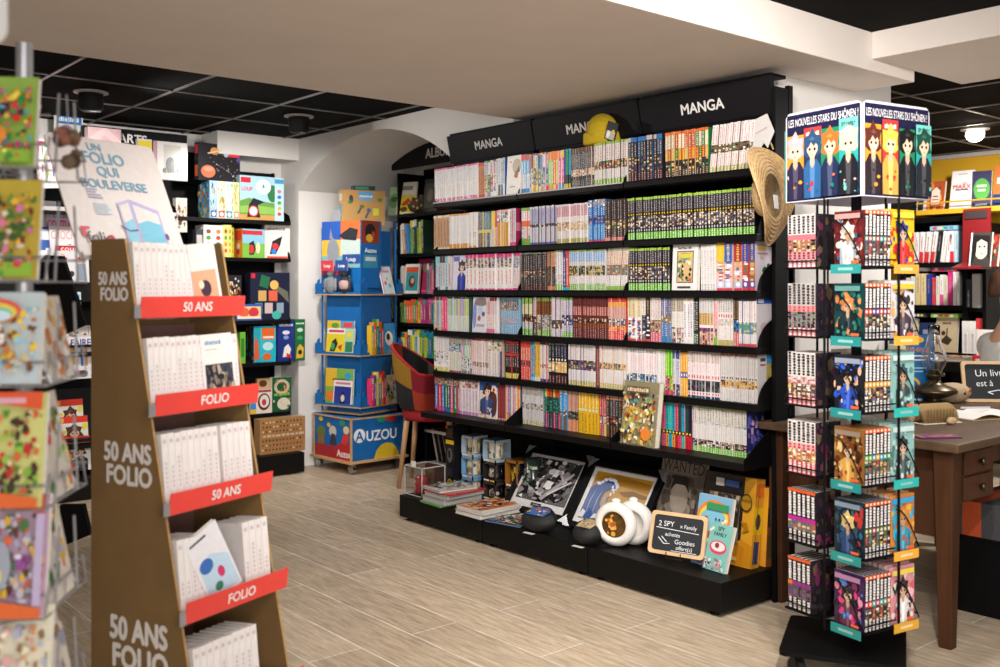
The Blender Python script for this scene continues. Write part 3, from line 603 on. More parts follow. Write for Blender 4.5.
 (5, 505, 519, 6, .180, [(0, .14, '#c8b83c', 't', '#f0e8c8'), (.14, .3, '#1a1618'), (.3, .6, '#1c181a', 't', '#c4c0c0'), (.6, .68, '#b83a3a'), (.68, .95, '#1c1819', 't', '#b8b0b0'), (.95, 1, '#c83a34')], 'black spine with red bands and yellow foot'),
 (5, 521, 530, 4, .184, [(0, .36, '#cc3c38', 't', '#e8d0c8'), (.36, .5, '#b8443a', 'p', PHOTO), (.5, .85, '#d46a5c', 't', '#f0e0c8'), (.85, 1, '#c8382c')], 'red spine with pale lettering'),
 (5, 530, 535, 2, .184, [(0, .1, '#7ac4e0'), (.1, 1, '#1f8ec8', 't', '#e0c83a')], 'azure spine'),
 (5, 535, 540, 2, .184, [(0, .1, '#c8d8e0'), (.1, 1, '#d8a82c', 't', '#3a4a9a')], 'mustard spine'),
 (5, 540, 549, 4, .184, [(0, .07, '#3a3a8a'), (.07, .35, '#dcd6d8', 't', '#b8aeb8'), (.35, .45, '#b86a5a', 'p', SOFT), (.45, .94, '#dcd8da', 't', '#c4bcc4'), (.94, 1, '#5a3a6a')], 'white spine with navy foot'),
 (5, 549, 567, 6, .184, [(0, .2, '#3a2424', 't', '#c88a88'), (.2, .27, DK), (.27, .54, '#e0b46a', 'p', ['#e8c07a', '#3a6ab0', '#e0a84a', '#f0d8a8']), (.54, .64, DK, 'n', '#e8e4e0'), (.64, .96, ['#4a2428', '#243a34', '#2a2a4a', '#1f1c1e'], 't', '#a8a0a0'), (.96, 1, '#888')], 'black spine with amber middle'),
 (5, 569, 596, 11, .184, [(0, .12, '#b4ac6c', 't', '#e8e4d4'), (.12, .38, '#dcd6d8', 't', '#b8b4c4'), (.38, .62, '#6a4a6a', 'p', ['#b82c3a', '#e0c030', '#2c5aa8', '#1c1a1c', '#6a3a8a', '#3a8a4a']), (.62, 1, '#dcd4d2', 't', '#a8a0a8')], 'white spine with rainbow middle band'),
 (5, 596, 600, 1, .188, [(0, 1, '#7a3a34', 't', '#b88a7a')], 'single maroon spine'),
 (5, 600, 626, 10, .186, [(0, .12, '#b8b070', 't', '#e8e4d4'), (.12, .45, '#dad4d4', 't', '#c0bab8'), (.45, .6, '#c8a088', 'p', PHOTO), (.6, .9, '#dcd4d0', 't', '#b8b08a'), (.9, 1, '#d8ccc8')], 'cream-white spine with colour dot band'),
 (5, 627, 657, 11, .184, [(0, .18, '#d8d2d2', 't', '#b8b0b0'), (.18, .42, '#5a7890', 'p', ['#5aa0c8', '#1c2430', '#c88a4a', '#e8d8b8', '#3a5a8a']), (.42, .9, '#e0d8d8', 't', '#d08a8a'), (.9, 1, '#c8c4c4', 't', '#222')], 'white spine with rose lettering and sky picture'),
 (5, 657, 665, 3, .186, [(0, .16, GR), (.16, .96, '#dad4d2', 't', '#a8a4a8'), (.96, 1, '#8ab858')], 'white spine with a solid green foot'),
 (5, 665, 673, 3, .188, [(0, .1, '#d02c6a'), (.1, .4, ['#3aa03c', '#d02c7a', '#e0d02c'], 'p', ['#3aa03c', '#d02c7a', '#e0d02c', '#222']), (.4, 1, ['#c8206a', '#6ab82c'], 't', '#f0ec8a')], 'fuchsia and lime spine'),
 (5, 673, 680, 3, .188, [(0, .25, '#5a4a5a', 'p', PHOTO), (.25, .8, '#c8c4cc', 't', '#4a4a8a'), (.8, 1, '#4a4a84')], 'silver-lilac spine'),
 (5, 680, 688, 3, .188, [(0, .4, '#d89a34', 't', '#e8d8a8'), (.4, .52, '#4a4a84', 'n', '#d8d4e0'), (.52, .95, '#d8982c', 't', '#f0dca8'), (.95, 1, '#2a2420')], 'amber-orange spine'),
 (5, 688, 720, 11, .188, [(0, .05, '#243a5a'), (.05, .14, '#d8d0d0', 'n', '#c03a4a'), (.14, .38, '#3a3038', 'p', PHOTO), (.38, .52, '#d8d0d0', 'n', '#c84a54'), (.52, .75, '#dcd4d4', 't', '#c8808a'), (.75, 1, '#c8bcb4', 't', '#9a5a64')], 'white spine with black picture band'),
 (5, 721, 757, 13, .188, [(0, .28, '#ccc6c4', 't', '#a49e9e'), (.28, .44, '#b88a40', 'p', ['#c8923c', '#1c1814', '#e0b85a', '#6a4a2a']), (.44, .52, '#c4bebc', 'n', '#181414'), (.52, .94, '#c4bdba', 't', '#9c9694'), (.94, 1, '#a4604c')], 'pale grey spine with rust head'),
 (6, 435, 460, 8, .176, [(0, .1, ['#c8202c', '#d94a8c', '#1f6fc0', '#1f8a4c', '#e08a2a']), (.1, .8, ['#c8202c', '#d94a8c', '#1f6fc0', '#1f8a4c', '#e08a2a', '#2a3a4a', '#c0342c', '#1c8aa8'], 't', '#f0ece8'), (.8, 1, '#b8a090', 'p', PHOTO)], 'bright solid spine with a portrait head'),
 (6, 460, 478, 6, .176, [(0, .1, '#b87ab0'), (.1, .8, '#dcd2d6', 't', '#b06a8a'), (.8, 1, ['#a83a54', '#d8c8c8', '#3a6a4a', '#2a4a7a'], 'p', PHOTO)], 'white spine with orchid foot'),
 (6, 497, 505, 4, .176, [(0, .06, '#c8a0a0'), (.06, .9, '#8a2a34', 't', '#b86a6a'), (.9, 1, '#5a2a2a')], 'wine-red spine'),
 (6, 505, 520, 7, .178, [(0, .2, ['#d84a9a', '#e8a04a', '#e0d890']), (.2, 1, ['#d86ab0', '#e0803a', '#8a5ab0', '#c8c84a', '#b8d8a0', '#3a9ab8'], 't', '#f0e8e0')], 'pink to lime spine above the sloped bracket'),
 (6, 523, 543, 9, .178, [(0, .12, '#aaa468', 't', '#e4e0d0'), (.12, .42, '#ccc6c6', 't', '#a29c9c'), (.42, .58, '#b0a8a8', 'p', PHOTO+SOFT), (.58, .8, '#d0caca', 't', '#8aa0a8'), (.8, 1, '#aca49c', 't', '#7a7268')], 'grey-white spine'),
 (6, 543, 560, 7, .182, [(0, .4, ['#1c1c20', '#c82860', '#2a2c5a', '#28201c', '#c8c43a'], 't', '#aab'), (.4, .8, ['#1f5a54', '#18403c', '#2a6a5a'], 'p', ['#1f7a6a', '#123', '#3a9a7a']), (.8, 1, ['#1f8aa0', '#e0c030', '#d8205a', '#38302c', '#c84a2a'])], 'teal and black spine'),
 (6, 560, 568, 3, .184, [(0, .35, '#7a6a60', 't', '#3a3a4a'), (.35, .5, '#283048', 'p', PHOTO), (.5, .9, '#3a8ac4', 't', '#d8e8f0'), (.9, 1, '#c8ccd0')], 'sky-blue and brown spine'),
 (6, 568, 578, 5, .182, [(0, .3, '#d0855c', 't', '#e8b894'), (.3, .5, '#2c2430', 'p', PHOTO), (.5, 1, '#c89c88', 't', '#b0503c')], 'apricot spine'),
 (6, 578, 598, 6, .215, [(0, .46, '#d8a820', 't', '#7a6424'), (.46, .52, '#d8c880', 'n', '#c8d0d0'), (.52, .9, '#d8a818', 't', '#e8e0c0'), (.9, 1, '#d8a820', 'n', '#3a3a4a')], 'tall golden-yellow spine'),
 (6, 599, 606, 3, .186, [(0, .3, ['#a8243c', '#c8b428'], 't', '#e8c8c0'), (.3, .46, '#c8a090', 'p', PHOTO), (.46, 1, ['#a82438', '#a82438', '#d8c828'], 't', '#e8d0c8')], 'crimson spine with one yellow'),
 (6, 607, 625, 6, .184, [(0, .3, ['#3a2a24', '#4a3428'], 't', '#c08a6a'), (.3, .5, '#2c2424', 'p', PHOTO), (.5, .9, ['#24504a', '#5a2a4a', '#3a2420', '#2a4a3a'], 't', '#b89a90'), (.9, 1, '#d09a80')], 'dark spine with peach head'),
 (6, 655, 662, 3, .184, [(0, 1, '#5a5654', 't', '#8a8684')], 'dull grey spine behind the cellophane-wrapped book'),
 (6, 662, 692, 9, .190, [(0, .28, ['#c81c2c', '#4ab89a', '#18161a', '#d8902c', '#1f98b8', '#d84a6a'], 't', '#222'), (.28, .36, '#222', 'n', '#e0c820'), (.36, .95, ['#c81c2c', '#4ab8a0', '#6a2a7a', '#18161a', '#d8982c', '#20a0b8', '#e0506a', '#1c4a4a'], 't', '#18161a'), (.95, 1, '#888')], 'vivid red, teal and orange spine'),
 (6, 692, 747, 18, .184, [(0, .13, '#6aa83c', 't', '#dce8cc'), (.13, .27, '#3a3238', 'p', PHOTO+['#d8d0d0']), (.27, .6, '#d6d0ce', 't', '#aaa4a4'), (.6, .66, '#d4c8b8', 'p', SOFT+['#d8843a', '#3a8ab0']), (.66, .95, '#c8c2bc', 't', '#5a544e'), (.95, 1, '#8aa860')], 'white spine with green foot on the bottom shelf'),
]
BAYNAME = lambda px: 'arch end' if px < 520 else ('middle bay' if px < 627 else 'hat end')
ENDS = {     # covers seen at the end of a run: (row, pixel where the run ends)
 (2, 516): ('#8a1f4c', [('r', 0, 0, 1, 1, '#8a1f4c'), ('r', 0, .4, 1, .62, '#b86a8a'), ('r', .2, .7, .8, .9, '#6a1438')]),
 (3, 755): ('#d8ccd4', [('r', 0, 0, 1, 1, '#d8ccd4'), ('r', .12, .82, .6, .9, '#c8a03a'), ('r', .12, .74, .7, .78, '#b88a9a'), ('e', .55, .4, .16, .09, '#2a5a44'), ('e', .75, .5, .1, .06, '#333'), ('e', .45, .3, .12, .08, '#eee')]),
 (3, 518): ('#c8b8b0', None), (4, 469): ('#3a5a58', None), (5, 502): ('#b09a84', [('r', 0, 0, 1, 1, '#b09a84'), ('r', .2, .1, .8, .3, '#5a4a3a')]),
 (4, 757): ('#d4ccd0', [('r', 0, 0, 1, 1, '#d4ccd0'), ('r', .0, .88, 1, 1, '#2450a8'), ('r', .08, .9, .4, .98, '#c8ccd8'), ('e', .45, .4, .25, .1, '#c8a8b0')]),
 (5, 757): ('#cfcaca', [('r', 0, 0, 1, 1, '#cfcaca'), ('r', .15, .85, .45, .92, '#444'), ('r', .15, .76, .45, .8, '#b05a5a'), ('r', .5, 0, 1, 1, '#b8a058'), ('r', .5, .8, 1, 1, '#3a90c8')]+blobs(8, ['#a88a3c', '#d8c88a', '#6a5a34'], .52, 0, 1, .78, .2)),
 (6, 747): ('#2a2c6c', [('r', 0, 0, 1, 1, '#2a2c6c')]+blobs(26, ['#3a4aa0', '#5a5ab0', '#8a6ab0', '#1a1c48', '#c8a0c0', '#4a7ac8', '#12123a'], 0, 0, 1, 1, .2)),
 (6, 520): ('#2a6a8a', None), (6, 598): ('#d8a820', None), (4, 626): ('#b83a34', None), (5, 626): ('#d8ccc0', None), (3, 626): ('#a8a09a', None), (5, 519): ('#1c1a1c', None), (6, 625): ('#2a2422', None), (1, 627): ('#d0c8c4', None)}
VOL = []        # every volume of the wall: dict with its place
RX = 3.19
for run in RUNS:
    row, p0, p1, n, h, bands, words = run[:7]; lean = run[7] if len(run) > 7 else 0
    y0, y1 = y_at(p0, RX), y_at(p1, RX); wd = (y0-y1)/n
    z = ROWZ[row-1]+.0005
    dep = to_cam(RX, (y0+y1)/2)[1]
    area_px = (p1-p0)/n*(h*F/dep)
    lab = f"manga, {words}, {WORD[row-1]} shelf down, {BAYNAME((p0+p1)/2)}"
    for i in range(n):
        VOL.append(dict(run=words+str(row)+str(p0), y=y0-wd*(i+.5), w=wd*.87, h=h*rng.uniform(.992, 1.004), z=z, x=RX+rng.uniform(-.003, .005), bands=bands, end=ENDS.get((row, p1)) if i == n-1 else None, label=lab, group=f"{words} volumes, shelf {row}", area=area_px, lean=lean))
N_SPINNER = 90
order = sorted({v['run'] for v in VOL}, key=lambda r: -max(v['area'] for v in VOL if v['run'] == r))
keep = set(); tot = 0
for r in order:
    k = sum(1 for v in VOL if v['run'] == r)
    if tot+k > 192: continue
    keep.add(r); tot += k
rest = G()
for v in VOL:
    ww, hh = v['w'], v['h']
    cov = v['bands'][len(v['bands'])//2][2]
    if isinstance(cov, list): cov = rng.choice(cov)
    g = book_g(ww, hh, .113, v['bands'], cover=v['end'][0] if v['end'] else cov, right=v['end'][1] if v['end'] else None)
    L = Matrix.Rotation(v['lean'], 4, 'Y')
    if v['run'] in keep:
        o = g.build('manga_volume', 'print', None, loc=(v['x'], v['y'], v['z']+.5*ww*math.sin(abs(v['lean']))), rz=FX)
        if v['lean']: o.rotation_euler = (0, v['lean'], FX); o.rotation_mode = 'XYZ'; o.matrix_world = Matrix.Translation(o.location) @ Matrix.Rotation(FX, 4, 'Z') @ L
        tag(o, v['label'], 'manga', v['group'])
    else:
        Mx = Matrix.Translation((v['x'], v['y'], v['z']+.5*ww*math.sin(abs(v['lean'])))) @ Matrix.Rotation(FX, 4, 'Z') @ L
        k = len(rest.v); rest.v += [tuple(Mx @ Vector(p)) for p in g.v]; rest.f += [tuple(k+i for i in f) for f in g.f]; rest.c += g.c; rest.m += g.m
tag(rest.build('shelved_manga', 'print'), 'thinner manga volumes packed spine out on all six shelves of the black bays', 'manga', None, 'stuff')
# covers turned to the front on the shelves
def shelf_face(row, p0, p1, h, shapes, label, edge='#ddd', t=.014, lean=.05, name='manga_volume', x=None, cat='manga', grp=None):
    xx = x or RX-.004; y0, y1 = y_at(p0, xx), y_at(p1, xx)
    o = face_g(abs(y0-y1)*.98, h, t, shapes, edge, lean=lean).build(name, 'print', None, loc=(xx, (y0+y1)/2, ROWZ[row-1]+.001), rz=FX)
    return tag(o, label, cat, grp)
shelf_face(1, 506, 520.5, .188, [('r', 0, 0, 1, 1, '#e4e0da'), ('e', .68, .72, .3, .2, '#b8ab98'), ('p', [(.5, .45), (.75, .4), (.85, .62), (.6, .6)], '#9a5a3a'), ('p', [(.7, .6), (.9, .55), (.85, .75)], '#5a4a44'), ('r', .2, .82, .3, .87, '#d8783a'), ('r', .25, .18, .6, .21, '#888')], 'white manga cover with a brown sketch, facing out on the top shelf', '#cfc9c2')
shelf_face(3, 452, 465.5, .18, [('r', 0, 0, 1, 1, '#d8d4e4'), ('r', .05, .82, .5, .95, '#6a6ab8')]+person_art(.68, .0, .95, '#3a2c34', '#e8c8b8', '#2c3a9c', .62), 'lilac manga cover with a blue-dressed figure, facing out beside the pink-headed row')
shelf_face(3, 671.5, 697, .186, [('r', 0, 0, 1, 1, '#d8d4d2'), ('r', .18, .16, .84, .86, '#3a342c'), ('r', .21, .18, .81, .84, '#c8a878'), ('e', .5, .74, .28, .08, '#6a8a7a'), ('r', .25, .7, .78, .8, '#c8b848')]+blobs(16, ['#d8b078', '#3a2c20', '#e8d8b0', '#a8603a', '#5a7a5a', '#1c1814'], .22, .2, .8, .66, .16)+[('t', 'One Piece 100', .5, .925, .045, '#222', .02, .8), ('r', .25, .05, .78, .085, '#3a3434')], 'white-bordered framed cover facing out between green spines and white spines', '#d0ccc8', .018)
shelf_face(4, 472, 485.5, .178, [('r', 0, 0, 1, 1, '#dcd8e2'), ('e', .15, .5, .14, .4, '#8a90cc'), ('e', .6, .86, .5, .12, '#8a7a7a'), ('e', .55, .62, .2, .14, '#b8c8e0'), ('e', .5, .4, .12, .08, '#a86a4a'), ('e', .8, .52, .12, .07, '#6a4a74'), ('k', .6, .2, .09, '#9a94a4', .6)], 'white and lavender cover facing out on the fourth shelf')
shelf_face(6, 478.5, 496.5, .18, [('r', 0, 0, 1, 1, '#d8c8c0'), ('r', 0, .75, 1, 1, '#2a58a0'), ('e', .78, .8, .2, .13, '#e8e0d8'), ('e', .8, .8, .08, .05, '#d84a2c'), ('e', .75, .4, .3, .36, '#5a3024')]+person_art(.45, .1, .95, '#3a2018', '#e8cdb8', '#3a4a7a', .62)+blobs(8, ['#e8e0dc', '#d8843a', '#d0c8c8'], .05, 0, .8, .3, .14), 'colourful cover with white flowers facing out between orchid and wine spines')
# loose white leaflet leaning over the last volumes of the top shelf
g = G(); g.M = Matrix.Rotation(-.35, 4, 'Y')
g.sheet((0, 0, 0), (1, 0, 0), (0, 0, 1), .12, .13, [('p', [(0, 0), (.35, 0), (.5, .3), (.6, -.0), (1, .35), (.95, .95), (.1, 1)], '#c4c0be'), ('r', .35, .55, .8, .6, '#b89a9a')])
g.add([(0, .0005, 0), (.12, .0005, .045), (.114, .0005, .123), (.012, .0005, .13)], [(3, 2, 1, 0)], '#b4b0ae')
g.M = None
o = g.build('leaflet', 'print', None, loc=(3.188, y_at(753, 3.19), ROWZ[0]+.045), rz=FX); tag(o, 'crumpled white leaflet leaning at the end of the top shelf', 'leaflet')
# cellophane-wrapped art book standing on the bottom shelf in front of the spines
P = on_z(636, 449, ROWZ[5]+.001)
t = thing('art_book', 'large cellophane-wrapped illustrated book leaning in front of the bottom shelf spines', 'book', (3.1, y_at(637, 3.1), ROWZ[5]+.001), FX)
sh = [('r', 0, 0, 1, 1, '#8a8064'), ('r', .06, .03, .9, .6, '#b8a45c')]+blobs(95, ['#d8c86a', '#e4dcc8', '#6a6458', '#b84a34', '#4a8a84', '#d89a3a', '#3a342c', '#c8c0a8', '#b8a45c', '#8a8064'], .02, .02, .98, .82, .11)+[('e', .82, .2, .13, .1, '#d8782c'), ('r', .2, .82, .85, .92, '#5a5248'), ('k', .52, .87, .07, '#d8b890', .6)]
face_g(.19, .265, .03, sh, '#8a7a5a', lean=.12).build('cover', 'gloss', t)
g = G(); g.M = Matrix.Rotation(-.12, 4, 'X'); g.box(-.099, -.004, 0, .099, .034, .27); g.build('cellophane', 'clear', t)
# straw hat on the end upright
def hat():
    t = thing('straw_hat', 'wide-brimmed straw hat hanging at the end of the manga shelving', 'hat', (3.125, 2.15, 1.54), 0)
    A = Vector((.22, -.92, .08)).to_track_quat('Z', 'Y').to_matrix().to_4x4()
    g = G(); g.M = A; nR = 7
    def brim(i, j):
        a = 2*PI*i/40; r = .082+.1*j/nR; z = .035*math.sin(2*a+.9)*(j/nR)**2
        return (r*math.cos(a), r*math.sin(a), z-.012*(j/nR)**2)
    g.grid(brim, 40, nR)
    g.lathe([(.083, .0), (.08, -.03), (.068, -.055), (.03, -.064), (.001, -.066)], 32)
    for j in range(1, 8): g.tube([Vector(brim(i, j*1.0))+Vector((0, 0, .001)) for i in range(40)], .0035, 5, closed=True)
    g.build('straw_brim', 'straw', t, smooth=True)
    g = G(); g.M = A; g.lathe([(.08, .0), (.077, -.028), (.065, -.051), (.03, -.06), (.001, -.062)], 32)
    g.build('crown_lining', 'strawdark', t, smooth=True)
    g = G(); g.M = A; g.box(-.01, -.05, .004, .03, .0, .006, '#e4e0dc'); g.build('paper_tag', 'print', t)
    G().tube([(.0, .0, .17), (.06, .05, .2), (.12, .085, .2)], .003, 6).build('hanging_loop', 'straw', t)
hat()
# yellow plush on top of the middle bay
t = thing('plush_cushion', 'plain yellow plush cushion perched above the middle bay books', 'plush toy', (3.2, y_at(594, 3.2), 1.842), FX)
g = G(); g.ball((0, .05, .07), .08, .058, .072, 24); g.box(-.076, .0, 0, .076, .1, .06)
g.build('plush_body', 'yellowfelt', t, smooth=True, bevel=.012)
g = G(); g.M = Matrix.Translation((.105, .0, .045)) @ Matrix.Rotation(.35, 4, 'Y')
g.box(-.033, 0, -.04, .033, .002, .04, '#15141a'); g.sheet((-.033, 0, -.04), (1, 0, 0), (0, 0, 1), .066, .08, [('r', .1, .05, .9, .5, '#a8a49c'), ('e', .3, .3, .15, .2, '#dcd8d0'), ('r', .6, .4, .8, .6, '#c8a828')])
g.build('card_tag', 'print', t)
# ------------------------------------------------------------------ things standing on the plinth
PZ = .129
def px_on(px, py, z=PZ): return on_z(px, py, z)
# framed pictures leaning back against the shelving, corner protectors still on
def framed(name, label, y, W, H, ang, shapes, mat_col, x0=3.06, yaw=FX, bot=None):
    t = thing(name, label, 'picture', (x0, y, PZ+.002), yaw)
    R = Matrix.Rotation(-ang, 4, 'X')
    b = .03
    g = G(); g.M = R
    for a in ((-W/2, 0, W/2, b), (-W/2, H-b, W/2, H), (-W/2, b, -W/2+b, H-b), (W/2-b, b, W/2, H-b)):
        g.box(a[0], -.012, a[1], a[2], .012, a[3])
    g.build('frame', 'black', t, bevel=.003)
    g = G(); g.M = R; g.box(-W/2+b, .002, b, W/2-b, .006, H-b, mat_col)
    g.sheet((-W/2+b, .002, b), (1, 0, 0), (0, 0, 1), W-2*b, H-2*b, shapes); g.build('print', 'matte', t)
    g = G(); g.M = R; g.box(-W/2+b, -.004, b, W/2-b, -.003, H-b); g.build('glazing', 'glazing', t)
    for sx, sz in ((-1, 0), (1, 0), (-1, 1), (1, 1)):
        g = G(); g.M = R; c = .045
        x = sx*(W/2+.002); z = H+.002 if sz else -.002; dz = -c if sz else c
        tri = [(x, z), (x-sx*c, z), (x, z+dz)]
        if (sx*(1 if sz == 0 else -1)) > 0: tri = [tri[0], tri[2], tri[1]]
        g.prism(tri, -.0145, .0145, 'y'); g.build('corner_protector', 'wire', t)
    return t
GREY = ['#2a2628', '#4a4648', '#6a6466', '#8a8486', '#b0aaac', '#1a1618', '#d0cccc']
sh = [('r', .05, .14, .95, .95, '#2c282a')]+blobs(60, GREY, .06, .15, .94, .94, .17)+[('p', [(.5, .2), (.9, .75), (.93, .72), (.56, .16)], '#9a9496'), ('p', [(.6, .3), (.92, .6), (.93, .57), (.62, .26)], '#c0babc'), ('r', .42, .04, .6, .095, '#1a1818'), ('r', .45, .055, .57, .075, '#8a8480')]
framed('framed_print', 'black-framed print in charcoal greys leaning beside the stacked mugs', 3.495, .44, .335, .6, sh, '#cac5c3', 3.155)
WAVE = [('r', .06, .08, .94, .93, '#b08226'), ('p', [(.06, .8), (.4, .93), (.94, .86), (.94, .7), (.5, .74), (.06, .66)], '#96691c'), ('p', [(.5, .64), (.7, .7), (.94, .66), (.94, .6), (.6, .58)], '#7a5420'),
        ('p', [(.06, .1), (.06, .62), (.2, .8), (.36, .84), (.47, .74), (.46, .62), (.4, .66), (.32, .6), (.28, .45), (.34, .3), (.5, .2), (.7, .18), (.94, .3), (.94, .1)], '#2a4480'),
        ('p', [(.66, .26), (.72, .42), (.84, .54), (.94, .5), (.94, .14), (.7, .14)], '#2e4a86')]
for i in range(7):
    a = .1+.05*i; WAVE.append(('p', [(a, .16), (a-.02, .4+.02*i), (a+.02, .62+.03*i-.007*i*i), (a, .4+.02*i)], ['#35558f', '#8a96b4'][i % 2]))
for i in range(4):
    a = .7+.06*i; WAVE.append(('p', [(a, .14), (a-.02, .3), (a+.02, .46), (a+.006, .28)], '#5a74a8'))
WAVE += [('e', .16+.026*i+rng.uniform(-.01, .01), .68+.14*math.sin(.2+i*.22)+rng.uniform(-.02, .02), .026, .03, '#cfcdd2', 7) for i in range(13)]+[('e', .44+rng.uniform(-.04, .03), .6+rng.uniform(-.06, .14), .016, .02, '#cfcdd2', 6) for _ in range(14)]
WAVE += [('e', .68+.022*i, .46+.07*math.sin(i*.3)+rng.uniform(-.02, .02), .02, .022, '#c9c7cd', 7) for i in range(12)]
WAVE += [('p', [(.06+.1*i, .1), (.1+.1*i, .24+.05*math.sin(i*2)), (.16+.1*i, .2), (.15+.1*i, .1)], ['#d6d4da', '#3a5c9c'][i % 2]) for i in range(9)]+[('e', .52, .36, .09, .09, '#7a7468', 9), ('e', .5, .4, .05, .06, '#b8a890', 8), ('e', .58, .3, .07, .05, '#c8905a', 9)]
framed('framed_print', 'black-framed seascape print with blue waves under an ochre sky', 3.03, .44, .335, .6, WAVE, '#d2cdca', 3.125)
# round white twin moon flask with an orange window
def flask():
    p = px_on(616, 546); t = thing('ceramic_flask', 'round white ceramic twin flask with an amber window', 'flask', (p[0], p[1], PZ), FX+.35)
    for k, (x, y, r) in enumerate([(0, 0, .093), (.055, .055, .093)]):
        g = G(); g.M = Matrix.Translation((x, y, r)) @ Matrix.Rotation(PI/2, 4, 'X')
        g.M = g.M @ Matrix.Scale(1.12, 4)
        g.lathe([(.001, -.028), (.04, -.027), (.068, -.02), (.081, -.006), (.083, .004), (.078, .018), (.066, .027), (.052, .03), (.049, .026), (.047, .02), (.001, .02)], 40)
        b = g.build('flask_body', 'ceramic', t, smooth=True)
        g = G(); g.ball((x, y, 2*r+.002), .02, .018, .012, 14); g.build('stopper', 'ceramic', b, smooth=True)
    g = G(); g.M = Matrix.Translation((0, 0, .093)) @ Matrix.Rotation(PI/2, 4, 'X'); g.lathe([(.001, .0245), (.053, .0245)], 28, col='#6a4a1c')
    g.M = None
    for i in range(26):
        a = rng.uniform(0, 6.28); r = rng.uniform(0, .042); x, z = r*math.cos(a), .093+r*math.sin(a); s = rng.uniform(.004, .011)
        g.add([(x+s*math.cos(k), -.0246-.0002*i, z+s*math.sin(k)) for k in [j*PI/4 for j in range(8)]], [tuple(range(8))], rng.choice(['#c87a2c', '#8a4a1c', '#d89a3c', '#5a3a1c', '#a8602c', '#e0b060']))
    g.build('amber_window', 'gloss', t)
flask()
# black soft pouches with a printed inset
def pouch(px, py, label, pal, w=.19):
    p = px_on(px, py); t = thing('soft_pouch', label, 'pouch', (p[0], p[1], PZ), FX+.1)
    g = G(); H = .06
    def S(i, j):
        a = 2*PI*i/28; f = j/8; r = math.sin(PI*(.2+.52*f))
        x, y = w/2*r*math.cos(a)*(1-.12*abs(math.sin(a))), .065*r*math.sin(a)
        return (x, y, .002+H*f+f*.3*(y+.06))
    g.grid(S, 28, 8); g.add([S(i, 8) for i in range(28)], [tuple(range(28))]); g.build('pouch_body', 'rubber', t, smooth=True)
    g = G(); y0 = -.04
    g.sheet((-w*.3, y0, .0035+H+.3*(y0+.06)), (1, 0, 0), (0, 1, .3), w*.6, .078, [('p', [(.05, .1), (.95, .1), (1, .7), (.8, 1), (.2, 1), (0, .7)], pal[0])]+blobs(14, pal, .08, .12, .92, .9, .2), eps=.0003)
    g.build('printed_inset', 'print', t)
    g = G(); g.box(-.02, -.085, .0, .035, -.065, .001, '#d8d4d0'); g.build('care_label', 'print', t)
pouch(539, 530, 'black soft pouch with a blue and orange print, in front of the charcoal-grey framed print', ['#3a6ab0', '#d8a83a', '#e8e0d8', '#c8603a'])
pouch(588, 543, 'black soft pouch with a cream print, beside the round white flask', ['#c8b088', '#e0d4b8', '#8a7a54', '#3a3428'], .14)
# slate price board on a little wire easel
def board(name, label, cat, loc, rz, W, H, ang, lines, easel=True):
    t = thing(name, label, cat, loc, rz)
    R = Matrix.Translation((0, 0, .028 if easel else 0)) @ Matrix.Rotation(-ang, 4, 'X'); b = .014
    g = G(); g.M = R; n = 6; r = .016
    def rr(w, h, r): return [(sx*(w/2-r)+r*math.cos(a0+PI/2*i/n), h/2+sz*(h/2-r)+r*math.sin(a0+PI/2*i/n)) for sx, sz, a0 in ((1, 1, 0), (-1, 1, PI/2), (-1, -1, PI), (1, -1, 1.5*PI)) for i in range(n+1)]
    o_ = rr(W, H, r); i_ = [(x*(W-2*b)/W, H/2+(z-H/2)*(H-2*b)/H) for x, z in o_]; m = len(o_)
    vs = [(x, y, z) for y in (-.006, .006) for (x, z) in o_]+[(x, y, z) for y in (-.006, .006) for (x, z) in i_]
    fs = []
    for k in range(m):
        j = (k+1) % m
        fs += [(k, j, m+j, m+k), (2*m+j, 2*m+k, 3*m+k, 3*m+j), (k, 2*m+k, 2*m+j, j), (m+j, 3*m+j, 3*m+k, m+k)]
    g.add(vs, fs); g.build('frame', 'frame', t)
    g = G(); g.M = R; g.box(-W/2+b*.8, -.002, b*.8, W/2-b*.8, .003, H-b*.8); sl = g.build('slate', 'slate', t)
    g = G(); g.M = R; g.sheet((-W/2+b, -.002, b), (1, 0, 0), (0, 0, 1), W-2*b, H-2*b, lines, eps=.0003); g.build('chalk_writing', 'chalk', sl)
    if easel:
        g = G()
        for sx in (-1, 1): g.tube([(sx*.03, -.02, .045), (sx*.03, -.022, .02), (sx*.032, -.005, .018), (sx*.034, .03, .0025), (sx*.03, .06, .08)], .0022, 6)
        g.tube([(-.032, -.008, .018), (.032, -.008, .018)], .0022, 6); g.build('wire_easel', 'brass', t)
    return t
p = px_on(678, 566)
def stroke(a, b, w=.018):
    d = Vector((b[0]-a[0], b[1]-a[1])).normalized(); n = Vector((-d.y, d.x))*w/2
    return ('p', [(a[0]-n.x, a[1]-n.y), (b[0]-n.x, b[1]-n.y), (b[0]+n.x, b[1]+n.y), (a[0]+n.x, a[1]+n.y)], '#eee')
board('chalkboard', 'small wooden-framed slate with chalk writing on the black plinth', 'chalkboard', (p[0]+.02, p[1]+.03, PZ), FX+.27, .235, .165, .3,
      [('t', '2 SPY', .25, .77, .15, '#eee', 0, .4, .03), ('t', 'x Family', .7, .74, .11, '#eee', 0, .36, -.03), stroke((.05, .64), (.92, .58)), ('t', 'achetés', .4, .48, .11, '#eee', 0, .4),
       stroke((.12, .36), (.24, .2)), stroke((.24, .2), (.36, .22)), stroke((.18, .4), (.3, .25)), ('t', 'Goodies', .66, .3, .13, '#eee', 0, .45, .02), ('t', 'offert(s)', .66, .13, .11, '#eee', 0, .5), stroke((.4, .03), (.92, .03), .014)])
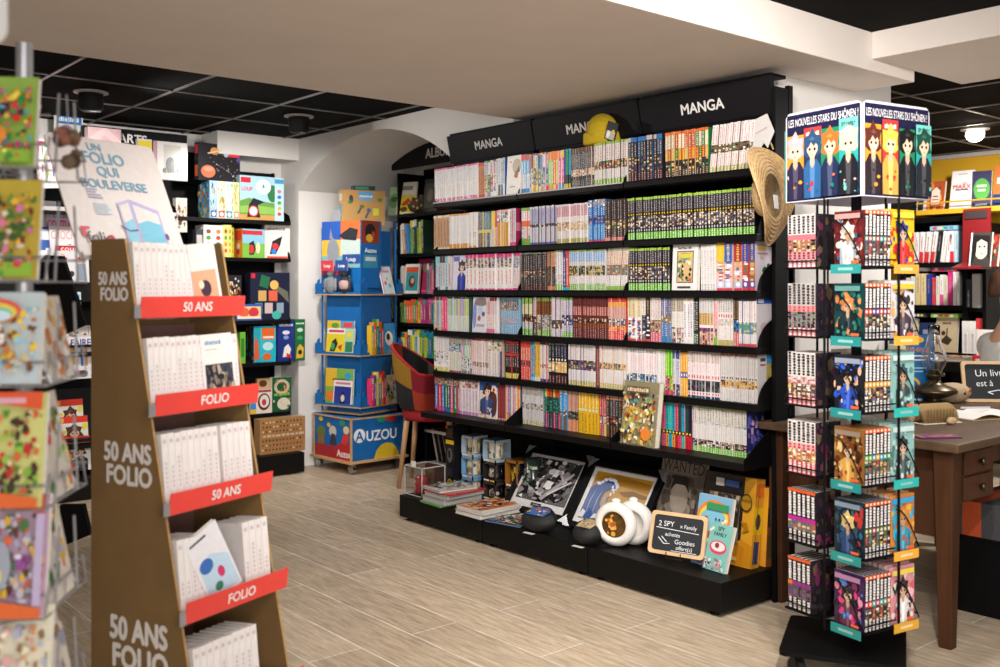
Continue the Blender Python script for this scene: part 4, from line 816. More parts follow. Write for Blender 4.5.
# books and boxed sets at the hat end
def lean_face(name, label, cat, px, py, w, h, t_, shapes, lean=.25, rz=FX, edge='#ccc', x=None, grp=None, m='gloss', z=PZ):
    p = on_z(px, py, z)
    o = face_g(w, h, t_, shapes, edge, lean=lean).build(name, m, None, loc=(x or p[0], y_at(px, x) if x else p[1], z+.001), rz=rz)
    return tag(o, label, cat, grp)
TEAL = '#7ab8b0'
lean_face('manga_volume', 'mint green manga volume leaning beside the small slate', 'manga', 713, 571, .112, .176, .02,
  [('r', 0, 0, 1, 1, TEAL), ('t', 'SPY', .5, .9, .09, '#2a2a30', .02), ('t', 'FAMILY', .5, .78, .08, '#2a2a30', .02, .7), ('e', .5, .5, .4, .15, '#d4486a'), ('e', .5, .52, .32, .1, '#e8d8d4'), ('e', .45, .54, .1, .06, '#8a3a4a')]+blobs(22, ['#e8d8d4', '#d88a9a', '#3a3a40', '#b8d8d0', '#c85a6a'], .02, .02, .98, .26, .12), .3, FX-.12)
lean_face('manga_volume', 'bright cover with a sky and rainbow leaning behind the mint green volume', 'manga', 707, 560, .165, .27, .02,
  [('r', 0, 0, 1, 1, '#7aa8c8'), ('e', .5, .7, .5, .24, '#d8843a'), ('e', .5, .68, .44, .2, '#e0c84a'), ('e', .5, .66, .38, .17, '#7ab8d0')]+blobs(26, ['#e8d8b8', '#d8a03a', '#3a3a5a', '#b84a3a', '#e8e4dc', '#4a7ab0'], .03, .03, .97, .7, .16)+[('r', .3, .8, .95, .9, '#3a8a5a')], .2, FX-.05, x=3.085)
WANT = [('r', 0, 0, 1, 1, '#8a7c70'), ('t', 'WANTED', .5, .89, .14, '#2a2420', .0, .94), ('r', .08, .25, .92, .8, '#7a6e62')]+blobs(26, ['#4a3f38', '#5a4e46', '#8a7e72', '#3a302a', '#9a8e80'], .1, .26, .9, .78, .2)+[('e', .5, .52, .2, .2, '#a89a8a', 14), ('p', [(.28, .6), (.36, .78), (.64, .78), (.72, .6), (.6, .68), (.4, .68)], '#2a2420'), ('t', 'DEAD OR ALIVE', .5, .15, .075, '#2a2420', 0, .9)]
t = thing('poster_box', 'tall brown wanted-notice poster pack in clear film under the bottom shelf', 'poster', (3.26, y_at(674, 3.26), PZ+.001), FX)
g = face_g(.235, .36, .02, WANT, '#6a5e54', lean=.2); g.build('poster_front', 'print', t)
g = G(); g.M = Matrix.Rotation(-.2, 4, 'X'); g.box(-.122, -.004, 0, .122, .024, .37); g.build('film_sleeve', 'clear', t)
PUZ = [('r', 0, 0, 1, 1, '#d89a28'), ('r', 0, .0, .78, 1, '#2a2420'), ('r', 0, 0, 1, .2, '#d8922a'), ('p', [(0, .14), (.5, .2), (.8, .3), (1, .25), (1, 0), (0, 0)], '#c8841c'), ('r', .1, .22, .72, .78, '#7a6e5c')]+blobs(34, ['#5a5044', '#8a7e6a', '#a89a82', '#3a342c', '#4a3a30'], .1, .22, .72, .78, .18)+[('r', .24, .86, .4, .95, '#d8d0c8'), ('r', .42, .87, .7, .94, '#3a5a9a'), ('e', .86, .72, .11, .1, '#3a2a1c', 18), ('e', .86, .72, .095, .085, '#a87c1c', 18), ('t', 'PUZZLE', .86, .74, .03, '#2a2420', .02, .17), ('p', [(.78, .5), (.86, .44), (.82, .38), (.95, .42), (.9, .5)], '#a8741a'), ('r', .3, .06, .75, .1, '#e8c878')]
p = px_on(727, 563)
t = thing('puzzle_box', 'big orange and black puzzle box at the hat end of the plinth', 'puzzle', (3.18, y_at(724, 3.18), PZ+.001), FX)
SIDE = [('r', 0, 0, 1, 1, '#d8962a'), ('r', 0, .38, 1, .68, '#e0b81c'), ('e', .5, .52, .3, .09, '#3a2a3a'), ('e', .5, .85, .3, .06, '#3a2a1c'), ('r', .2, .05, .8, .3, '#2a3a6a'), ('r', 0, .8, 1, .95, '#d8702c')]
b_ = boxed(.24, .34, .055, PUZ, '#c88a24', right=SIDE, lean=.14); b_.build('box_body', 'gloss', t)
g = G(); g.M = Matrix.Rotation(-.14, 4, 'X'); g.box(-.1215, .018, -.0005, .1215, .0195, .3415, '#7a5a1c'); g.build('lid_seam', 'print', t)
t = boxed(.2, .3, .045, PUZ[:3], '#b8782a', right=[('r', 0, 0, 1, 1, '#8a4a2a'), ('r', 0, .5, 1, .75, '#3a3430'), ('r', .1, .1, .9, .4, '#5a4a2a')], lean=.08).build('puzzle_box', 'gloss', None, loc=(3.25, 2.37, PZ+.001), rz=FX)
tag(t, 'second puzzle box with a brown side panel tucked behind the big orange one', 'puzzle')
# clear display case with a red figure block, at the arch end
p0 = px_on(413, 498)
t = thing('display_case', 'clear-windowed collector box with a dark red figurine, at the plinth end', 'box', (2.985, y_at(413, 2.985), PZ+.001), FX)
W, D, H = .155, .15, .15
g = G(); e = .004
for x in (-W/2, W/2-e):
    for y in (0, D-e): g.box(x, y, 0, x+e, y+e, H)
for z in (0, H-e):
    g.box(-W/2, 0, z, W/2, e, z+e); g.box(-W/2, D-e, z, W/2, D, z+e); g.box(-W/2, 0, z, -W/2+e, D, z+e); g.box(W/2-e, 0, z, W/2, D, z+e)
g.build('case_edge', 'whitegrey', t)
G().box(-W/2+.001, .001, .002, W/2-.001, D-.001, H-.002).build('case_window', 'clear', t)
G().box(-W/2+.004, D-.01, .003, W/2-.004, D-.004, H-.003, '#3a2420').build('case_back', 'print', t)
g = G(); g.lathe([(.03, 0), (.034, .01), (.03, .03), (.036, .045), (.03, .06), (.034, .075), (.02, .09), (.002, .094)], 18, (-.01, .06, .006), '#8a2a2c'); g.build('figurine', 'gloss', t, smooth=True)
G().box(-.015, -.001, H-.002, .02, .003, H+.028, '#d8d4cc').build('price_tag', 'print', t)
# flat stacks of albums
def flat_book(label, x, y, z, w, d, h, shapes, col, rz=0, paper='#cfc8bc', name='comic_album', grp=None):
    g = G(); g.box(-w/2, -d/2, 0, w/2, d/2, .0025, col); g.box(-w/2+.001, -d/2+.004, .0025, w/2-.004, d/2-.004, h-.0025, paper); g.box(-w/2, -d/2, h-.0025, w/2, d/2, h, col)
    g.box(-w/2, d/2-.003, 0, w/2, d/2, h, col)
    g.sheet((-w/2, -d/2, h), (1, 0, 0), (0, 1, 0), w, d, shapes)
    o = g.build(name, 'gloss', None, loc=(x, y, z), rz=rz); return tag(o, label, 'book', grp)
CA = ['#c8b8a0', '#d8603a', '#3a4a6a', '#e0a04a', '#e8e0d4', '#2a2a2c', '#a83a34', '#5a8a6a', '#d8c85a']
def art(n=34, base='#c8b8a0', pal=CA): return [('r', 0, 0, 1, 1, base)]+blobs(n, pal, .03, .03, .97, .97, .17)
SX0 = 2.99
s0 = px_on(446, 507)
zz = PZ+.001; xs, ys_ = 3.04, y_at(450, 3.04)
for k, (h, c, lab, base) in enumerate([(.009, '#4aa03c', 'thin green-edged album at the foot of the grey album stack', '#8ab07a'), (.03, '#8a8682', 'thick grey album under the red one in the plinth stack', '#8a8682'), (.02, '#8e8a86', 'grey album, second of the plinth stack', '#8e8a86'), (.006, '#b82c30', 'thin red album under the topmost album of the grey stack', '#b82c30')]):
    flat_book(lab, xs+.004*k, ys_-.012*k, zz, .18, .24, h, art(6, base), c, FX+.05*k-.05, '#a09c98'); zz += h+.0005
flat_book('crowded white and blue cartoon cover, topmost of the grey album stack', xs+.0, ys_-.0, zz, .17, .225, .012, art(40, '#cfcac4', ['#3a6a4a', '#c8a83a', '#2a3a5a', '#d8d4cc', '#a8503a', '#5a88b0', '#e8e4dc']), '#8a8682', FX-.1)
zz = PZ+.001; xs, ys_ = 3.03, y_at(488, 3.03)
for k, (h, c, lab, base) in enumerate([(.022, '#a8a29c', 'thick white album at the bottom of the orange-topped stack', '#c8c0b8'), (.01, '#c8c2bc', 'thin white album in the middle of the orange-topped stack', '#c8c0b8')]):
    flat_book(lab, xs, ys_-.01*k, zz, .19, .25, h, art(6, base), c, FX+.06*k, '#cdc6be'); zz += h+.0005
flat_book('orange and blue album cover, topmost of the white-edged stack', xs, ys_, zz, .185, .24, .007, art(40, '#d88a5a', ['#d8703a', '#e09a6a', '#2a3a5a', '#e8d8c8', '#1c1c24', '#e0b03a', '#b84a3a']), '#c8c0b8', FX+.02)
flat_book('flat magazine with black and orange cover beside the soft pouches', 3.0, y_at(512, 3.0), PZ+.001, .2, .15, .005, art(36, '#3a3436', ['#d8744a', '#3a8a6a', '#e8d8c8', '#1c1a1c', '#4a6ab0', '#c8b89a']), '#4a6a9a', FX+.2, name='magazine')
flat_book('flat magazine with a green headline beside the framed print', 3.06, y_at(521, 3.06), PZ+.001, .16, .15, .004, art(26, '#c8b8a8', ['#1f9a6a', '#2a2426', '#d87a5a', '#e8dcd0', '#3a9a70']), '#888', FX-.1, name='magazine')
# boxed mugs and cartons stacked against the back panel
def mugbox(label, x, y, z, w, h, d, col, art_, side=None):
    t = thing('boxed_mug', label, 'mug box', (x, y, z), FX, 'boxed mugs on the plinth')
    g = G(); k = .008
    g.box(-w/2, 0, 0, w/2, d, k*1.6, col); g.box(-w/2, 0, h-k*1.6, w/2, d, h, col); g.box(-w/2, d-.003, 0, w/2, d, h, col)
    g.box(-w/2, 0, 0, -w/2+k, .003, h, col); g.box(w/2-k, 0, 0, w/2, .003, h, col); g.box(-w/2, 0, 0, -w/2+.002, d, h, col)
    g.sheet((-w/2, 0, 0), (1, 0, 0), (0, 0, 1), w, k*1.6, [('r', .1, .2, .5, .8, '#e0d8d0'), ('r', .6, .2, .9, .8, '#d8a83a')])
    g.build('carton', 'gloss', t)
    mr = min(w*.36, .04)
    g = G(); zb = k*1.6+.001; hh = h-k*3.6
    g.lathe([(mr*.93, 0), (mr, .004), (mr, hh), (mr*.93, hh), (mr*.9, .008), (.001, .008)], 24, (-.004, d*.5, zb), art_[0])
    for i in range(10):
        a = -PI/2+rng.uniform(-1.2, 1.2); z0 = zb+rng.uniform(.01, hh-.03); r = mr+.0004+.0001*i; da = rng.uniform(.15, .4); dz = rng.uniform(.01, .025)
        g.add([(-.004+r*math.cos(a+s*da), d*.5+r*math.sin(a+s*da), z0+t_*dz) for s, t_ in ((-1, -.3), (0, -.6), (1, -.3), (1, .7), (0, 1), (-1, .7))], [(0, 1, 2, 3, 4, 5)], rng.choice(art_[1:]))
    m_ = g.build('mug', 'gloss', t)
    G().tube([(mr-.006, d*.5-.0, zb+hh*.8), (mr+.012, d*.5-.01, zb+hh*.78), (mr+.018, d*.5-.012, zb+hh*.5), (mr+.012, d*.5-.01, zb+hh*.24), (mr-.006, d*.5, zb+hh*.2)], .005, 8, art_[0]).build('mug_handle', 'gloss', m_, smooth=True)
    return t
CRM = ['#c8b898', '#3a342c', '#d8ccb0', '#8a6a4a', '#5a4a3a']; DRK = ['#1e1a1a', '#5a4434', '#8a7a6a', '#b0a89a', '#3a2c24']; BLK = ['#16140f', '#a88c1c', '#8a741c', '#c0a428']
MXX = 3.22
def stackmug(px, items):
    y = y_at(px, MXX); z = PZ+.001
    for lab, w, h, col, a in items:
        mugbox(lab, MXX, y, z, w, h, .1, col, a); z += h+.001
stackmug(467, [('blue and white mug carton, bottom of the stack beside the cartoon albums', .1, .085, '#6a8ab0', CRM), ('boxed cream mug in a blue carton, middle of its stack', .1, .11, '#6a94b8', CRM), ('boxed cream mug in a pale blue carton, topmost of the stack nearest the arch', .1, .105, '#a8b8c4', CRM)])
stackmug(489, [('boxed dark mug with a grey handle, bottom of the middle mug stack', .105, .09, '#3a342e', DRK), ('boxed black mug with a big white handle, middle of its stack', .105, .1, '#2a2624', DRK), ('boxed cream mug with a black letter, topmost of the middle mug stack', .105, .11, '#9ab0c0', ['#d0c4a8', '#1a1816', '#2a2624', '#e0d8c4'])])
stackmug(511, [('boxed brown mug at the bottom of the stack beside the charcoal-grey print', .095, .09, '#4a3c30', DRK), ('boxed black mug with a gold sign, above an orange band', .095, .13, '#8a5a22', BLK)])
y = y_at(455, 3.235)
t = boxed(.07, .13, .09, [('r', 0, 0, 1, 1, '#171619'), ('e', .5, .3, .3, .2, '#c8a41c', 16), ('e', .5, .3, .22, .13, '#171619', 16), ('r', .1, .6, .9, .95, '#2a282c')], '#17161a').build('figurine_box', 'gloss', None, loc=(3.2, y, PZ+.001), rz=FX); tag(t, 'black carton with a yellow ring, under the taller black carton', 'box')
t = boxed(.07, .115, .09, [('r', 0, 0, 1, 1, '#1c1b1e'), ('e', .5, .5, .3, .34, '#5a5854', 14), ('e', .45, .55, .18, .2, '#1c1b1e', 14)], '#17161a').build('figurine_box', 'gloss', None, loc=(3.2, y, PZ+.132), rz=FX); tag(t, 'black carton with a grey figure window, middle of the black cartons', 'box')
t = boxed(.07, .095, .09, [('r', 0, 0, 1, 1, '#1c1a18'), ('r', 0, 0, 1, .22, '#d8b41c'), ('r', .15, .35, .85, .9, '#4a3a2a'), ('r', .0, .85, .2, 1, '#d8642c')], '#17161a').build('figurine_box', 'gloss', None, loc=(3.2, y, PZ+.248), rz=FX); tag(t, 'black carton with a yellow lower band, topmost of the black cartons', 'box')
t = thing('tumbler', 'tall dark tumbler with pale patterned bands behind the charcoal-grey framed print', 'tumbler', (3.27, y_at(533, 3.27), PZ+.001), FX)
g = G(); g.lathe([(.03, 0), (.032, .004), (.042, .24), (.038, .24), (.028, .01), (.001, .01)], 24, col='#26302a')
g.build('tumbler_body', 'gloss', t, smooth=True)
g = G()
for i in range(30):
    a = -PI/2+rng.uniform(-1.4, 1.4); z0 = rng.uniform(.03, .22); r = .0325+z0*.041+.0006+.0001*i; da = rng.uniform(.1, .3)
    g.add([(r*math.cos(a+s*da), r*math.sin(a+s*da), z0+q*.012) for s, q in ((-1, -.5), (1, -.5), (1, .6), (-1, .6))], [(0, 1, 2, 3)], rng.choice(['#b8b8a8', '#5a8a5a', '#8a6a9a', '#d8d4c4', '#3a3a3a']))
g.build('pattern_band', 'gloss', t)
# ------------------------------------------------------------------ far wall: black shelving with magazines and games
YB = 6.245                                   # wall face
def far_bay(label, x0, x1, zs, depth=.3, base=None, h=2.05, sign=None, slope=()):
    t = thing('wall_shelving', label, 'shelving', ((x0+x1)/2, YB, 0), 0, None)
    h2 = (x1-x0)/2
    G().box(-h2, -.015, 0, h2, -.001, h).build('back_panel', 'black', t)
    for sx in (-1, 1): G().box(sx*h2-.012*(sx > 0), -.06, 0, sx*h2+.012*(sx < 0), -.016, h).build('slotted_upright', 'black', t)
    for z in zs:
        s_ = G().box(-h2+.001, -depth, z-.025, h2-.001, -.016, z).build('shelf', 'blacktop', t, bevel=.002)
        for sx in (-1, 1):
            G().prism([(-.016, z), (-depth, z), (-depth+.02, z+.04), (-depth*.4, z+.1), (-.016, z+.12)], sx*(h2-.003), sx*(h2-.006), 'x').build('shelf_bracket', 'black', s_)
    if base: G().box(-h2, -base[0], .01, h2, -.016, base[1]).build('base_plinth', 'blacktop', t, bevel=.003)
    return t
GX0, GX1 = 2.45, 3.22
GZ = [1.64, 1.395, .99, .715, .385]
gb = far_bay('black games shelving bay under the white bulkhead', GX0, GX1, GZ, .29, (.47, .135), 1.98)
YF = YB-.27                                   # front of what stands on its shelves
def on_far(name, label, cat, p0, p1, z, h, d, front, col='#ccc', side=None, right=None, y=None, rz=0, grp=None, lean=0, m='gloss', top=None):
    yy = y or YF; x0, x1 = x_at(p0, yy), x_at(p1, yy)
    o = boxed((x1-x0)*.985, h, d, front, col, side, right, top, lean).build(name, m, None, loc=((x0+x1)/2, yy, z+.001), rz=rz)
    return tag(o, label, cat, grp)
def flat(c): return [('r', 0, 0, 1, 1, c)]
z = GZ[0]
# four small game cartons with the space puzzle lying on top
for k, (a, b, c, ink, lab) in enumerate([(209.5, 217.5, '#a8c8e0', '#2a5aa0', 'pale blue slim game carton, first of the four under the space puzzle'), (217.5, 225.5, '#e8d8c0', '#d84a4a', 'cream and red slim game carton under the space puzzle'), (225.5, 233, '#c8dce0', '#3a8a9a', 'white and aqua slim game carton under the space puzzle'), (233, 239.5, '#d8d8a0', '#d87a6a', 'lime and coral slim game carton beside the clock game')]):
    on_far('game_carton', lab, 'game', a, b, z, .235, .17, flat(c)+blobs(12, [c, ink, '#e8e4d8', '#7ab05a', '#e0b04a'], .05, .15, .95, .95, .2)+[('r', .15, .03, .85, .2, ink), ('e', .5, .11, .25, .06, '#eee')], c,
           side=flat('#5aa0d0')+blobs(30, ['#e0c83a', '#7ab04a', '#3a7ab8', '#e8e4d8', '#e08a3a'], .02, .02, .98, .98, .18) if k == 0 else None)
x = x_at(216, YF)
P = boxed(.30, .235, .045, flat('#2a292e')+blobs(26, ['#3a3a42', '#e8e0d8', '#4a4a52', '#8a8a90', '#c8a060'], .25, .03, .98, .8, .035)+[('e', .22, .24, .17, .17, '#e07a5a', 16), ('e', .22, .3, .12, .06, '#f0a080'), ('e', .37, .8, .1, .1, '#d89a5a', 16), ('p', [(.2, .74), (.54, .86), (.55, .83), (.22, .7)], '#e8c89a'), ('r', .68, .68, .98, .97, '#d83a44'), ('k', .83, .82, .09, '#f4ecec', .24), ('e', .64, .76, .06, .1, '#a8c0d8'), ('e', .94, .62, .04, .08, '#5a4a9a')]+[('e', .35+.06*i, .5-.04*i, .008, .01, '#ddd', 6) for i in range(9)], '#201f24',
          side=flat('#2a292e')+[('r', .1, .7, .9, .95, '#d83a44'), ('r', .1, .1, .9, .4, '#d8643c')]).build('puzzle_box', 'gloss', None, loc=(x_at(219.5, YF+.03), YF+.03, z+.238), rz=.12)
tag(P, 'charcoal space puzzle box with planets lying on slim game cartons', 'puzzle')
on_far('game_box', 'pale blue game box with a big white clock face on the top games shelf', 'game', 239.5, 284, z, .285, .08,
       flat('#a8cce0')+[('r', 0, 0, .79, .12, '#c89a5a'), ('p', [(0, .12), (0, .42), (.2, .5), (.45, .44), (.79, .4), (.79, .12)], '#6a9a4a'), ('p', [(0, .3), (.3, .34), (.79, .3), (.79, .14), (0, .16)], '#8ab85a'), ('e', .74, .62, .12, .2, '#3a7a4a'), ('e', .53, .76, .17, .17, '#e8ecec', 20), ('e', .53, .76, .145, .145, '#f4f4f0', 20), ('p', [(.5, .78), (.57, .72), (.54, .84)], '#2a7ac8'), ('e', .53, .76, .03, .03, '#3aa05a'),
        ('r', .02, .84, .24, .96, '#c82c3a'), ('t', 'LOUP', .16, .7, .09, '#d83a3a', .02, .24), ('p', [(.16, .06), (.2, .34), (.3, .5), (.56, .42), (.4, .34), (.46, .06)], '#2c2c34'), ('e', .3, .2, .12, .13, '#c83a44', 16), ('e', .3, .2, .09, .1, '#e8dcd8', 16), ('r', .79, 0, 1, 1, '#b8dcec'), ('r', .79, .86, 1, .96, '#4a9ac8')]+[('e', .895, .16+.13*i, .05, .045, ['#d84a4a', '#e0b03a', '#5aa04a', '#3a7ac8', '#d87aa0'][i], 8) for i in range(5)], '#a8cce0')
z = GZ[1]
for a, b, hh, c, lab in [(203.5, 213.5, .2, '#e8e4dc', 'white picture card pack, first beside the pair on the second games shelf'), (213.5, 223, .2, '#ece8e0', 'second white picture card pack, with orange pictures'), (223, 228.5, .205, '#d8d080', 'pale yellow slim game box after the white packs'), (228.5, 231.5, .205, '#e0d070', 'narrow butter-yellow game box'), (231.5, 234, .19, '#a8b83a', 'narrow olive-green game box')]:
    on_far('card_pack', lab, 'game', a, b, z, hh, .13, flat(c)+[('e', .5, .2+.2*i, .25, .07, ['#d8843a', '#5aa04a', '#8a5a3a', '#d84a4a'][(i+int(a)) % 4], 9) for i in range(4)], c)
on_far('card_pack', 'dark grey card pack at the start of the second games shelf', 'game', 196, 203, z, .17, .13, flat('#4a4a50')+[('r', .1, .4, .9, .8, '#c8c4c0')], '#3a3a40')
on_far('game_box', 'orange-spined game box with a green meadow front', 'game', 241, 266, z, .185, .09, flat('#7ab84a')+[('r', 0, .5, 1, 1, '#8ac0dc'), ('r', .0, .8, .9, .95, '#c83a3a'), ('p', [(.3, .1), (.3, .5), (.5, .6), (.6, .3), (.5, .1)], '#2a2a30'), ('e', .4, .3, .12, .16, '#c83a3a'), ('e', .7, .35, .1, .2, '#e8d8b0')], '#e08a2a', side=flat('#e08a2a')+[('r', .1, .6, .9, .95, '#d84a2c'), ('e', .5, .4, .2, .1, '#e8d8c0'), ('e', .5, .2, .2, .1, '#c83a3a')], rz=.18)
t = boxed(.17, .225, .07, flat('#dcd8d2')+[('k', .45, .86, .1, '#8a8480', .7), ('p', [(.2, .12), (.3, .5), (.7, .66), (.62, .4), (.44, .12)], '#2a2a30'), ('e', .42, .35, .13, .1, '#c83a3a'), ('e', .36, .2, .1, .08, '#3a7ac8'), ('r', .1, 0, .9, .06, '#d84a3a')], '#d4d0ca', right=flat('#e0dcd8')+[('r', .1, .06+.15*i, .9, .18+.15*i, ['#d84a4a', '#3a7ac8', '#e0b03a', '#5aa04a', '#7a5ab0', '#d8843a'][i]) for i in range(6)]).build('game_box', 'gloss', None, loc=(x_at(279.5, YF), YF+.03, z+.001), rz=-.2)
tag(t, 'white activity box with a coloured tab side on the second games shelf', 'game')
z = GZ[2]
on_far('game_box', 'big midnight-blue game box with a beam of light on the third games shelf', 'game', 250, 290, z, .31, .08, flat('#23253a')+[('p', [(.55, .78), (.95, .6), (.98, .35), (.62, .66)], '#6a6a5a'), ('p', [(.22, .72), (.44, .66), (.5, .9), (.28, .96)], '#2a6a4a'), ('e', .6, .74, .11, .1, '#e0b060', 16), ('r', .2, .4, .4, .62, '#c8a060'), ('r', .46, .4, .68, .62, '#d8644a'), ('r', .36, .14, .56, .36, '#c8b0b0'), ('r', .66, .14, .84, .36, '#8aa0b0'), ('r', .12, .14, .3, .36, '#4a8a9a'), ('e', .66, .1, .12, .09, '#4ab0a8', 14), ('r', .02, .88, .12, .98, '#c82c3a')], '#1c1e30', right=flat('#1c1e30')+[('r', .2, .1, .8, .9, '#3a3a44')])
on_far('game_box', 'dark dotted small game box beside the midnight-blue one', 'game', 228, 241.5, z, .29, .1, flat('#2c2a30')+[('e', rng.uniform(.1, .9), rng.uniform(.06, .94), .06, .03, rng.choice(['#c8a04a', '#d8d0c8', '#a85a3a']), 7) for _ in range(46)], '#26242a')
on_far('game_box', 'small blue train game box lying before the dark game boxes', 'game', 236, 262, z, .105, .09, flat('#3a5aa8')+[('r', .04, .12, .96, .86, '#e0c080'), ('e', .3, .5, .2, .3, '#d8643a'), ('e', .68, .5, .2, .3, '#c83a44'), ('r', .04, .1, .96, .25, '#e8d8b8')], '#3a5aa8', y=YF-.01)
z = GZ[3]
on_far('book_box', 'teal and orange boxed game on the fourth games shelf', 'game', 253.5, 276, z, .235, .1, flat('#2a9ab0')+[('r', .28, 0, 1, 1, '#2ab0c4'), ('r', .36, .62, .94, .95, '#d8642c'), ('r', .42, .66, .9, .72, '#e8d8c8'), ('e', .64, .44, .24, .12, '#b8dce0'), ('e', .6, .15, .2, .1, '#d8642c'), ('p', [(0, .05), (.26, .1), (.2, .6), (.05, .7)], '#c8603a')], '#2a8a9a', side=flat('#3a2a24')+blobs(14, ['#1c4a50', '#c8603a', '#2a2a30', '#2a8a9a'], 0, 0, 1, 1, .25))
on_far('book_box', 'navy boxed game with a white rocket on the fourth games shelf', 'game', 277.5, 294.5, z, .27, .12, flat('#22347c')+[('k', .5, .88, .07, '#dcdcec', .8), ('e', .5, .7, .22, .05, '#dcdcec'), ('e', .5, .58, .16, .05, '#8a9ad0'), ('p', [(.3, .1), (.4, .34), (.62, .42), (.8, .3), (.7, .1)], '#e8e4e0'), ('p', [(.5, .1), (.55, .2), (.8, .14), (.8, .06)], '#d83a3a')], '#1e2e6c', side=flat('#22347c')+[('e', .5, .8, .3, .12, '#d8843a'), ('e', .4, .4, .3, .1, '#3a5ab0')])
on_far('book_box', 'dark green boxed game at the end of the fourth games shelf', 'game', 295, 305, z, .275, .14, flat('#1f6a3c')+[('k', .5, .9, .05, '#dcecdc', .8), ('e', .5, .74, .3, .05, '#c8dccc'), ('e', .5, .55, .3, .05, '#3a9a5a'), ('p', [(.1, .05), (.2, .3), (.5, .4), (.9, .3), (.8, .06)], '#d8b03a'), ('e', .5, .2, .2, .06, '#2a2a30')], '#1c5c34')
on_far('book_box', 'lime green narrow boxed game beside the teal one', 'game', 240, 245.5, z, .2, .12, flat('#6ab03a')+[('r', .2, .2, .8, .8, '#3a7a2c')], '#5aa034')
z = GZ[4]
on_far('picture_book', 'green flower-covered picture book on the lowest games shelf', 'book', 272, 291.5, z, .225, .03, flat('#1f5a3a')+[('e', .5, .72, .4, .22, '#c8b89a', 16), ('e', .5, .72, .26, .14, '#1f5a3a', 14), ('k', .5, .5, .1, '#8ac04a', .8), ('e', .6, .22, .34, .18, '#d8cfbc', 16)]+blobs(16, ['#d84a4a', '#e0c04a', '#3a8a5a', '#e8dcc8', '#d88a5a'], .05, .04, .95, .95, .1), '#e0dccf', right=flat('#dcd8cc'))
on_far('picture_book', 'cream picture book with a red spiral in front of the green one', 'book', 256, 272, z, .155, .02, flat('#ddd4c8')+[('e', .5, .48, .4, .36, '#5a2a34', 18), ('e', .52, .5, .3, .27, '#ddd4c8', 18), ('e', .5, .46, .14, .14, '#b83a4a', 14), ('r', .05, .88, .95, .98, '#a83a4a')], '#d4ccc0', y=YF-.02)
on_far('picture_book', 'tan picture book with a blue arch behind the cream one', 'book', 257, 271.5, z, .22, .02, flat('#c8a878')+[('e', .5, .45, .4, .2, '#2a6aa8', 14), ('e', .4, .85, .3, .1, '#5a3a2a')], '#c0a070', y=YF+.04)
on_far('picture_book', 'orange and blue booklet at the edge of the lowest games shelf', 'book', 250.5, 256, z, .15, .02, flat('#e0b03a')+[('r', 0, .2, 1, .5, '#3a8ac8'), ('r', 0, .75, 1, 1, '#e07a2c')], '#ddd', y=YF-.02)
K = flat('#a4784c')+[('e', .06+.075*i+.01*(j % 2), .12+.13*j, .018, .028, rng.choice(['#2a241c', '#5a3a24', '#7a3a2a', '#3a4a3a', '#d8c8a8']), 7) for j in range(7) for i in range(12) if j != 3]+[('k', .5, .52, .09, '#c8b090', .9)]
on_far('kraft_box', 'brown kraft game box with dark dots on the base plinth', 'game', 259.5, 305.5, .135, .225, .08, K, '#b08a5c', y=YB-.4, side=flat('#b88e5e'), top='#b48c60')

# ---- magazine bay with slanted racks
MX0, MX1 = 1.05, 2.44
mb = far_bay('black magazine shelving bay behind the folded cardboard display', MX0, MX1, [1.655, .83, .3], .3, (.42, .12), 1.98)
G().box(-.69, -.302, 1.638, .69, -.295, 1.66).build('price_rail', 'whitegrey', mb)
for z0 in (1.12, .86, .32):
    g = G(); hh = .5 if z0 > 1 else .28; g.prism([(-.31, z0), (-.31, z0+.012), (-.1, z0+.012), (-.04, z0+hh), (-.03, z0+hh), (-.085, z0)], -.69, .69, 'x'); g.build('slanted_tray', 'blacktop', mb)
xs0, xs1 = x_at(82, 6.0), x_at(186, 6.0)
t = thing('header_sign', 'dark header sign reading arts creatifs above the magazine bay', 'sign', ((xs0+xs1)/2, 6.0, 1.97), 0)
W = xs1-xs0
g = G(); g.prism([(-.02, .175), (.0, 0), (.03, 0), (.02, .175)], -W/2, W/2, 'x'); b_ = g.build('sign_board', 'sign', t, bevel=.002)
G().sheet((-W/2, 0, 0), (1, 0, 0), Vector((0, -.02, .175)).normalized(), W, .176, [('t', 'ARTS', .46, .70, .3, '#ddd', .03, .5), ('t', 'CREATIFS', .46, .27, .3, '#ddd', .03, .6)], lay0=4, eps=.0003).build('sign_lettering', 'letter', b_)
G().box(-W/2+.02, .03, .02, -W/2+.05, .24, .05).box(W/2-.05, .03, .02, W/2-.02, .24, .05).build('sign_arm', 'black', t)
t = boxed(.12, .2, .12, flat('#45464a'), '#3a3b3f').build('cable_box', 'black', None, loc=(x_at(195, 6.1), 6.1, 1.86), rz=0)
tag(t, 'dark grey box on the wall between the sign and the bulkhead', 'box')
def mag(label, p0, p1, py0, py1, yy, shapes, base='#ddd', lean=.0, z=None, t_=.006, name='magazine', cat='magazine', rz=0):
    x0, x1 = x_at(p0, yy), x_at(p1, yy); xm = (x0+x1)/2
    z1 = z_at(py0, xm, yy); z0 = z_at(py1, xm, yy)
    o = face_g(x1-x0, (z1-z0)/math.cos(lean), t_, shapes, base, lean=lean).build(name, 'gloss', None, loc=(xm, yy, z0), rz=rz)
    return tag(o, label, cat)
PK = ['#e8407a', '#d8d0d4', '#e8a0b8', '#f0ece8', '#c82c5a']
mag('magazine with a blue title on the top of the magazine bay', 54, 83, 112, 150, 6.08, flat('#dfdcd8')+[('r', .1, .68, .95, .95, '#2a7ac0'), ('k', .5, .8, .14, '#e8f0f8', .7), ('e', .5, .1, .4, .3, '#d8a070'), ('r', .86, .1, .97, .5, '#333')], z=1.9)
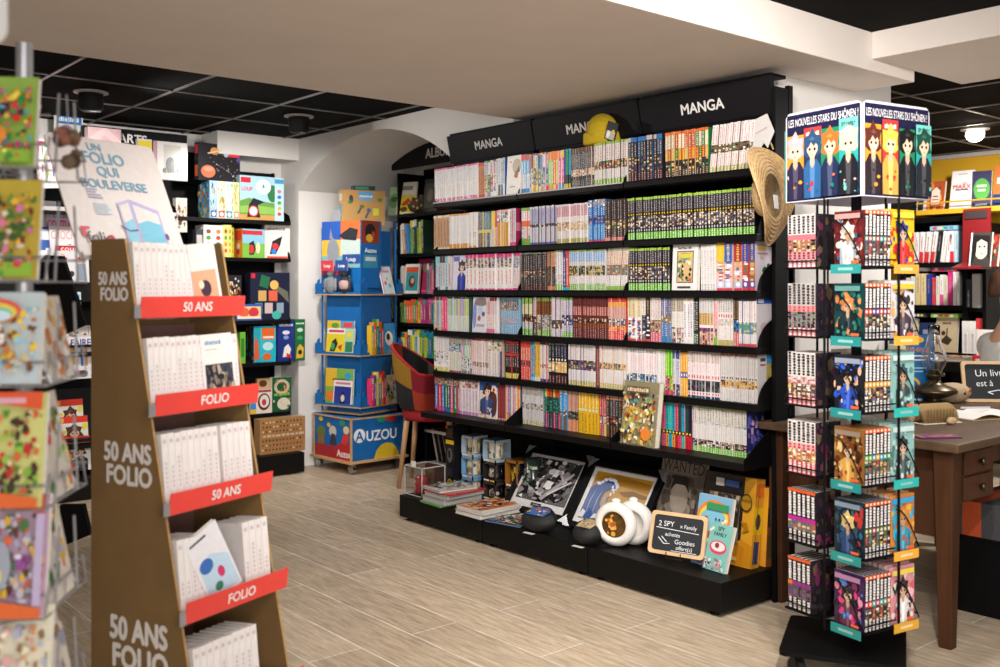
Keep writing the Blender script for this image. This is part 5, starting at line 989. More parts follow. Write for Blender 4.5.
# shelf 1.655: thin pink, white and green magazines leaning
for k, (a, b, pal, lab) in enumerate([(38, 44, ['#d8407a', '#e8e0e0', '#222'], 'pink-striped magazine at the start of the top magazine shelf'), (44, 50, ['#3aa05a', '#e8e0dc', '#c8c83a'], 'green-striped magazine on the top magazine shelf'), (50, 56, ['#d83a8a', '#2a6ac0', '#e8e4e4'], 'magenta and blue magazine on the top magazine shelf'), (56, 66, PK, 'white magazine with a pink initial on the top magazine shelf'), (64, 78, PK, 'white sewing magazine with pink lettering on the top magazine shelf')]):
    mag(lab, a, b+4, 138+2*k, 188, 5.97-.003*k, flat('#e4e0e0')+blobs(12, pal, .05, .1, .95, .9, .22)+[('r', .1, .86, .9, .95, pal[0])], lean=.12)
COUT = [('e', .62, .18, .2, .2, '#2a2024'), ('e', .62, .14, .12, .13, '#d8b09a'), ('r', .5, .0, .9, .08, '#b8c0d0')]
mag('grey fashion magazine behind the sewing titles', 41, 60, 200, 262, 6.13, flat('#d0ccd0')+[('e', .2, .88, .14, .08, '#d83a4a'), ('r', .1, .3, .9, .5, '#b8b4b8'), ('r', .1, .1, .9, .2, '#8a8690')], lean=.2)
mag('lilac magazine with pink sewing title in the slanted tray', 49, 79, 206, 262, 6.09, flat('#c8bcc8')+[('t', 'Les bases', .6, .86, .13, '#8a6a8a', .005, .7), ('t', 'COUTURE', .5, .66, .2, '#e0407a', .02, .96)]+COUT, lean=.2)
mag('blue and white knitting magazine at the edge of the slanted tray', 38, 53, 226, 280, 6.06, flat('#3a5aa8')+[('r', .1, .75, .9, .95, '#e8e8f0'), ('r', .1, .4, .9, .6, '#e8e8f0'), ('e', .5, .2, .3, .14, '#d8a080')], lean=.2)
mag('white magazine with a crochet title and a smiling woman', 52, 88, 226, 280, 6.05, flat('#e4dcdc')+[('t', 'CROCHET', .5, .84, .16, '#e8909a', .0, .9), ('e', .55, .42, .2, .25, '#2a1c1c'), ('e', .52, .38, .12, .15, '#d8a890'), ('r', .3, .0, 1, .18, '#7ac0b8'), ('e', .16, .4, .1, .08, '#a8d8d0')], lean=.2)
mag('white magazine with a red title band and two children', 57, 89.5, 245, 282, 6.0, flat('#d8d4d6')+[('r', .0, .84, 1, .98, '#b81c3a'), ('t', 'coudre', .55, .91, .14, '#f0dcdc', .02, .8, 0, True), ('p', [(.12, .45), (.3, .45), (.34, .66), (.1, .66)], '#b8344a'), ('e', .2, .72, .07, .05, '#d8b09a'), ('p', [(.6, .04), (.92, .04), (.9, .5), (.64, .5)], '#8a94a4'), ('e', .76, .58, .1, .08, '#d8b09a'), ('e', .76, .64, .11, .06, '#b83a44'), ('e', .46, .22, .08, .08, '#3a3a40'), ('t', '65', .12, .08, .12, '#c82c44', .02)], lean=.12)
for k, (a, b, c) in enumerate([(37, 47, '#3a6ab8'), (40, 52, '#e0e0e8'), (42, 57, '#d8b83a')]):
    mag(['blue craft magazine low in the slanted tray', 'white craft magazine with a blue picture low in the slanted tray', 'yellow and blue craft magazine low in the slanted tray'][k], a, b, 240+10*k, 284, 6.03-.015*k, flat(c)+blobs(10, ['#2a4a9a', '#e8e4e0', '#d84a3a', '#e0c03a'], .05, .05, .95, .7, .25), lean=.12)
mag('pale blue leaflet on the magazine tray', 68, 82, 292, 318, 6.0, flat('#c8d4dc')+[('r', .1, .7, .9, .9, '#3a8ab0'), ('e', .5, .3, .3, .2, '#e8c8b0')], lean=.15)
mag('white craft magazine lying behind the lettered one', 58, 92, 326, 352, 6.05, flat('#cfc6c0')+blobs(16, ['#b8a89a', '#8a7a70', '#d8d0c8', '#6a4a3a'], .05, .05, .95, .95, .2), lean=.2)
mag('dark magazine with a yellow title and a red-capped figure', 38, 60, 336, 379, 5.98, flat('#3a3430')+[('t', 'OID', .45, .88, .16, '#e0c82c', .03, .7)]+person_art(.62, 0, .85, '#8a2430', '#d8a888', '#8a2a34', .66)+[('r', .05, .0, .5, .08, '#d8d0c0')], lean=.1)
mag('white craft magazine with a blue headline and a green house', 57, 92.5, 337, 379, 5.965, flat('#e0dce0')+[('t', 'À FAIRE', .58, .86, .17, '#2a3a8a', .02, .8), ('p', [(.3, .34), (.52, .34), (.52, .68), (.41, .78), (.3, .68)], '#d8a050'), ('p', [(.27, .64), (.41, .8), (.55, .64), (.55, .7), (.41, .86), (.27, .7)], '#2a7a4a'), ('r', .68, .3, .76, .72, '#3a6ab0'), ('r', .8, .3, .88, .72, '#d89a4a'), ('e', .14, .2, .06, .2, '#2a8a6a'), ('r', .4, .08, .8, .2, '#c85a8a'), ('e', .75, .12, .12, .08, '#3a4a3a')], lean=.1)
for k, (p0, p1, a, b, lab) in enumerate([(53, 84, 400, 432, 'celebrity magazine with a red headline, highest of the three faces'), (56, 89, 417, 450, 'celebrity magazine with a red headline, middle of the three faces'), (61, 91.5, 437, 471, 'celebrity magazine with a couple in dark clothes, lowest of the three')]):
    sh = flat('#e0dcd8')+[('r', 0, .8, 1, 1, '#d83a24'), ('t', 'LE', .2, .9, .12, '#f0d84a', .02, .3), ('e', .9, .68, .09, .1, '#e0d030', 12), ('r', .04, .5, .34, .6, '#d8c83a'), ('r', .04, .36, .34, .44, '#444')]
    sh += person_art(.58, -.25, 1.1, '#4a3020', '#d8a484', '#3a2a24', .75) if k < 2 else person_art(.3, 0, .66, '#a8502c', '#d8a484', '#c8502c', .75)+person_art(.66, 0, .8, '#2a2020', '#d8b09a', '#1c1a20', .75)
    mag(lab, p0, p1, a, b, 6.04-.03*k, sh, lean=.15)
# white boxes on the shelf beside the sign
mag('white boxed craft kit with a penguin-like grey window', 153, 187.5, 142, 180, 5.96, flat('#d8d4d2')+[('r', .3, .1, .8, .92, '#c0bab4'), ('e', .5, .4, .14, .2, '#3a4a50'), ('r', .0, 0, .12, 1, '#b88a9a'), ('e', .82, .6, .08, .1, '#c8a050'), ('k', .5, .25, .16, '#3a3a3a', .45)], '#ccc8c4', t_=.05, name='craft_box', cat='craft kit')
mag('white craft box with brown figures behind the cardboard header', 176, 187, 198, 232, 5.96, flat('#d8cfc8')+blobs(12, ['#5a4a40', '#b8a490', '#8a3a2a', '#d8b88a'], .1, .1, .95, .9, .2), '#cfc6bc', t_=.05, name='craft_box', cat='craft kit')
mag('pink house-shaped craft box behind the cardboard header', 88, 121, 128, 152, 5.9, [('p', [(0, 0), (1, 0), (1, .5), (.55, 1), (.45, 1), (0, .5)], '#d8b8bc'), ('p', [(.2, 0), (.8, 0), (.8, .4), (.5, .7), (.2, .4)], '#c8a4a8')], '#c8a8ac', t_=.06, name='craft_box', cat='craft kit')
mag('yellow and white tape pack beside the white craft kit', 138, 152, 139, 158, 5.94, flat('#d8d0c8')+[('r', 0, .5, 1, .9, '#d8c43a')], '#c8c0b8', t_=.04, name='craft_box', cat='craft kit')
# black end bracket of the slanted magazine tray standing out toward the room
xa = 1.32
t = thing('tray_end', 'black slanting end plate of a magazine rack beside the card spinner', 'rack end', (xa, 4.75, 0), 0)
a0 = at_d(45, 255, 4.3); a1 = at_d(62, 256, 4.3); a2 = at_d(85, 325, 4.3); a3 = at_d(60, 336, 4.3); a4 = at_d(40, 330, 4.3); a5 = at_d(38, 262, 4.3)
t.location = (a2[0], a2[1], 0)
d = Vector((CS, -SN, 0)); bk = Vector((SN, CS, 0))
g = G(); fr = [Vector(p)-t.location for p in (a0, a1, a2, a3, a4, a5)]
n = len(fr); g.add([tuple(p) for p in fr]+[tuple(p+bk*.03) for p in fr], [tuple(range(n-1, -1, -1)), tuple(range(n, 2*n))]+[(i, (i+1) % n, n+(i+1) % n, n+i) for i in range(n)])
g.build('end_plate', 'black', t)
q = Vector(at_d(74, 515, 4.3))-t.location
g = G(); fr = [Vector(at_d(*p, 4.3))-t.location for p in ((60, 505), (83, 505), (90, 535), (66, 545), (58, 540))]
n = len(fr); g.add([tuple(p) for p in fr]+[tuple(p+bk*.03) for p in fr], [tuple(range(n-1, -1, -1)), tuple(range(n, 2*n))]+[(i, (i+1) % n, n+(i+1) % n, n+i) for i in range(n)])
g.build('foot_plate', 'black', t)
zt, zb = fr[0].z, Vector(at_d(60, 336, 4.3)).z
pm = (Vector(at_d(55, 336, 4.3))-t.location)
g = G(); g.tube([(pm.x, pm.y+.03, 0), (pm.x, pm.y+.03, zb+.05)], .015, 10); g.build('post', 'black', t)
# ------------------------------------------------------------------ vaulted niche: comics shelving, blue cardboard tower, patchwork chair
NX = 4.095
t = thing('wall_shelving', 'black comics shelving at the back of the arched niche', 'shelving', (NX, 4.95, 0), FX)
NZ = [1.70, 1.43, 1.16, .965, .74, .5]
n0, n1 = -.70, .64                         # local x: right is towards the manga wall
G().box(n0, -.015, 0, n1, -.001, 2.02).build('back_panel', 'black', t)
for x in (n0, n1-.012): G().box(x, -.236, 0, x+.012, -.016, 1.98).build('side_panel', 'black', t)
for z in NZ: G().box(n0+.013, -.236, z-.022, n1-.013, -.016, z).build('shelf', 'blacktop', t)
NF = NX-.232
def niche_sign():
    s_ = thing('header_sign', 'dark header sign with album lettering over the niche shelving', 'sign', (NF-.03, y_at(428, NF-.03), 2.0), FX)
    b_ = G().box(-.42, 0, 0, .42, .02, .15).build('sign_board', 'sign', s_)
    G().sheet((-.42, 0, 0), (1, 0, 0), (0, 0, 1), .84, .15, [('t', 'ALBUMS', .66, .5, .42, '#ddd', .03, .5)], lay0=3, eps=.0003).build('sign_lettering', 'letter', b_)
    G().box(-.4, .02, .05, -.36, .22, .08).build('sign_arm', 'black', s_)
    G().box(.36, .02, .05, .40, .22, .08).build('sign_arm', 'black', s_)
niche_sign()
CB = ['#c8202c', '#1f6fc0', '#1f8a4c', '#e0b02a', '#e8e0d4', '#2a2a30', '#d8642c', '#3aa0b8', '#8a3a8a', '#c8b89a', '#2a5a3a', '#d8d03a', '#e8d8c8']
WN = {0: 'top', 1: 'second', 2: 'third', 3: 'fourth', 4: 'fifth', 5: 'lowest'}
def comics(row, p0, p1, n, h, pal, words, lean=0, x=NF+.015):
    y0, y1 = y_at(p0, x), y_at(p1, x); w = (y0-y1)/n
    for i in range(n):
        c = rng.choice(pal)
        bands = [(0, .12, jit(c, .2)), (.12, .8, c, 't', rng.choice(['#eee', '#222', '#e0d8b0'])), (.8, 1, rng.choice(pal))]
        hh = h*rng.uniform(.9, 1.03)
        o = book_g(w*.93, hh, .2, bands, cover=c).build('comic_album', 'print', None)
        o.matrix_world = Matrix.Translation((x, y0-w*(i+.5), NZ[row]+.001+abs(math.sin(lean))*w/2)) @ Matrix.Rotation(FX, 4, 'Z') @ Matrix.Rotation(lean, 4, 'Y')
        tag(o, f'{words} on the {WN[row]} niche shelf', 'comic album', f'niche albums {row} {p0}')
comics(1, 394, 398, 2, .235, ['#2a5a8a', '#1f3a5a'], 'tall navy comic album', -.05)
comics(1, 398, 409, 4, .21, ['#d8d4cc', '#c8843a', '#4a8ac0', '#e0dcd4'], 'slanting cream, amber or blue comic album', -.12)
comics(1, 411, 424, 6, .22, ['#8ab04a', '#2a4a3a', '#c8ccb8', '#d8c84a', '#e0dcd0'], 'green or cream comic album', -.04)
comics(2, 393, 397, 2, .18, ['#2a2a2c', '#c8b83a'], 'dark slim comic album')
comics(2, 397, 403, 4, .19, ['#d8d2cc', '#c4bcb4'], 'off-white comic album')
comics(2, 427, 434, 3, .2, ['#d8d0cc', '#3a9a8a', '#d86a8a'], 'rose or jade comic album')
comics(3, 392, 404, 6, .145, ['#7a9a3a', '#2a2a2a', '#c8b88a', '#4a5a3a'], 'leaning olive or black comic album', -.2)
comics(3, 404, 418, 6, .16, ['#2a9a4a', '#d8502c', '#d85a34', '#d84a2c', '#e0683a'], 'orange-red or green comic album')
comics(3, 418, 434, 6, .175, ['#b83a7a', '#c8506a', '#3a9aa0', '#d8b83a', '#d86a9a'], 'raspberry or turquoise comic album')
comics(4, 392, 408, 7, .17, ['#e08a2a', '#d8c83a', '#2a7a4a', '#c84a2c', '#2a3a7a'], 'warm-coloured comic album', -.06)
comics(4, 408, 434, 11, .18, ['#d8d02a', '#1f8aa8', '#2a6ac0', '#3a9a4a', '#e0d84a', '#e8e4d0', '#2a3a5a'], 'yellow, blue or green comic album')
def nface(name, label, cat, px, row, w, h, shapes, lean=.15, x=None, rz=FX, edge='#ccc', t_=.012):
    xx = x or NF+.02
    o = face_g(w, h, t_, shapes, edge, lean=lean).build(name, 'gloss', None, loc=(xx, y_at(px, xx), NZ[row]+.002), rz=rz); return tag(o, label, cat)
nface('comic_album', 'white album with a yellow and red cover on top of the niche shelving', 'comic album', 405, 0, .16, .22, flat('#d8d4c8')+[('r', .05, .05, .95, .6, '#d8c43a'), ('p', [(.2, .3), (.6, .5), (.8, .38), (.4, .25)], '#c8422c'), ('r', .2, .75, .8, .88, '#8a8478'), ('e', .4, .15, .2, .08, '#5a4a2a')], rz=FX+.3)
nface('comic_album', 'green round-motif album on top of the niche shelving', 'comic album', 394, 0, .13, .2, flat('#9ab890')+[('e', .4, .5, .4, .26, '#6a9a5a', 16), ('e', .4, .55, .25, .1, '#3a5a3a', 12)], rz=FX+.2)
nface('comic_album', 'dark framed album at the manga end of the niche shelving top', 'comic album', 428, 0, .15, .22, flat('#2a2a2c')+[('r', .12, .12, .88, .88, '#4a4844'), ('e', .5, .5, .2, .2, '#6a645a')])
t = thing('plush_toy', 'round brown speckled plush lying on top of the niche shelving', 'plush toy', (NF+.07, y_at(418, NF+.07), NZ[0]+.001), FX)
g = G(); g.ball((0, 0, .055), .085, .06, .055, 20, col='#5a4630')
for i in range(26):
    a, b = rng.uniform(3.3, 6.1), rng.uniform(-.4, 1.1); c = (.0+.086*math.cos(a)*math.cos(b), .061*math.sin(a)*math.cos(b), .055+.056*math.sin(b))
    g.ball(c, .011, .008, .009, 6, col=rng.choice(['#b89a6a', '#3a2c20', '#8a3a2a', '#c8b890', '#4a5a34']))
g.build('plush_body', 'cloth', t, smooth=True)
g = G()
for sx in (-1, 1): G().ball((sx*.035, 0, .11), .018, .012, .02, 10, col='#8a5a34').build('ear', 'cloth', t, smooth=True)
nface('comic_album', 'teal album with an orange title band facing out on the third niche shelf', 'comic album', 411, 2, .16, .2, flat('#d8d4cc')+[('r', .06, .1, .94, .9, '#3a8a94'), ('r', .06, .72, .94, .9, '#c8502c'), ('e', .5, .4, .24, .2, '#5a3a2a'), ('e', .55, .44, .12, .1, '#c8a07a')], lean=.08)
nface('comic_album', 'big raspberry-coloured album facing out on the third niche shelf', 'comic album', 423, 2, .16, .235, flat('#a82c5a')+[('e', .55, .75, .3, .12, '#8a6a5a'), ('r', .1, .05, .9, .1, '#c85a84')], lean=.1, x=NF+.05)
comics(0, 434.5, 440, 4, .17, ['#c8a03a', '#4a9ac8', '#c86a4a', '#8ac0d8'], 'small bright album just beyond the manga volumes', 0, NF+.1)
# low magazine ledge of the niche with shiny comics
nface('magazine', 'glossy crumpled comic magazine on the lowest niche shelf', 'magazine', 402, 5, .2, .2, flat('#8a9a8a')+blobs(30, ['#c8b890', '#3a6a5a', '#d8642c', '#e8e4dc', '#4a7ab0', '#8a3a2a'], .02, .02, .98, .98, .2), lean=.5, x=NF-.06)
comics(5, 421, 438, 8, .16, ['#3a3a3c', '#c8c4c0', '#5a6a7a', '#8a8680', '#b8c4cc'], 'thin grey or white album', -.35)

# ---- blue cardboard tower on castors
TX, TY = 3.61, 5.735
tw = thing('display_tower', 'blue cardboard book tower on castors in the arched niche', 'display tower', (TX, TY, 0), math.radians(3))
S = .215
base = G().box(-S, -S, .085, S, S, .352).build('base_box', 'bluewood', tw)
for sx in (-1, 1):
    for sy in (-1, 1): G().box(sx*S-.006, sy*S-.006, .085, sx*S+.006, sy*S+.006, .352).build('corner_trim', 'ply', base)
G().box(-S-.02, -S-.02, .07, S+.02, S+.02, .085).build('base_plate', 'ply', tw)
top = G().box(-S-.008, -S-.008, .352, S+.008, S+.008, .362).build('top_plate', 'ply', tw)
G().box(-S-.004, -S-.004, .362, S+.004, S+.004, .3635).build('top_sheet', 'bluewood', top)
YC = '#d8c23a'
g = G(); g.sheet((-S, -S, .085), (1, 0, 0), (0, 0, 1), 2*S, .267, [('p', [(.42, 0), (.47, .2), (.56, .33), (.66, .36), (.76, .33), (.85, .2), (.9, 0)], '#d8b82c'), ('e', .56, .97, .09, .1, '#2a9a6a'), ('e', .74, .98, .12, .12, '#c83a3a'),
   ('e', .15, .6, .105, .17, '#e8ecf0', 20), ('t', 'A', .15, .6, .24, '#1163a8', .03), ('t', 'UZOU', .56, .58, .25, '#e8ecf0', .035, .56)], eps=.0003)
g.sheet((-S, S, .085), (0, -1, 0), (0, 0, 1), 2*S, .267, [('r', 0, 0, 1, .3, '#a82c34'), ('e', .86, .2, .3, .22, '#b82c34', 18), ('t', 'Auzou', .82, .16, .17, '#eee8e8', .03, .38), ('e', .2, .62, .12, .14, '#6a7a3a', 12), ('p', [(.1, .3), (.3, .3), (.28, .55), (.12, .55)], '#8a6a3a'), ('e', .52, .66, .1, .14, '#c8c4c0', 12), ('p', [(.44, .32), (.62, .32), (.58, .6), (.48, .6)], '#3a3a44'), ('p', [(.74, .4), (.9, .36), (.96, .6), (.84, .7)], '#d83a34'), ('e', .88, .74, .08, .1, '#e0c8a8', 12), ('e', .2, .92, .06, .06, '#d8b82c'), ('e', .42, .8, .05, .06, '#d8b82c'), ('e', .78, .9, .08, .09, '#2a8a7a')], eps=.0003)
g.build('printed_emblem', 'print', base)
for sx in (-1, 1):
    for sy in (-1, 1):
        c = G(); c.box(sx*.19-.012, sy*.19-.02, .045, sx*.19+.012, sy*.19+.02, .07); c.tube([(sx*.19-.012, sy*.19, .03), (sx*.19+.012, sy*.19, .03)], .03, 14); c.build('castor', 'steel', tw)
B = .172
G().box(-B, -B, .375, B, B, .385).build('turntable', 'ply', tw)
G().box(-.15, -.15, .385, .15, .15, 1.58).build('core', 'bluewood', tw)
for (sx, sy) in ((-1, -1), (1, -1), (-1, 1), (1, 1)):
    G().box(sx*B-.005, sy*B-.005, .385, sx*B+.005, sy*B+.005, 1.6).build('corner_post', 'bluewood', tw)
LV = [.43, .765, 1.16]
for z in LV:
    s_ = G().box(-B-.034, -B-.034, z-.008, B+.034, B+.034, z).build('tier', 'ply', tw)
    for k in range(4):
        g = G(); g.M = Matrix.Rotation(k*PI/2, 4, 'Z')
        g.prism([(-B-.034, z), (-B+.005, z), (-B+.005, z+.1), (-B-.014, z+.09), (-B-.034, z+.03)], -B-.0335, -B-.028, 'x'); g.prism([(-B-.034, z), (-B+.005, z), (-B+.005, z+.1), (-B-.014, z+.09), (-B-.034, z+.03)], B+.028, B+.0335, 'x')
        g.box(-B-.034, -B-.034, z, -B+.03, -B-.028, z+.07); g.box(B-.03, -B-.034, z, B+.034, -B-.028, z+.07); g.box(-B+.03, -B-.034, z, B-.03, -B-.028, z+.014)
        g.build('tier_lip', 'bluewood', s_)
G().box(-.176, -.172, 1.2, -.173, .172, 1.64, '#1163a8').sheet((-.1765, .172, 1.2), (0, -1, 0), (0, 0, 1), .344, .44, [('r', 0, .72, .5, 1, '#2a58b0'), ('r', .5, .72, 1, 1, '#d86a34'), ('r', 0, .48, .5, .72, '#e0b43a'), ('r', .5, .48, 1, .72, '#b8c8c4'), ('r', .0, .3, 1, .48, '#7ab0b0'), ('e', .3, .55, .16, .2, '#8a8e98', 12), ('p', [(.2, .74), (.24, .9), (.3, .74)], '#8a8e98'), ('p', [(.45, .78), (.75, .9), (.95, .86), (.9, .7), (.6, .72)], '#2a2c34'), ('r', .55, .36, 1, .5, '#2a4a8a'), ('t', 'Loup', .78, .43, .07, '#dde', .02, .36), ('r', .0, .2, .5, .34, '#c83a4a'), ('t', 'Loup', .26, .27, .06, '#eee', .02, .36)], eps=.0004).build('printed_panel', 'print', tw)
G().box(-.172, -.178, 1.2, .02, -.173, 1.64).build('side_panel', 'bluewood', tw)
G().sheet((-.172, -.1782, 1.2), (1, 0, 0), (0, 0, 1), .17, .44, [('r', 0, .66, 1, 1, '#8a3a2a'), ('e', .5, .84, .3, .12, '#2a2026', 12), ('e', .45, .74, .2, .06, '#d8a83a'), ('e', .66, .8, .1, .05, '#b8402c'), ('t', 'Auzou', .5, .56, .07, '#e8ecf4', .03, .9), ('r', .08, .3, .92, .5, '#3a8aa8'), ('r', .2, .4, .8, .46, '#c8d4d8'), ('r', 0, 0, 1, .3, '#1163a8')], eps=.0004).build('printed_panel', 'print', tw)
Rt = Matrix.Translation((TX, TY, 0)) @ Matrix.Rotation(math.radians(15), 4, 'Z')
for c_ in tw.children:
    if c_.name.split('.')[0] in ('turntable', 'core', 'corner_post', 'tier', 'printed_panel', 'side_panel'): c_.rotation_euler = (0, 0, math.radians(12))
def tower_book(label, side, u, z, w, h, t_, shapes, out=.0, lean=.1, name='picture_book', edge='#ddd', cat='book', grp=None):
    A = Rt @ Matrix.Rotation({'L': -PI/2, 'R': 0}[side], 4, 'Z') @ Matrix.Translation((u, -B-.028-out, z+.001))
    o = face_g(w, h, t_, shapes, edge, lean=lean).build(name, 'gloss', None); o.matrix_world = A
    return tag(o, label, cat, grp)
def tower_spine(label, u, z, w, h, c, grp):
    A = Rt @ Matrix.Translation((u, -B-.035, z+.001))
    o = book_g(w, h, .1, [(0, .2, c), (.2, .8, c, 't', '#eee'), (.8, 1, rng.choice(CB))], cover=c).build('picture_book', 'gloss', None); o.matrix_world = A
    # the tower's core is hollow at the pocket: stand the books outside it
    o.matrix_world = Rt @ Matrix.Translation((u, -B-.048, z+.001)); o.scale = (1, .42, 1)
    return tag(o, label, 'book', grp)
tower_book('yellow and green picture book standing behind the white-titled one on the middle tier', 'L', .0, LV[1], .24, .22, .008, flat('#d8b83a')+[('r', .5, .4, 1, 1, '#4a9ac8'), ('e', .3, .85, .15, .08, '#5a9a3a'), ('r', .6, .8, .95, .95, '#d84a4a')], out=-.014, lean=.04)
tower_book('yellow picture book with a black and red figure on the middle tier', 'L', -.03, LV[1], .17, .17, .012, flat('#d8c42c')+[('r', 0, .78, 1, 1, '#e4e0d8'), ('r', .1, .84, .9, .94, '#c84a5a'), ('p', [(.2, .1), (.3, .5), (.5, .62), (.62, .4), (.45, .1)], '#2a2a30'), ('e', .36, .3, .1, .14, '#3a9a4a'), ('p', [(.6, .3), (.85, .4), (.8, .12)], '#c83a34')])
tower_book('pale green slim picture book beside the yellow one on the middle tier', 'L', .09, LV[1], .08, .17, .012, flat('#a8c8a0')+[('r', .1, .1, .9, .5, '#3a7a5a'), ('e', .5, .75, .3, .1, '#e0c83a')], out=.002)
tower_book('green and yellow picture book standing behind the white one on the lowest tier', 'L', -.01, LV[0], .25, .24, .008, flat('#7aa84a')+[('r', 0, .5, .4, 1, '#d8b03a'), ('k', .55, .7, .08, '#2a2a40', .6), ('e', .2, .25, .18, .14, '#d8742c'), ('e', .8, .8, .12, .1, '#3a9ac0')], out=-.014, lean=.04)
tower_book('white picture book with a blue night scene on the lowest tier', 'L', .03, LV[0], .165, .165, .012, flat('#e0dcd8')+[('r', .05, .04, .95, .76, '#2a3a8a'), ('p', [(.4, .04), (.44, .5), (.56, .56), (.66, .04)], '#2a2026'), ('e', .52, .3, .1, .14, '#d8c8b8'), ('r', .1, .84, .9, .93, '#c87a8a')])
for k in range(5):
    tower_spine('slim bright picture book spine out on the lit side of the middle tier', -.11+.024*k, LV[1], .02, .19+.02*(k % 3), ['#d8b02c', '#d8843a', '#2a7a4a', '#2a5aa0', '#c83a3a'][k], 'spines on the middle tier')
for k in range(6):
    tower_spine('slim bright picture book spine out on the lowest tier', -.11+.024*k, LV[0], .02, .18+.02*(k % 3), ['#d83a6a', '#8a3a8a', '#e0c03a', '#2a8a9a', '#d8642c', '#c82c34'][k], 'spines on the lowest tier')
tower_book('blue picture book with a white figure at the corner of the middle tier', 'R', .07, LV[1], .13, .2, .012, flat('#3a8ac0')+[('e', .5, .5, .3, .24, '#e8e4e0'), ('e', .45, .55, .14, .12, '#2a2a30'), ('e', .7, .2, .2, .1, '#d84a3a')], out=.012)
tower_book('multicoloured picture book at the corner of the lowest tier', 'R', .08, LV[0], .12, .19, .012, flat('#d8c4b0')+blobs(16, ['#c83a3a', '#3a6ab0', '#e0b03a', '#4a9a5a', '#2a2a30'], .04, .04, .96, .96, .22), out=.012)
tower_book('pink and pale blue booklet leaning out of the upper tier', 'R', .06, LV[2], .11, .19, .008, flat('#c8d8dc')+[('k', .5, .82, .12, '#d84a7a', .6), ('r', 0, 0, .08, 1, '#d86a8a'), ('e', .3, .4, .1, .07, '#d84a6a'), ('e', .65, .3, .12, .08, '#7ab0a0'), ('e', .5, .55, .1, .06, '#e0b06a')], lean=.28, out=.02)
# bagged soft toys on the upper tier
for k, (u, lab, c) in enumerate([(-.07, 'grey soft toy in a clear bag on the upper tier, nearer the wall', '#8a8e94'), (.06, 'dark grey soft toy in a pale shirt, bagged, on the upper tier', '#3a3c44')]):
    t = thing('bagged_soft_toy', lab, 'plush toy', tuple(Rt @ Matrix.Rotation(-PI/2, 4, 'Z') @ Vector((u, -B-.03, LV[2]+.001))), math.radians(15)-PI/2)
    g = G(); g.ball((0, 0, .06), .042, .022, .06, 14, col=c); g.ball((.004, -.002, .145), .03, .022, .036, 14, col=c)
    for sx in (-1, 1): g.ball((sx*.045, 0, .06), .012, .012, .045, 10, col=c); g.ball((sx*.02, .0, .185), .009, .007, .016, 8, col=c)
    b_ = g.build('toy_body', 'cloth', t, smooth=True)
    if k: G().ball((0, -.004, .06), .044, .022, .04, 14, col='#c8a8a8').build('shirt', 'cloth', b_, smooth=True)
    g = G(); g.ball((0, 0, .1), .062, .03, .1, 16); g.build('clear_bag', 'clear', t, smooth=True)
    g = G(); w_ = .055; g.sheet((-w_, -.03, .15), (1, 0, 0), (0, 0, 1), 2*w_, .07, flat('#c83a4a' if k == 0 else '#2a4a8a')+[('t', 'Loup', .5, .5, .3, '#eee', .02, .7)]); g.box(-w_, -.0299, .15, w_, -.027, .22, '#ccc'); g.build('header_card', 'print', t)
# kraft carton lying across the top of the tower
A = Rt @ Matrix.Rotation(math.radians(-30), 4, 'Z') @ Matrix.Translation((.0, -.1, 1.612))
o = boxed(.29, .235, .09, flat('#b08850')+[('r', .38, .72, .72, .96, '#5a9ac8'), ('k', .55, .83, .07, '#e8e0d0', .3), ('e', .2, .74, .05, .12, '#3a3a3c'), ('e', .17, .66, .04, .06, '#3a7a4a'), ('p', [(.34, .35), (.42, .52), (.46, .5), (.38, .33)], '#3a4a3a'), ('e', .46, .54, .06, .05, '#5a6a3a'), ('p', [(.52, .22), (.6, .42), (.64, .4), (.56, .2)], '#4a4a5a'), ('e', .62, .44, .05, .06, '#3a5a8a'), ('r', .72, .3, .86, .5, '#c8c43a'), ('e', .88, .74, .06, .06, '#5a7a3a'), ('r', .3, .02, .6, .07, '#d8d0c0')], '#b48c54', side=flat('#c89a5a')+[('r', .1, .7, .9, .9, '#d8d0c0'), ('r', .1, .35, .9, .6, '#6aa0c0'), ('e', .5, .2, .3, .08, '#5a9a4a')]).build('kraft_box', 'print', None); o.matrix_world = A; tag(o, 'brown kraft activity box on top of the blue tower', 'game')
A = A @ Matrix.Translation((.01, .02, .236))
o = boxed(.15, .03, .06, flat('#2a4a44')+[('r', .1, .2, .7, .8, '#4a8a7a')], '#223c38').build('card_pack', 'gloss', None); o.matrix_world = A; tag(o, 'dark green card pack lying on the kraft activity box', 'game')
A = Rt @ Matrix.Translation((-.13, .02, 1.612))
o = boxed(.05, .1, .08, flat('#a8a8b0')+blobs(8, ['#c83a4a', '#3a5a9a', '#ddd'], 0, 0, 1, 1, .3), '#9a9aa4').build('card_pack', 'gloss', None); o.matrix_world = A; tag(o, 'small grey packet beside the kraft activity box', 'game')

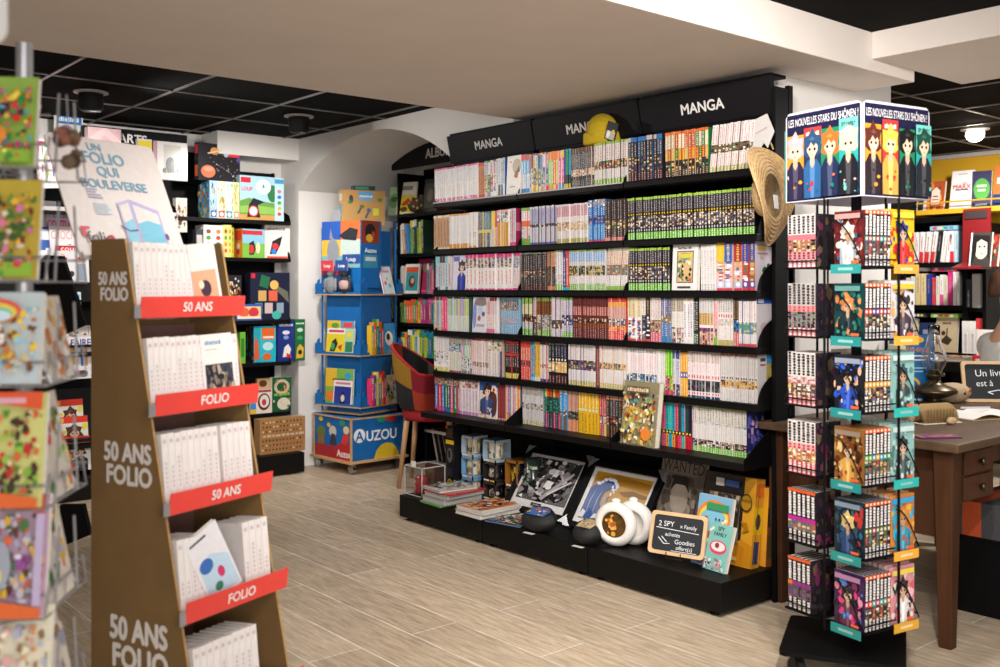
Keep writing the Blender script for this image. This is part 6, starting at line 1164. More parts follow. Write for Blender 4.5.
# ---- patchwork tub chair
def chair():
    p = (3.64, 4.95)
    t = thing('tub_chair', 'patchwork tub chair with oak legs behind the manga shelving', 'chair', (p[0], p[1], 0), math.radians(42))
    def shell(off):
        def S(i, j):
            a = math.radians(-35+250*i/20); f = j/8          # around the sitter, open at -Y
            hgt = .47+.38*f*(.55+.45*max(0, math.sin(a)))
            r = .17+.06*f**.7+off
            return (r*math.cos(a)*1.05, r*math.sin(a)*.95+.02, hgt)
        return S
    cols = ['#8a2430', '#5a6258', '#4a5650', '#2a2a2c', '#a8402c', '#9a7428']
    for q in range(5):
        g = G(); So, Si = shell(.016), shell(-.004)
        i0 = q*4
        for F_, fl in ((So, 0), (Si, 1)):
            vs = [F_(i0+i, j) for i in range(5) for j in range(9)]
            fs = [(i*9+j, (i+1)*9+j, (i+1)*9+j+1, i*9+j+1) for i in range(4) for j in range(8)]
            if fl: fs = [f[::-1] for f in fs]
            k0 = len(g.c); g.add(vs, fs, cols[q])
            for m_ in range(k0, len(g.c)):
                g.c[m_] = lin(cols[(q+(2 if (m_-k0) % 8 > 3 else 0)) % 6])
        rim = [So(i0+i, 8) for i in range(5)]+[Si(i0+i, 8) for i in range(5)]
        g.add(rim, [(i, i+1, 6+i, 5+i) for i in range(4)], cols[q])
        g.build('shell_panel', 'cloth', t, smooth=True)
    g = G(); g.lathe([(.001, .40), (.165, .40), (.185, .42), (.185, .46), (.165, .48), (.001, .485)], 28, col='#a82c34'); g.build('seat', 'cloth', t, smooth=True)
    g = G(); g.tube([Vector(shell(.006)(i, 8))+Vector((0, 0, .004)) for i in range(21)], .008, 8, '#b82c30'); g.build('piping', 'cloth', t, smooth=True)
    for sx in (-1, 1):
        for sy in (-1, 1): G().tube([(sx*.13, sy*.13, .4), (sx*.17, sy*.17, 0)], [.018, .012], 10).build('leg', 'oak', t, smooth=True)
chair()
o = flat_book('dark and pale printed bag lying on the patchwork chair seat', 3.64, 4.95, .487, .18, .2, .03, flat('#8a9a94')+blobs(20, ['#2a2a30', '#c8c4b8', '#5a8a8a', '#d8d0c0'], .03, .03, .97, .97, .2), '#7a8a84', .4, name='magazine')
# rack of leaning comics behind the plinth
t = thing('floor_rack', 'low wire-fronted rack of comics behind the plinth end', 'rack', (3.72, 4.62, 0), FX)
G().box(-.3, 0, .02, .3, .012, .36).build('rack_back', 'black', t)
G().box(-.3, -.16, .14, .3, 0, .152).build('rack_shelf', 'whitegrey', t)
G().box(-.3, -.16, .33, .3, -.145, .345).build('rack_rail', 'whitegrey', t)
for x in (-.295, .285): G().box(x, -.16, 0, x+.01, 0, .36).build('rack_side', 'black', t)
for k in range(5):
    o = book_g(.016, .2, .12, [(0, 1, ['#3a3436', '#5a2a2c', '#c8c0b8'], 't', '#aaa')], cover='#4a3a3a').build('comic_album', 'print', None)
    o.matrix_world = Matrix.Translation((3.74-.14, 4.84-.05*k, .155)) @ Matrix.Rotation(FX, 4, 'Z') @ Matrix.Rotation(-.3, 4, 'Y')
    tag(o, 'dark comic leaning in the low rack behind the plinth', 'comic album', 'comics in the low rack')
# ------------------------------------------------------------------ cardboard paperback display in front
DO = (.8146-.0153, 2.453+.012); DRZ = math.radians(19.8); DW = .31; HW = .335
fd = thing('cardboard_display', 'brown stepped cardboard book display with red shelf strips', 'book display', (DO[0], DO[1], 0), DRZ)
DM = Matrix.Translation((DO[0], DO[1], 0)) @ Matrix.Rotation(DRZ, 4, 'Z')
FRONT = lambda z: -(.118+.215*(1.31-z))
SLV = [(1.13, '50 ANS'), (.906, 'FOLIO'), (.685, '50 ANS'), (.447, 'FOLIO'), (.21, '50 ANS'), (.02, 'FOLIO')]
prof = [(0, 0), (FRONT(0), 0), (FRONT(1.316), 1.316), (.0, 1.316)]
for k, x in enumerate((0, DW-.006)):
    g = G(); g.prism(prof, x, x+.006, 'x'); s_ = g.build('side_panel', 'kraft', fd)
    g = G(); a, b = Vector((0, FRONT(0), 0)), Vector((0, FRONT(1.316), 1.316))
    g.add([(x, a.y-.0008, a.z), (x+.006, a.y-.0008, a.z), (x+.006, b.y-.0008, b.z), (x, b.y-.0008, b.z)], [(0, 1, 2, 3)]); g.build('cut_edge', 'kraftin', s_)
    if k == 0:
        for (rc, zc, w_, hh) in ((.077, 1.205, .098, .034), (.128, .79, .158, .049), (.165, .372, .19, .06)):
            G().sheet((-.0004, 0, zc-hh*1.05), (0, -1, 0), (0, 0, 1), .33, hh*2.1, [('t', '50 ANS', rc/.33, .76, .43, '#e4dcd6', .05, w_/.33, 0, True), ('t', 'FOLIO', (rc+.006)/.33, .24, .43, '#e4dcd6', .05, w_*.96/.33, 0, True)], eps=.0002).build('printed_lettering', 'print', s_)
G().box(.006, -.006, 0, DW-.006, 0, 1.3).build('back_panel', M['kraft'], fd)
M['mauve'] = mat('mauve_brown_card', '#7d5850', rough=.8, noise=.08)
for i, (z, tx) in enumerate(SLV):
    yf = FRONT(z)
    s_ = G().box(.006, yf, z-.003, DW-.006, -.008, z).build('tray', 'mauve', fd)
    G().box(.006, -.02, z, DW-.006, -.014, z+.2 if i else z+.17).build('riser', 'mauve', fd)
    g = G(); y0 = yf-.02
    g.add([(-.004, y0, z), (DW+.016, y0, z), (DW+.016, y0-.006, z+.05), (-.004, y0-.006, z+.05), (-.004, y0+.003, z), (DW+.016, y0+.003, z), (DW+.016, y0-.003, z+.05), (-.004, y0-.003, z+.05)], [(0, 1, 2, 3), (7, 6, 5, 4), (0, 4, 5, 1), (3, 2, 6, 7), (0, 3, 7, 4), (1, 5, 6, 2)])
    st = g.build('shelf_strip', 'red', fd)
    G().sheet((-.004, y0, z), (1, 0, 0), Vector((0, -.006, .05)).normalized(), DW+.02, .0504, [('t', tx, .52 if i != 1 else .55, .5, .46, '#f0e6e2', .03, .28)], lay0=3, eps=.0002).build('strip_lettering', 'print', st)
    G().box(-.02, y0-.004, z-.001, DW*.5, y0+.016, z+.001).build('strip_holder', 'clear', st)
    G().box(-.022, y0-.002, z, -.004, y0+.0, z+.03).build('holder_clip', 'wire', st)
# header board
g = G(); n = 8; pts = []
def HP(u, v):
    return (u*HW-.016, .0+.145*v+.015, 1.27+v*.317)
cor = [(0, 0), (1, 0)]+[(1-.05+.05*math.cos(a), 1-.06+.06*math.sin(a)) for a in [PI/2*i/n for i in range(n+1)]]+[(.06+.06*math.cos(a), 1-.07+.07*math.sin(a)) for a in [PI/2+PI/2*i/n for i in range(n+1)]]
fr = [HP(*c) for c in cor]; m = len(fr); off = Vector((0, .909, -.416))*.004
g.add(fr+[tuple(Vector(p)+off) for p in fr], [tuple(range(m)), tuple(range(2*m-1, m-1, -1))]+[(i, m+i, m+(i+1) % m, (i+1) % m) for i in range(m)], '#d2c9c6')
hb = g.build('header_board', 'print', fd)
BL = '#6f9db4'
up = Vector((0, .145, .317)).normalized()
sh = [('t', 'UN', .41, .925, .062, BL, .03, .2), ('t', 'FOLIO', .47, .835, .095, BL, .035, .46), ('t', 'QUI', .47, .725, .08, BL, .03, .2), ('t', 'BOULEVERSE', .5, .615, .075, BL, .03, .6)]
sh += [('r', .22, .555-.022*i, .22+[.1, .08, .12, .13][i], .565-.022*i, '#8a86a8') for i in range(4)]+[('r', .24, .44-.02*i, .24+[.13, .14, .15, .12, .15][i], .448-.02*i, '#a8c0d0') for i in range(5)]
sh += [('p', [(.46, .1), (.46, .46), (.58, .5), (.58, .14)], '#b0a8c8'), ('p', [(.475, .12), (.475, .44), (.565, .47), (.565, .15)], '#d2c9c6'), ('p', [(.58, .5), (.84, .42), (.84, .05), (.58, .14)], '#a8a0c4'), ('p', [(.6, .46), (.82, .39), (.82, .08), (.6, .16)], '#d2c9c6'), ('p', [(.6, .3), (.7, .33), (.82, .3), (.82, .08), (.6, .16)], '#6cb0c8'), ('p', [(.475, .12), (.475, .3), (.565, .34), (.565, .15)], '#7cb8cc'), ('p', [(.43, .28), (.5, .24), (.58, .25), (.58, .235), (.5, .225), (.43, .265)], '#4a4a84'), ('e', .845, .2, .02, .03, '#5a4a84', 8)]
sh += [('p', [(.06, .25), (.14, .25), (.14, .23), (.1, .23), (.1, .17), (.07, .17)], '#c83444'), ('t', 'folio', .21, .17, .09, '#4a3a40', .015, .26), ('e', .31, .165, .03, .028, '#d83a3a', 10)]
G().sheet(HP(0, 0), (1, 0, 0), up, HW, .3486, sh, lay0=4, eps=.0002).build('printed_slogan', 'print', hb)
PW = '#e2dbd8'
def folio_book(level, u, w, label, grp, shapes=None, h=.178, rot=0, cover=None, zl=0):
    z = SLV[level][0]; yf = FRONT(z)
    spine = [('r', 0, 0, 1, 1, jit(PW, .03))]+[('r', .3, .3+.06*i, .7, .34+.06*i, '#c9c1c1') for i in range(rng.randint(3, 7))]+[('r', .25, .88, .75, .93, '#c8b8b8')]
    fc = rng.random()
    if fc < .22: spine.append(('r', 0, .0, 1, rng.uniform(.06, .2), rng.choice(['#3a8ac0', '#d83a4a', '#2a2a30', '#e0b03a', '#5a4a84'])))
    g = book_g(w*.86, h*rng.uniform(.99, 1.005), .105, None, cover=cover or PW, shapes=shapes or spine, paper='#d8d0c6')
    o = g.build('paperback_book', 'print', None)
    o.matrix_world = DM @ Matrix.Translation((u*.915, yf+.008, z+.001+zl)) @ Matrix.Rotation(rot, 4, 'Y') @ Matrix.Rotation(-.1, 4, 'X')
    return tag(o, label, 'book', grp)
def folio_run(level, u0, n, w, words):
    for i in range(n): folio_book(level, u0+w*(i+.5), w, words, 'white paperbacks '+words)
def folio_face(level, u, w, shapes, label, rot=0, edge=PW, yaw=0, dy=0):
    z = SLV[level][0]; yf = FRONT(z)
    o = face_g(w, .178, .012, shapes, edge, lean=.1).build('paperback_book', 'print', None)
    o.matrix_world = DM @ Matrix.Translation((u*.915, yf+.006+dy, z+.001+max(0, math.sin(abs(rot)))*w*.5)) @ Matrix.Rotation(yaw, 4, 'Z') @ Matrix.Rotation(rot, 4, 'Y')
    return tag(o, label, 'book')
folio_run(0, .012, 11, .019, 'white-spined paperback on the highest shelf of the cardboard display')
folio_face(0, .262, .09, flat('#e0d8d2')+[('r', .0, .2, .9, .62, '#d8a080'), ('e', .45, .36, .2, .12, '#3a2a3a'), ('e', .3, .42, .1, .06, '#e8d0b8')], 'peach-coloured paperback cover leaning on the highest shelf of the cardboard display', -.12)
folio_run(1, .012, 10, .0185, 'white-spined paperback on the second shelf of the cardboard display')
folio_face(1, .25, .105, flat('#e4deda')+[('k', .38, .88, .07, '#5a8ab0', .5), ('r', .1, .78, .5, .79, '#a8a0a0'), ('r', .08, .04, .95, .58, '#3a3c4a')]+blobs(22, ['#b8a890', '#5a5a64', '#8a7a6a', '#22242c'], .1, .05, .94, .57, .18), 'white paperback cover with a dark photograph on the second display shelf', -.03)
folio_run(1, .305, 1, .02, 'white paperback standing after the dark photograph cover')
folio_run(2, .012, 9, .021, 'white-spined paperback on the near half of the third display shelf')
folio_run(2, .212, 5, .022, 'white-spined paperback on the far half of the third display shelf')
folio_run(3, .012, 5, .02, 'white-spined paperback on the near half of the fourth display shelf')
folio_face(3, .165, .105, flat('#e0dce0')+[('r', .1, .9, .6, .93, '#3a3a44'), ('p', [(.05, .05), (.1, .6), (.5, .66), (.95, .5), (.95, .05)], '#b8d0e0'), ('e', .3, .55, .2, .1, '#3a6ab0'), ('e', .6, .35, .1, .08, '#c83a6a'), ('e', .4, .2, .12, .06, '#3a7a5a')], 'white paperback cover with blue and pink figures, leaning on the fourth display shelf', -.42)
folio_run(3, .235, 4, .024, 'white-spined paperback on the far half of the fourth display shelf')
folio_run(4, .012, 10, .022, 'white-spined paperback on the fifth display shelf')

# ------------------------------------------------------------------ greeting card spinner, close at the side
RX0, RY0 = world(-.818, 1.72)
cr = thing('card_spinner', 'grey wire greeting card spinner close to the camera', 'card rack', (RX0, RY0, 0), -YAW+math.radians(6))
RM = Matrix.Translation((RX0, RY0, 0)) @ Matrix.Rotation(-YAW+math.radians(6), 4, 'Z')
G().tube([(0, 0, .02), (0, 0, 1.62)], .014, 12).build('pole', 'wire', cr)
G().lathe([(.0, 0), (.2, 0), (.2, .02), (.03, .035), (0, .035)], 28).build('base', 'wire', cr)
TZ = [1.398, 1.215, 1.045, .845, .668, .49, .3]; TH = [.15, .165, .15, .185, .195, .19, .18]
for k in range(4):
    A = Matrix.Rotation(k*PI/2, 4, 'Z')
    for z, h in zip(TZ, TH):
        if k == 1 and z > 1.1: continue
        g = G(); g.M = A @ Matrix.Translation((0, .042*(k % 2), 0)); r = .0022
        g.tube([(-.07, -.085, z+.05), (-.07, -.11, z-.004), (.07, -.11, z-.004), (.07, -.085, z+.05)], r, 6)
        g.tube([(-.07, -.11, z+.035), (.07, -.11, z+.035)], r, 6); g.tube([(0, -.11, z+.035), (0, -.11, z-.004), (0, -.02, z-.004), (0, -.02, z+.1), (0, .0, z+.1)], r, 6)
        g.tube([(-.07, -.11, z-.004), (-.07, -.06, z-.004), (-.07, -.04, z+.13)], r, 6); g.tube([(.07, -.11, z-.004), (.07, -.06, z-.004), (.07, -.04, z+.13)], r, 6)
        g.build('wire_pocket', 'wire', cr)
CARDS = [(['#d83a2a', '#3a8a3a', '#e08a3a', '#2a3a2a', '#e8c84a', '#c83a7a', '#4aa0c8'], '#8aa84a', 'greeting card with a red and green garden scene, highest in the card spinner'),
         (['#c8902c', '#3a5a2a', '#e0b03a', '#7a3a24', '#d8c8b0', '#d87aa0', '#5a8a3a'], '#b8a03a', 'greeting card with yellow animals in a jungle, second from the top'),
         (['#8ac8e0', '#c87a3a', '#e8e4dc', '#7a4a2a', '#e0c04a', '#c8b8a0'], '#b8c4c8', 'greeting card with a rainbow and a brown animal, third from the top'),
         (['#c82c2a', '#5a8a2a', '#3a3020', '#e8d8a0', '#8ab83a', '#d86a3a', '#4a2a1a'], '#c8c87a', 'greeting card with an orange title band and dark trees, fourth from the top'),
         (['#a8a8b8', '#d8642c', '#8a4a8a', '#e0b02c', '#3a6a3a', '#c8c0d0', '#5a3a2a'], '#b89ab0', 'greeting card with a grey elephant under a curtain, fifth from the top'),
         (['#d8d0b0', '#c88a5a', '#a8a8c0', '#e8e0cc', '#8a6a4a', '#d8a0a0'], '#d8d2ba', 'cream greeting card with a title plate, sixth from the top'),
         (['#d8d0c0', '#88a0b0', '#c89a7a'], '#ccc4b4', 'pale greeting card in the lowest pocket of the card spinner')]
for (z, h, (pal, base, lab)) in zip(TZ, TH, CARDS):
    i = TZ.index(z)
    sh = flat(base)+blobs(85, pal, .03, .12, .97, .84, .11)
    if i in (3, 4): sh += [('p', [(0, .84), (.5, .9), (1, .84), (1, 1), (0, 1)], '#d8542c'), ('r', .3, .9, .8, .95, '#d8a0b0'), ('p', [(0, 0), (1, 0), (1, .08), (.5, .14), (0, .08)], '#d8642c')]
    if i == 4: sh += [('e', .42, .42, .2, .22, '#9aa0ac', 14), ('e', .34, .62, .13, .12, '#9aa0ac', 14), ('e', .2, .64, .08, .1, '#8a909c', 12), ('e', .44, .34, .08, .07, '#e0c83a', 10), ('r', .0, .1, .1, .84, '#b8a8c8'), ('r', .9, .1, 1, .84, '#b8a8c8')]
    if i == 5: sh += [('p', [(.2, .84), (.85, .9), (.85, 1), (.2, .95)], '#6a5a44'), ('p', [(.23, .86), (.82, .915), (.82, .985), (.23, .935)], '#e0d6bc'), ('t', 'Baby Cards', .53, .925, .05, '#4a3a2c', .01, .5, .05)]
    if i == 2: sh += [('e', .4, .78, .4, .14, '#d85a4a', 14), ('e', .4, .76, .35, .11, '#e0c84a', 14), ('e', .4, .74, .3, .09, '#7ac0a0', 14), ('e', .42, .72, .26, .07, '#c8dce8', 14)]
    if i in (0, 1): sh += [('r', 0, 0, 1, .14, '#8ab03a')]+blobs(8, ['#d8e06a', '#4a8a3a', '#c83a3a'], 0, 0, 1, .14, .12)
    o = face_g(.128, h, .012, sh, '#d8d2c8', lean=.0).build('greeting_card', 'print', None); o.matrix_world = RM @ Matrix.Translation((.0+.004*i-.012, -.106, z)) @ Matrix.Rotation(-.16, 4, 'X')
    tag(o, lab, 'card')
    for k in range(3 if i > 2 else (1 if i == 2 else 0)):
        o = face_g(.124, h*(.96-.03*k), .006, flat(['#d8d0c4', '#c8b8a0', '#b8b0a4'][k])+blobs(10, pal, .03, .03, .97, .97, .25), '#cfc6ba').build('greeting_card', 'print', None)
        o.matrix_world = RM @ Matrix.Rotation(PI/2, 4, 'Z') @ Matrix.Translation((-.004+.004*k, -.066+.011*k, z)) @ Matrix.Rotation(-.2+.03*k, 4, 'X')
        tag(o, f'sleeved greeting card seen edge on at the side of the spinner, {["highest", "second", "third", "fourth", "fifth", "sixth", "lowest"][i]} pocket', 'card', f'edge-on cards {i}')
g = G(); hx = [(-.14, 0), (.02, 0)]+[(.02+.025*math.sin(a), .025-.025*math.cos(a)) for a in [PI/2*i/6 for i in range(1, 7)]]+[(.045, .3), (-.14, .3)]
g.prism([(x-.028, z+1.59) for x, z in hx], -.125, -.115, 'y'); g.build('header_panel', 'letter', cr)
t = thing('hanging_charm', 'small brown and pink trinket hanging from the card spinner', 'charm', tuple(RM @ Vector((.082, -.03, 1.41))), 0)
g = G()
for i in range(16): g.ball((rng.uniform(-.014, .014), rng.uniform(-.014, .014), rng.uniform(0, .07)), rng.uniform(.008, .014), n=8, col=rng.choice(['#5a4a3a', '#8a5a4a', '#6a5a48', '#b88a90', '#4a3a30']))
g.build('charm_body', 'cloth', t, smooth=True)
G().tube([(0, 0, .07), (0, .01, .12)], .0012, 5).build('loop', 'wire', t)
# ------------------------------------------------------------------ black wire manga spinner
QX, QY = 2.895, 1.684; QR = math.radians(-10.2)
sp = thing('wire_spinner', 'black wire manga spinner with a printed four-sided header', 'book rack', (QX, QY, 0), QR)
QM = Matrix.Translation((QX, QY, 0)) @ Matrix.Rotation(QR, 4, 'Z')
g = G(); g.M = Matrix.Translation((-.049, .005, 0)) @ Matrix.Rotation(math.radians(-52), 4, 'Z'); c = .18
pr = [(sx*(c-.02)+.02*math.cos(a0+PI/2*i/5), sy*(c-.02)+.02*math.sin(a0+PI/2*i/5)) for sx, sy, a0 in ((1, 1, 0), (-1, 1, PI/2), (-1, -1, PI), (1, -1, 1.5*PI)) for i in range(6)]
g.prism(pr, .085, .1, 'z'); g.build('base_plate', 'black', sp)
for sx in (-1, 1):
    for sy in (-1, 1):
        g = G(); g.M = Matrix.Translation((-.049, .005, 0)) @ Matrix.Rotation(math.radians(-52), 4, 'Z') @ Matrix.Translation((sx*.13, sy*.13, 0)) @ Matrix.Rotation(sx*sy*.7, 4, 'Z')
        g.tube([(-.012, 0, .036), (.012, 0, .036)], .034, 16); g.box(-.017, -.012, .036, -.014, .012, .085); g.box(.014, -.012, .036, .017, .012, .085); g.build('castor', 'rubber', sp)
G().tube([(0, 0, .1), (0, 0, 1.74)], .016, 14).build('pole', 'black', sp)
for k in range(4):
    g = G(); g.M = Matrix.Rotation(k*PI/2, 4, 'Z')
    g.tube([(-.152, -.008, .15), (-.152, -.008, 1.5)], .004, 8); g.build('upright_rod', 'black', sp)
    g = G(); g.M = Matrix.Rotation(k*PI/2, 4, 'Z')
    g.tube([(.05, -.07, .15), (.05, -.07, 1.5)], .003, 8); g.build('upright_rod', 'black', sp)
LZ = [1.265-.217*k for k in range(6)]
for z in LZ:
    for k in range(4):
        g = G(); g.M = Matrix.Rotation(k*PI/2, 4, 'Z') @ Matrix.Translation((0, .058 if k == 1 else 0, 0)); r = .0025
        g.box(-.148, -.153, z-.004, -.012, -.03, z-.001)
        g.tube([(-.148, -.156, z+.02), (-.012, -.156, z+.02)], r, 6); g.tube([(-.15, -.156, z-.002), (-.15, -.03, z-.002)], r, 6); g.tube([(-.010, -.156, z-.002), (-.010, -.03, z-.002)], r, 6)
        g.tube([(-.148, -.156, z-.003), (-.012, -.156, z-.003)], r, 6)
        # curved wire that holds the volume at the end
        g.tube([(-.155, -.155+.105*i/10, z+.01+.125*math.sin(PI/2*i/10)) for i in range(11)], .0022, 6)
        g.tube([(-.08, -.03, z), (0, 0, z)], r, 6)
        g.build('wire_pocket', 'black', sp)
JB = '#17141a'
ORD = ['highest', 'second', 'third', 'fourth', 'fifth', 'lowest']
FAC = ['#e0c0a0', '#d8b090', '#c89a78']
def art_cover(base, pal, hair, cloth, title, plate=None, n=22):
    sh = [('r', 0, 0, 1, 1, base)]+blobs(n, pal, .02, .1, .98, .95, .22)+person_art(.5, .02, .84, hair, rng.choice(FAC), cloth, .65)
    sh += blobs(6, pal, .05, .05, .95, .35, .16)+[('r', .08, .86, .92, .95, title), ('r', .62, .05, .88, .1, '#e8643a')]
    return sh
R_END = [('#5a1c1e', ['#7a2a28', '#2a2026', '#c8b8a8', '#3a5a7a'], '#c8c0b8', '#b8c4cc', '#b88a84'), ('#12383a', ['#1c5a54', '#0f2428', '#c8804a', '#2a7a6a'], '#c87a4a', '#1a2a30', '#5a8a88'), ('#1c1c22', ['#2a5ad0', '#1c1c22', '#3a7ae0', '#e0b490', '#101014'], '#15151a', '#2a4aa8', '#8a94a8'), ('#8a5a2c', ['#d8a86a', '#5a2c18', '#e0c080', '#a8402c', '#3a2418'], '#6a3a1c', '#c8964a', '#8a7a6a'), ('#1a2c38', ['#2a5a78', '#12202a', '#b83a34', '#3a4a54'], '#d8c07a', '#24406a', '#7a8a98'), ('#3a1c4a', ['#3a8ae0', '#d83a7a', '#1c1424', '#7a2a5a', '#e08aa8'], '#2a1c2c', '#5a2440', '#a87a98')]
R_MID = [['#a82c2c', '#2a7a78'], ['#5a3a7a', '#b83a34'], ['#c8902c', '#c89a3a'], ['#3a9a4a', '#2a8a9a', '#d8a02c'], ['#5a6a2c', '#5a6a2c', '#8a3a6a'], ['#b82c6a', '#2a9a94', '#d8542c']]
B_END = [('#e0b41c', ['#c83a2c', '#2a4aa0', '#e8c83a', '#b82c2c'], '#2a3a7a', '#c83434', '#e8d048', '#e0a040'), ('#d0ccd0', ['#b8b0b4', '#3a2c34', '#d8d0d4', '#d89a4a'], '#3a2a34', '#4a3a44', '#e0b83a', '#e0a83a'), ('#86b4b0', ['#9ac4bc', '#5a8a8a', '#a8ccc4'], '#3a4a4c', '#3a4648', '#c8dcd8', '#28b0a8'), ('#8ab4b0', ['#a0c4bc', '#5a8484', '#e0dcd4'], '#2a3438', '#3a4a4c', '#c0d4d0', '#28b0a8'), ('#d8843a', ['#2a8ab0', '#e0b04a', '#3aa0c0', '#c85a2c'], '#c88a3a', '#3a90b0', '#3a9ac8', '#e8a83a'), ('#d89098', ['#e8a8b0', '#c85a6a', '#e8d8d0', '#3a3038'], '#2a2228', '#e4dcd8', '#e0c850', '#d8a030')]
L_ROW = [[(0, .14, '#b8606a', 'T', '#e8d8d8'), (.14, .3, '#c89094', 'T', '#7a2a34'), (.3, .52, '#8a6a5a', 'p', PHOTO), (.52, .62, '#c86a74'), (.62, 1, '#d4ccca', 'T', '#2a2428')],
         [(0, .16, '#a8545a', 'T', '#e0c8c8'), (.16, .46, '#8a7a74', 'p', PHOTO), (.46, .58, '#c88a8a', 'T', '#a84a54'), (.58, 1, '#b0aaa8', 'T', '#2a2628')],
         [(0, .16, '#a8343c', 'T', '#e8c8c8'), (.16, .4, '#5a4038', 'p', PHOTO+['#c8a03a']), (.4, .54, '#c8b0ac', 'p', ['#b84a4a', '#d8d0c8']), (.54, 1, '#d0cac6', 'T', '#1c1a1c')],
         [(0, .24, '#b83a3c', 'T', '#e8d0d0'), (.24, .46, '#b8884a', 'p', ['#c83a2c', '#e0b03a', '#e8dcd0', '#5a2a2a']), (.46, .58, '#d8b0b0', 'T', '#c83a44'), (.58, 1, '#ddd6d2', 'T', '#1c1a1c')],
         [(0, .22, JB, 'T', '#ddd6d4'), (.22, .4, '#8a6a5a', 'p', PHOTO), (.4, .48, ['#d8a02c', '#b02c8a', '#b02c8a']), (.48, .94, JB, 'T', '#e0dad8'), (.94, 1, '#d85a2c')],
         [(0, .22, JB, 'T', '#ddd6d4'), (.22, .46, '#6a4a5a', 'p', PHOTO+['#d8722c']), (.46, .54, ['#8a2a7a', '#d8722c']), (.54, .94, JB, 'T', '#e0dad8'), (.94, 1, '#d85a2c')]]
L_TXT = ['white spine with a brick-red foot', 'grey-headed spine with a brick-red foot', 'white spine with bold black lettering and red foot', 'white spine with red lettering', 'black spine with a gold or magenta band', 'black spine with an orange or purple band']
PLATE = ['#2a8a88', '#248684', '#248684', '#248684', '#2a8a84', '#2a8a84']
def rackvol(A, g, label, grp):
    o = g.build('manga_volume', 'gloss', None); o.matrix_world = A; return tag(o, label, 'manga', grp)
def plate(A, w, col, label, z):
    pass
for k, z in enumerate(LZ):
    w = .0163; h = .166; z += .0005
    b, pal, hair, cloth, title = R_END[k]
    cover = art_cover(b, pal, hair, cloth, title)
    for i in range(7):
        mid = rng.choice(R_MID[k])
        bands = [(0, .2, JB, 'T', '#d8d2d0'), (.2, .44, '#4a3a38', 'p', PHOTO+[mid]), (.44, .54, mid, 'n', '#e8d8c8'), (.54, .93, JB, 'T', '#e4dedc'), (.93, 1, '#d8602c', 'n', '#f0d8c8')]
        g = book_g(w*.95, h, .112, bands, cover=b, left=cover if i == 0 else None)
        rackvol(QM @ Matrix.Translation((-.142+w*(i+.5), -.15, z)), g, (f'manga volume with its cover showing at the near corner of the spinner, {ORD[k]} tier' if i == 0 else f'black-spined manga volume on the near face of the wire spinner, {ORD[k]} tier'), f'near face volumes {k} {int(i == 0)}')
    # left face
    n = 6 if k != 5 else 5; wl = .019
    for i in range(n):
        g = book_g(wl*.94, h, .112, L_ROW[k], cover='#2a2028' if k > 3 else '#8a7a74', right=[('r', 0, 0, 1, 1, '#26202a')]+blobs(12, ['#3a2c30', '#1c181c', '#5a4a3a', '#6a2a4a'], 0, 0, 1, 1, .3) if i == n-1 else None)
        rackvol(QM @ Matrix.Rotation(-PI/2, 4, 'Z') @ Matrix.Translation((-.142+wl*(i+.5), -.15, z)), g, f'{L_TXT[k]}, side face of the spinner, {ORD[k]} tier', f'side face volumes {k}')
    # right face, covers to the front
    b, pal, hair, cloth, title, pl = B_END[k]
    cover = art_cover(b, pal, hair, cloth, title, n=16)
    for i in range(4):
        g = book_g(.019, h*1.06, .114, [(0, 1, jit(b), 't', '#eee')], cover=b, left=cover if i == 0 else None)
        rackvol(QM @ Matrix.Rotation(PI/2, 4, 'Z') @ Matrix.Translation((-.142+.02*(i+.5), -.092, z-.003*(i == 0))), g, (f'{["yellow", "white", "mint", "mint green landscape", "orange and cyan", "pink"][k]} manga cover at the table side of the spinner, {ORD[k]} tier' if i == 0 else f'manga volume behind the table-side cover of the spinner, {ORD[k]} tier'), f'table side volumes {k} {int(i == 0)}')
    # back face, mostly hidden
    for i in range(4):
        g = book_g(.02, h, .112, L_ROW[(k+2) % 6], cover='#d8d2ce', right=[('r', 0, 0, 1, 1, '#dcd6d2')])
        if i < 5: rackvol(QM @ Matrix.Rotation(PI, 4, 'Z') @ Matrix.Translation((-.142+.021*(i+.5), -.15, z)), g, f'white manga volume on the back face of the wire spinner, {ORD[k]} tier', f'back face volumes {k}')
    # price plates clipped under the end covers
    for A, col in ((Matrix.Rotation(0, 4, 'Z'), PLATE[k]), (Matrix.Rotation(PI/2, 4, 'Z') @ Matrix.Translation((0, .058, 0)), B_END[k][5])):
        g = G(); g.M = A; g.box(-.1585, -.15, z-.022, -.1565, -.038, z+.006, col)
        g.sheet((-.1586, -.038, z-.022), (0, -1, 0), (0, 0, 1), .112, .028, [('r', .25, .35, .75, .65, '#8ab8b4' if col[1] == '2' else '#e8cc98')]); g.build('price_plate', 'print', sp)
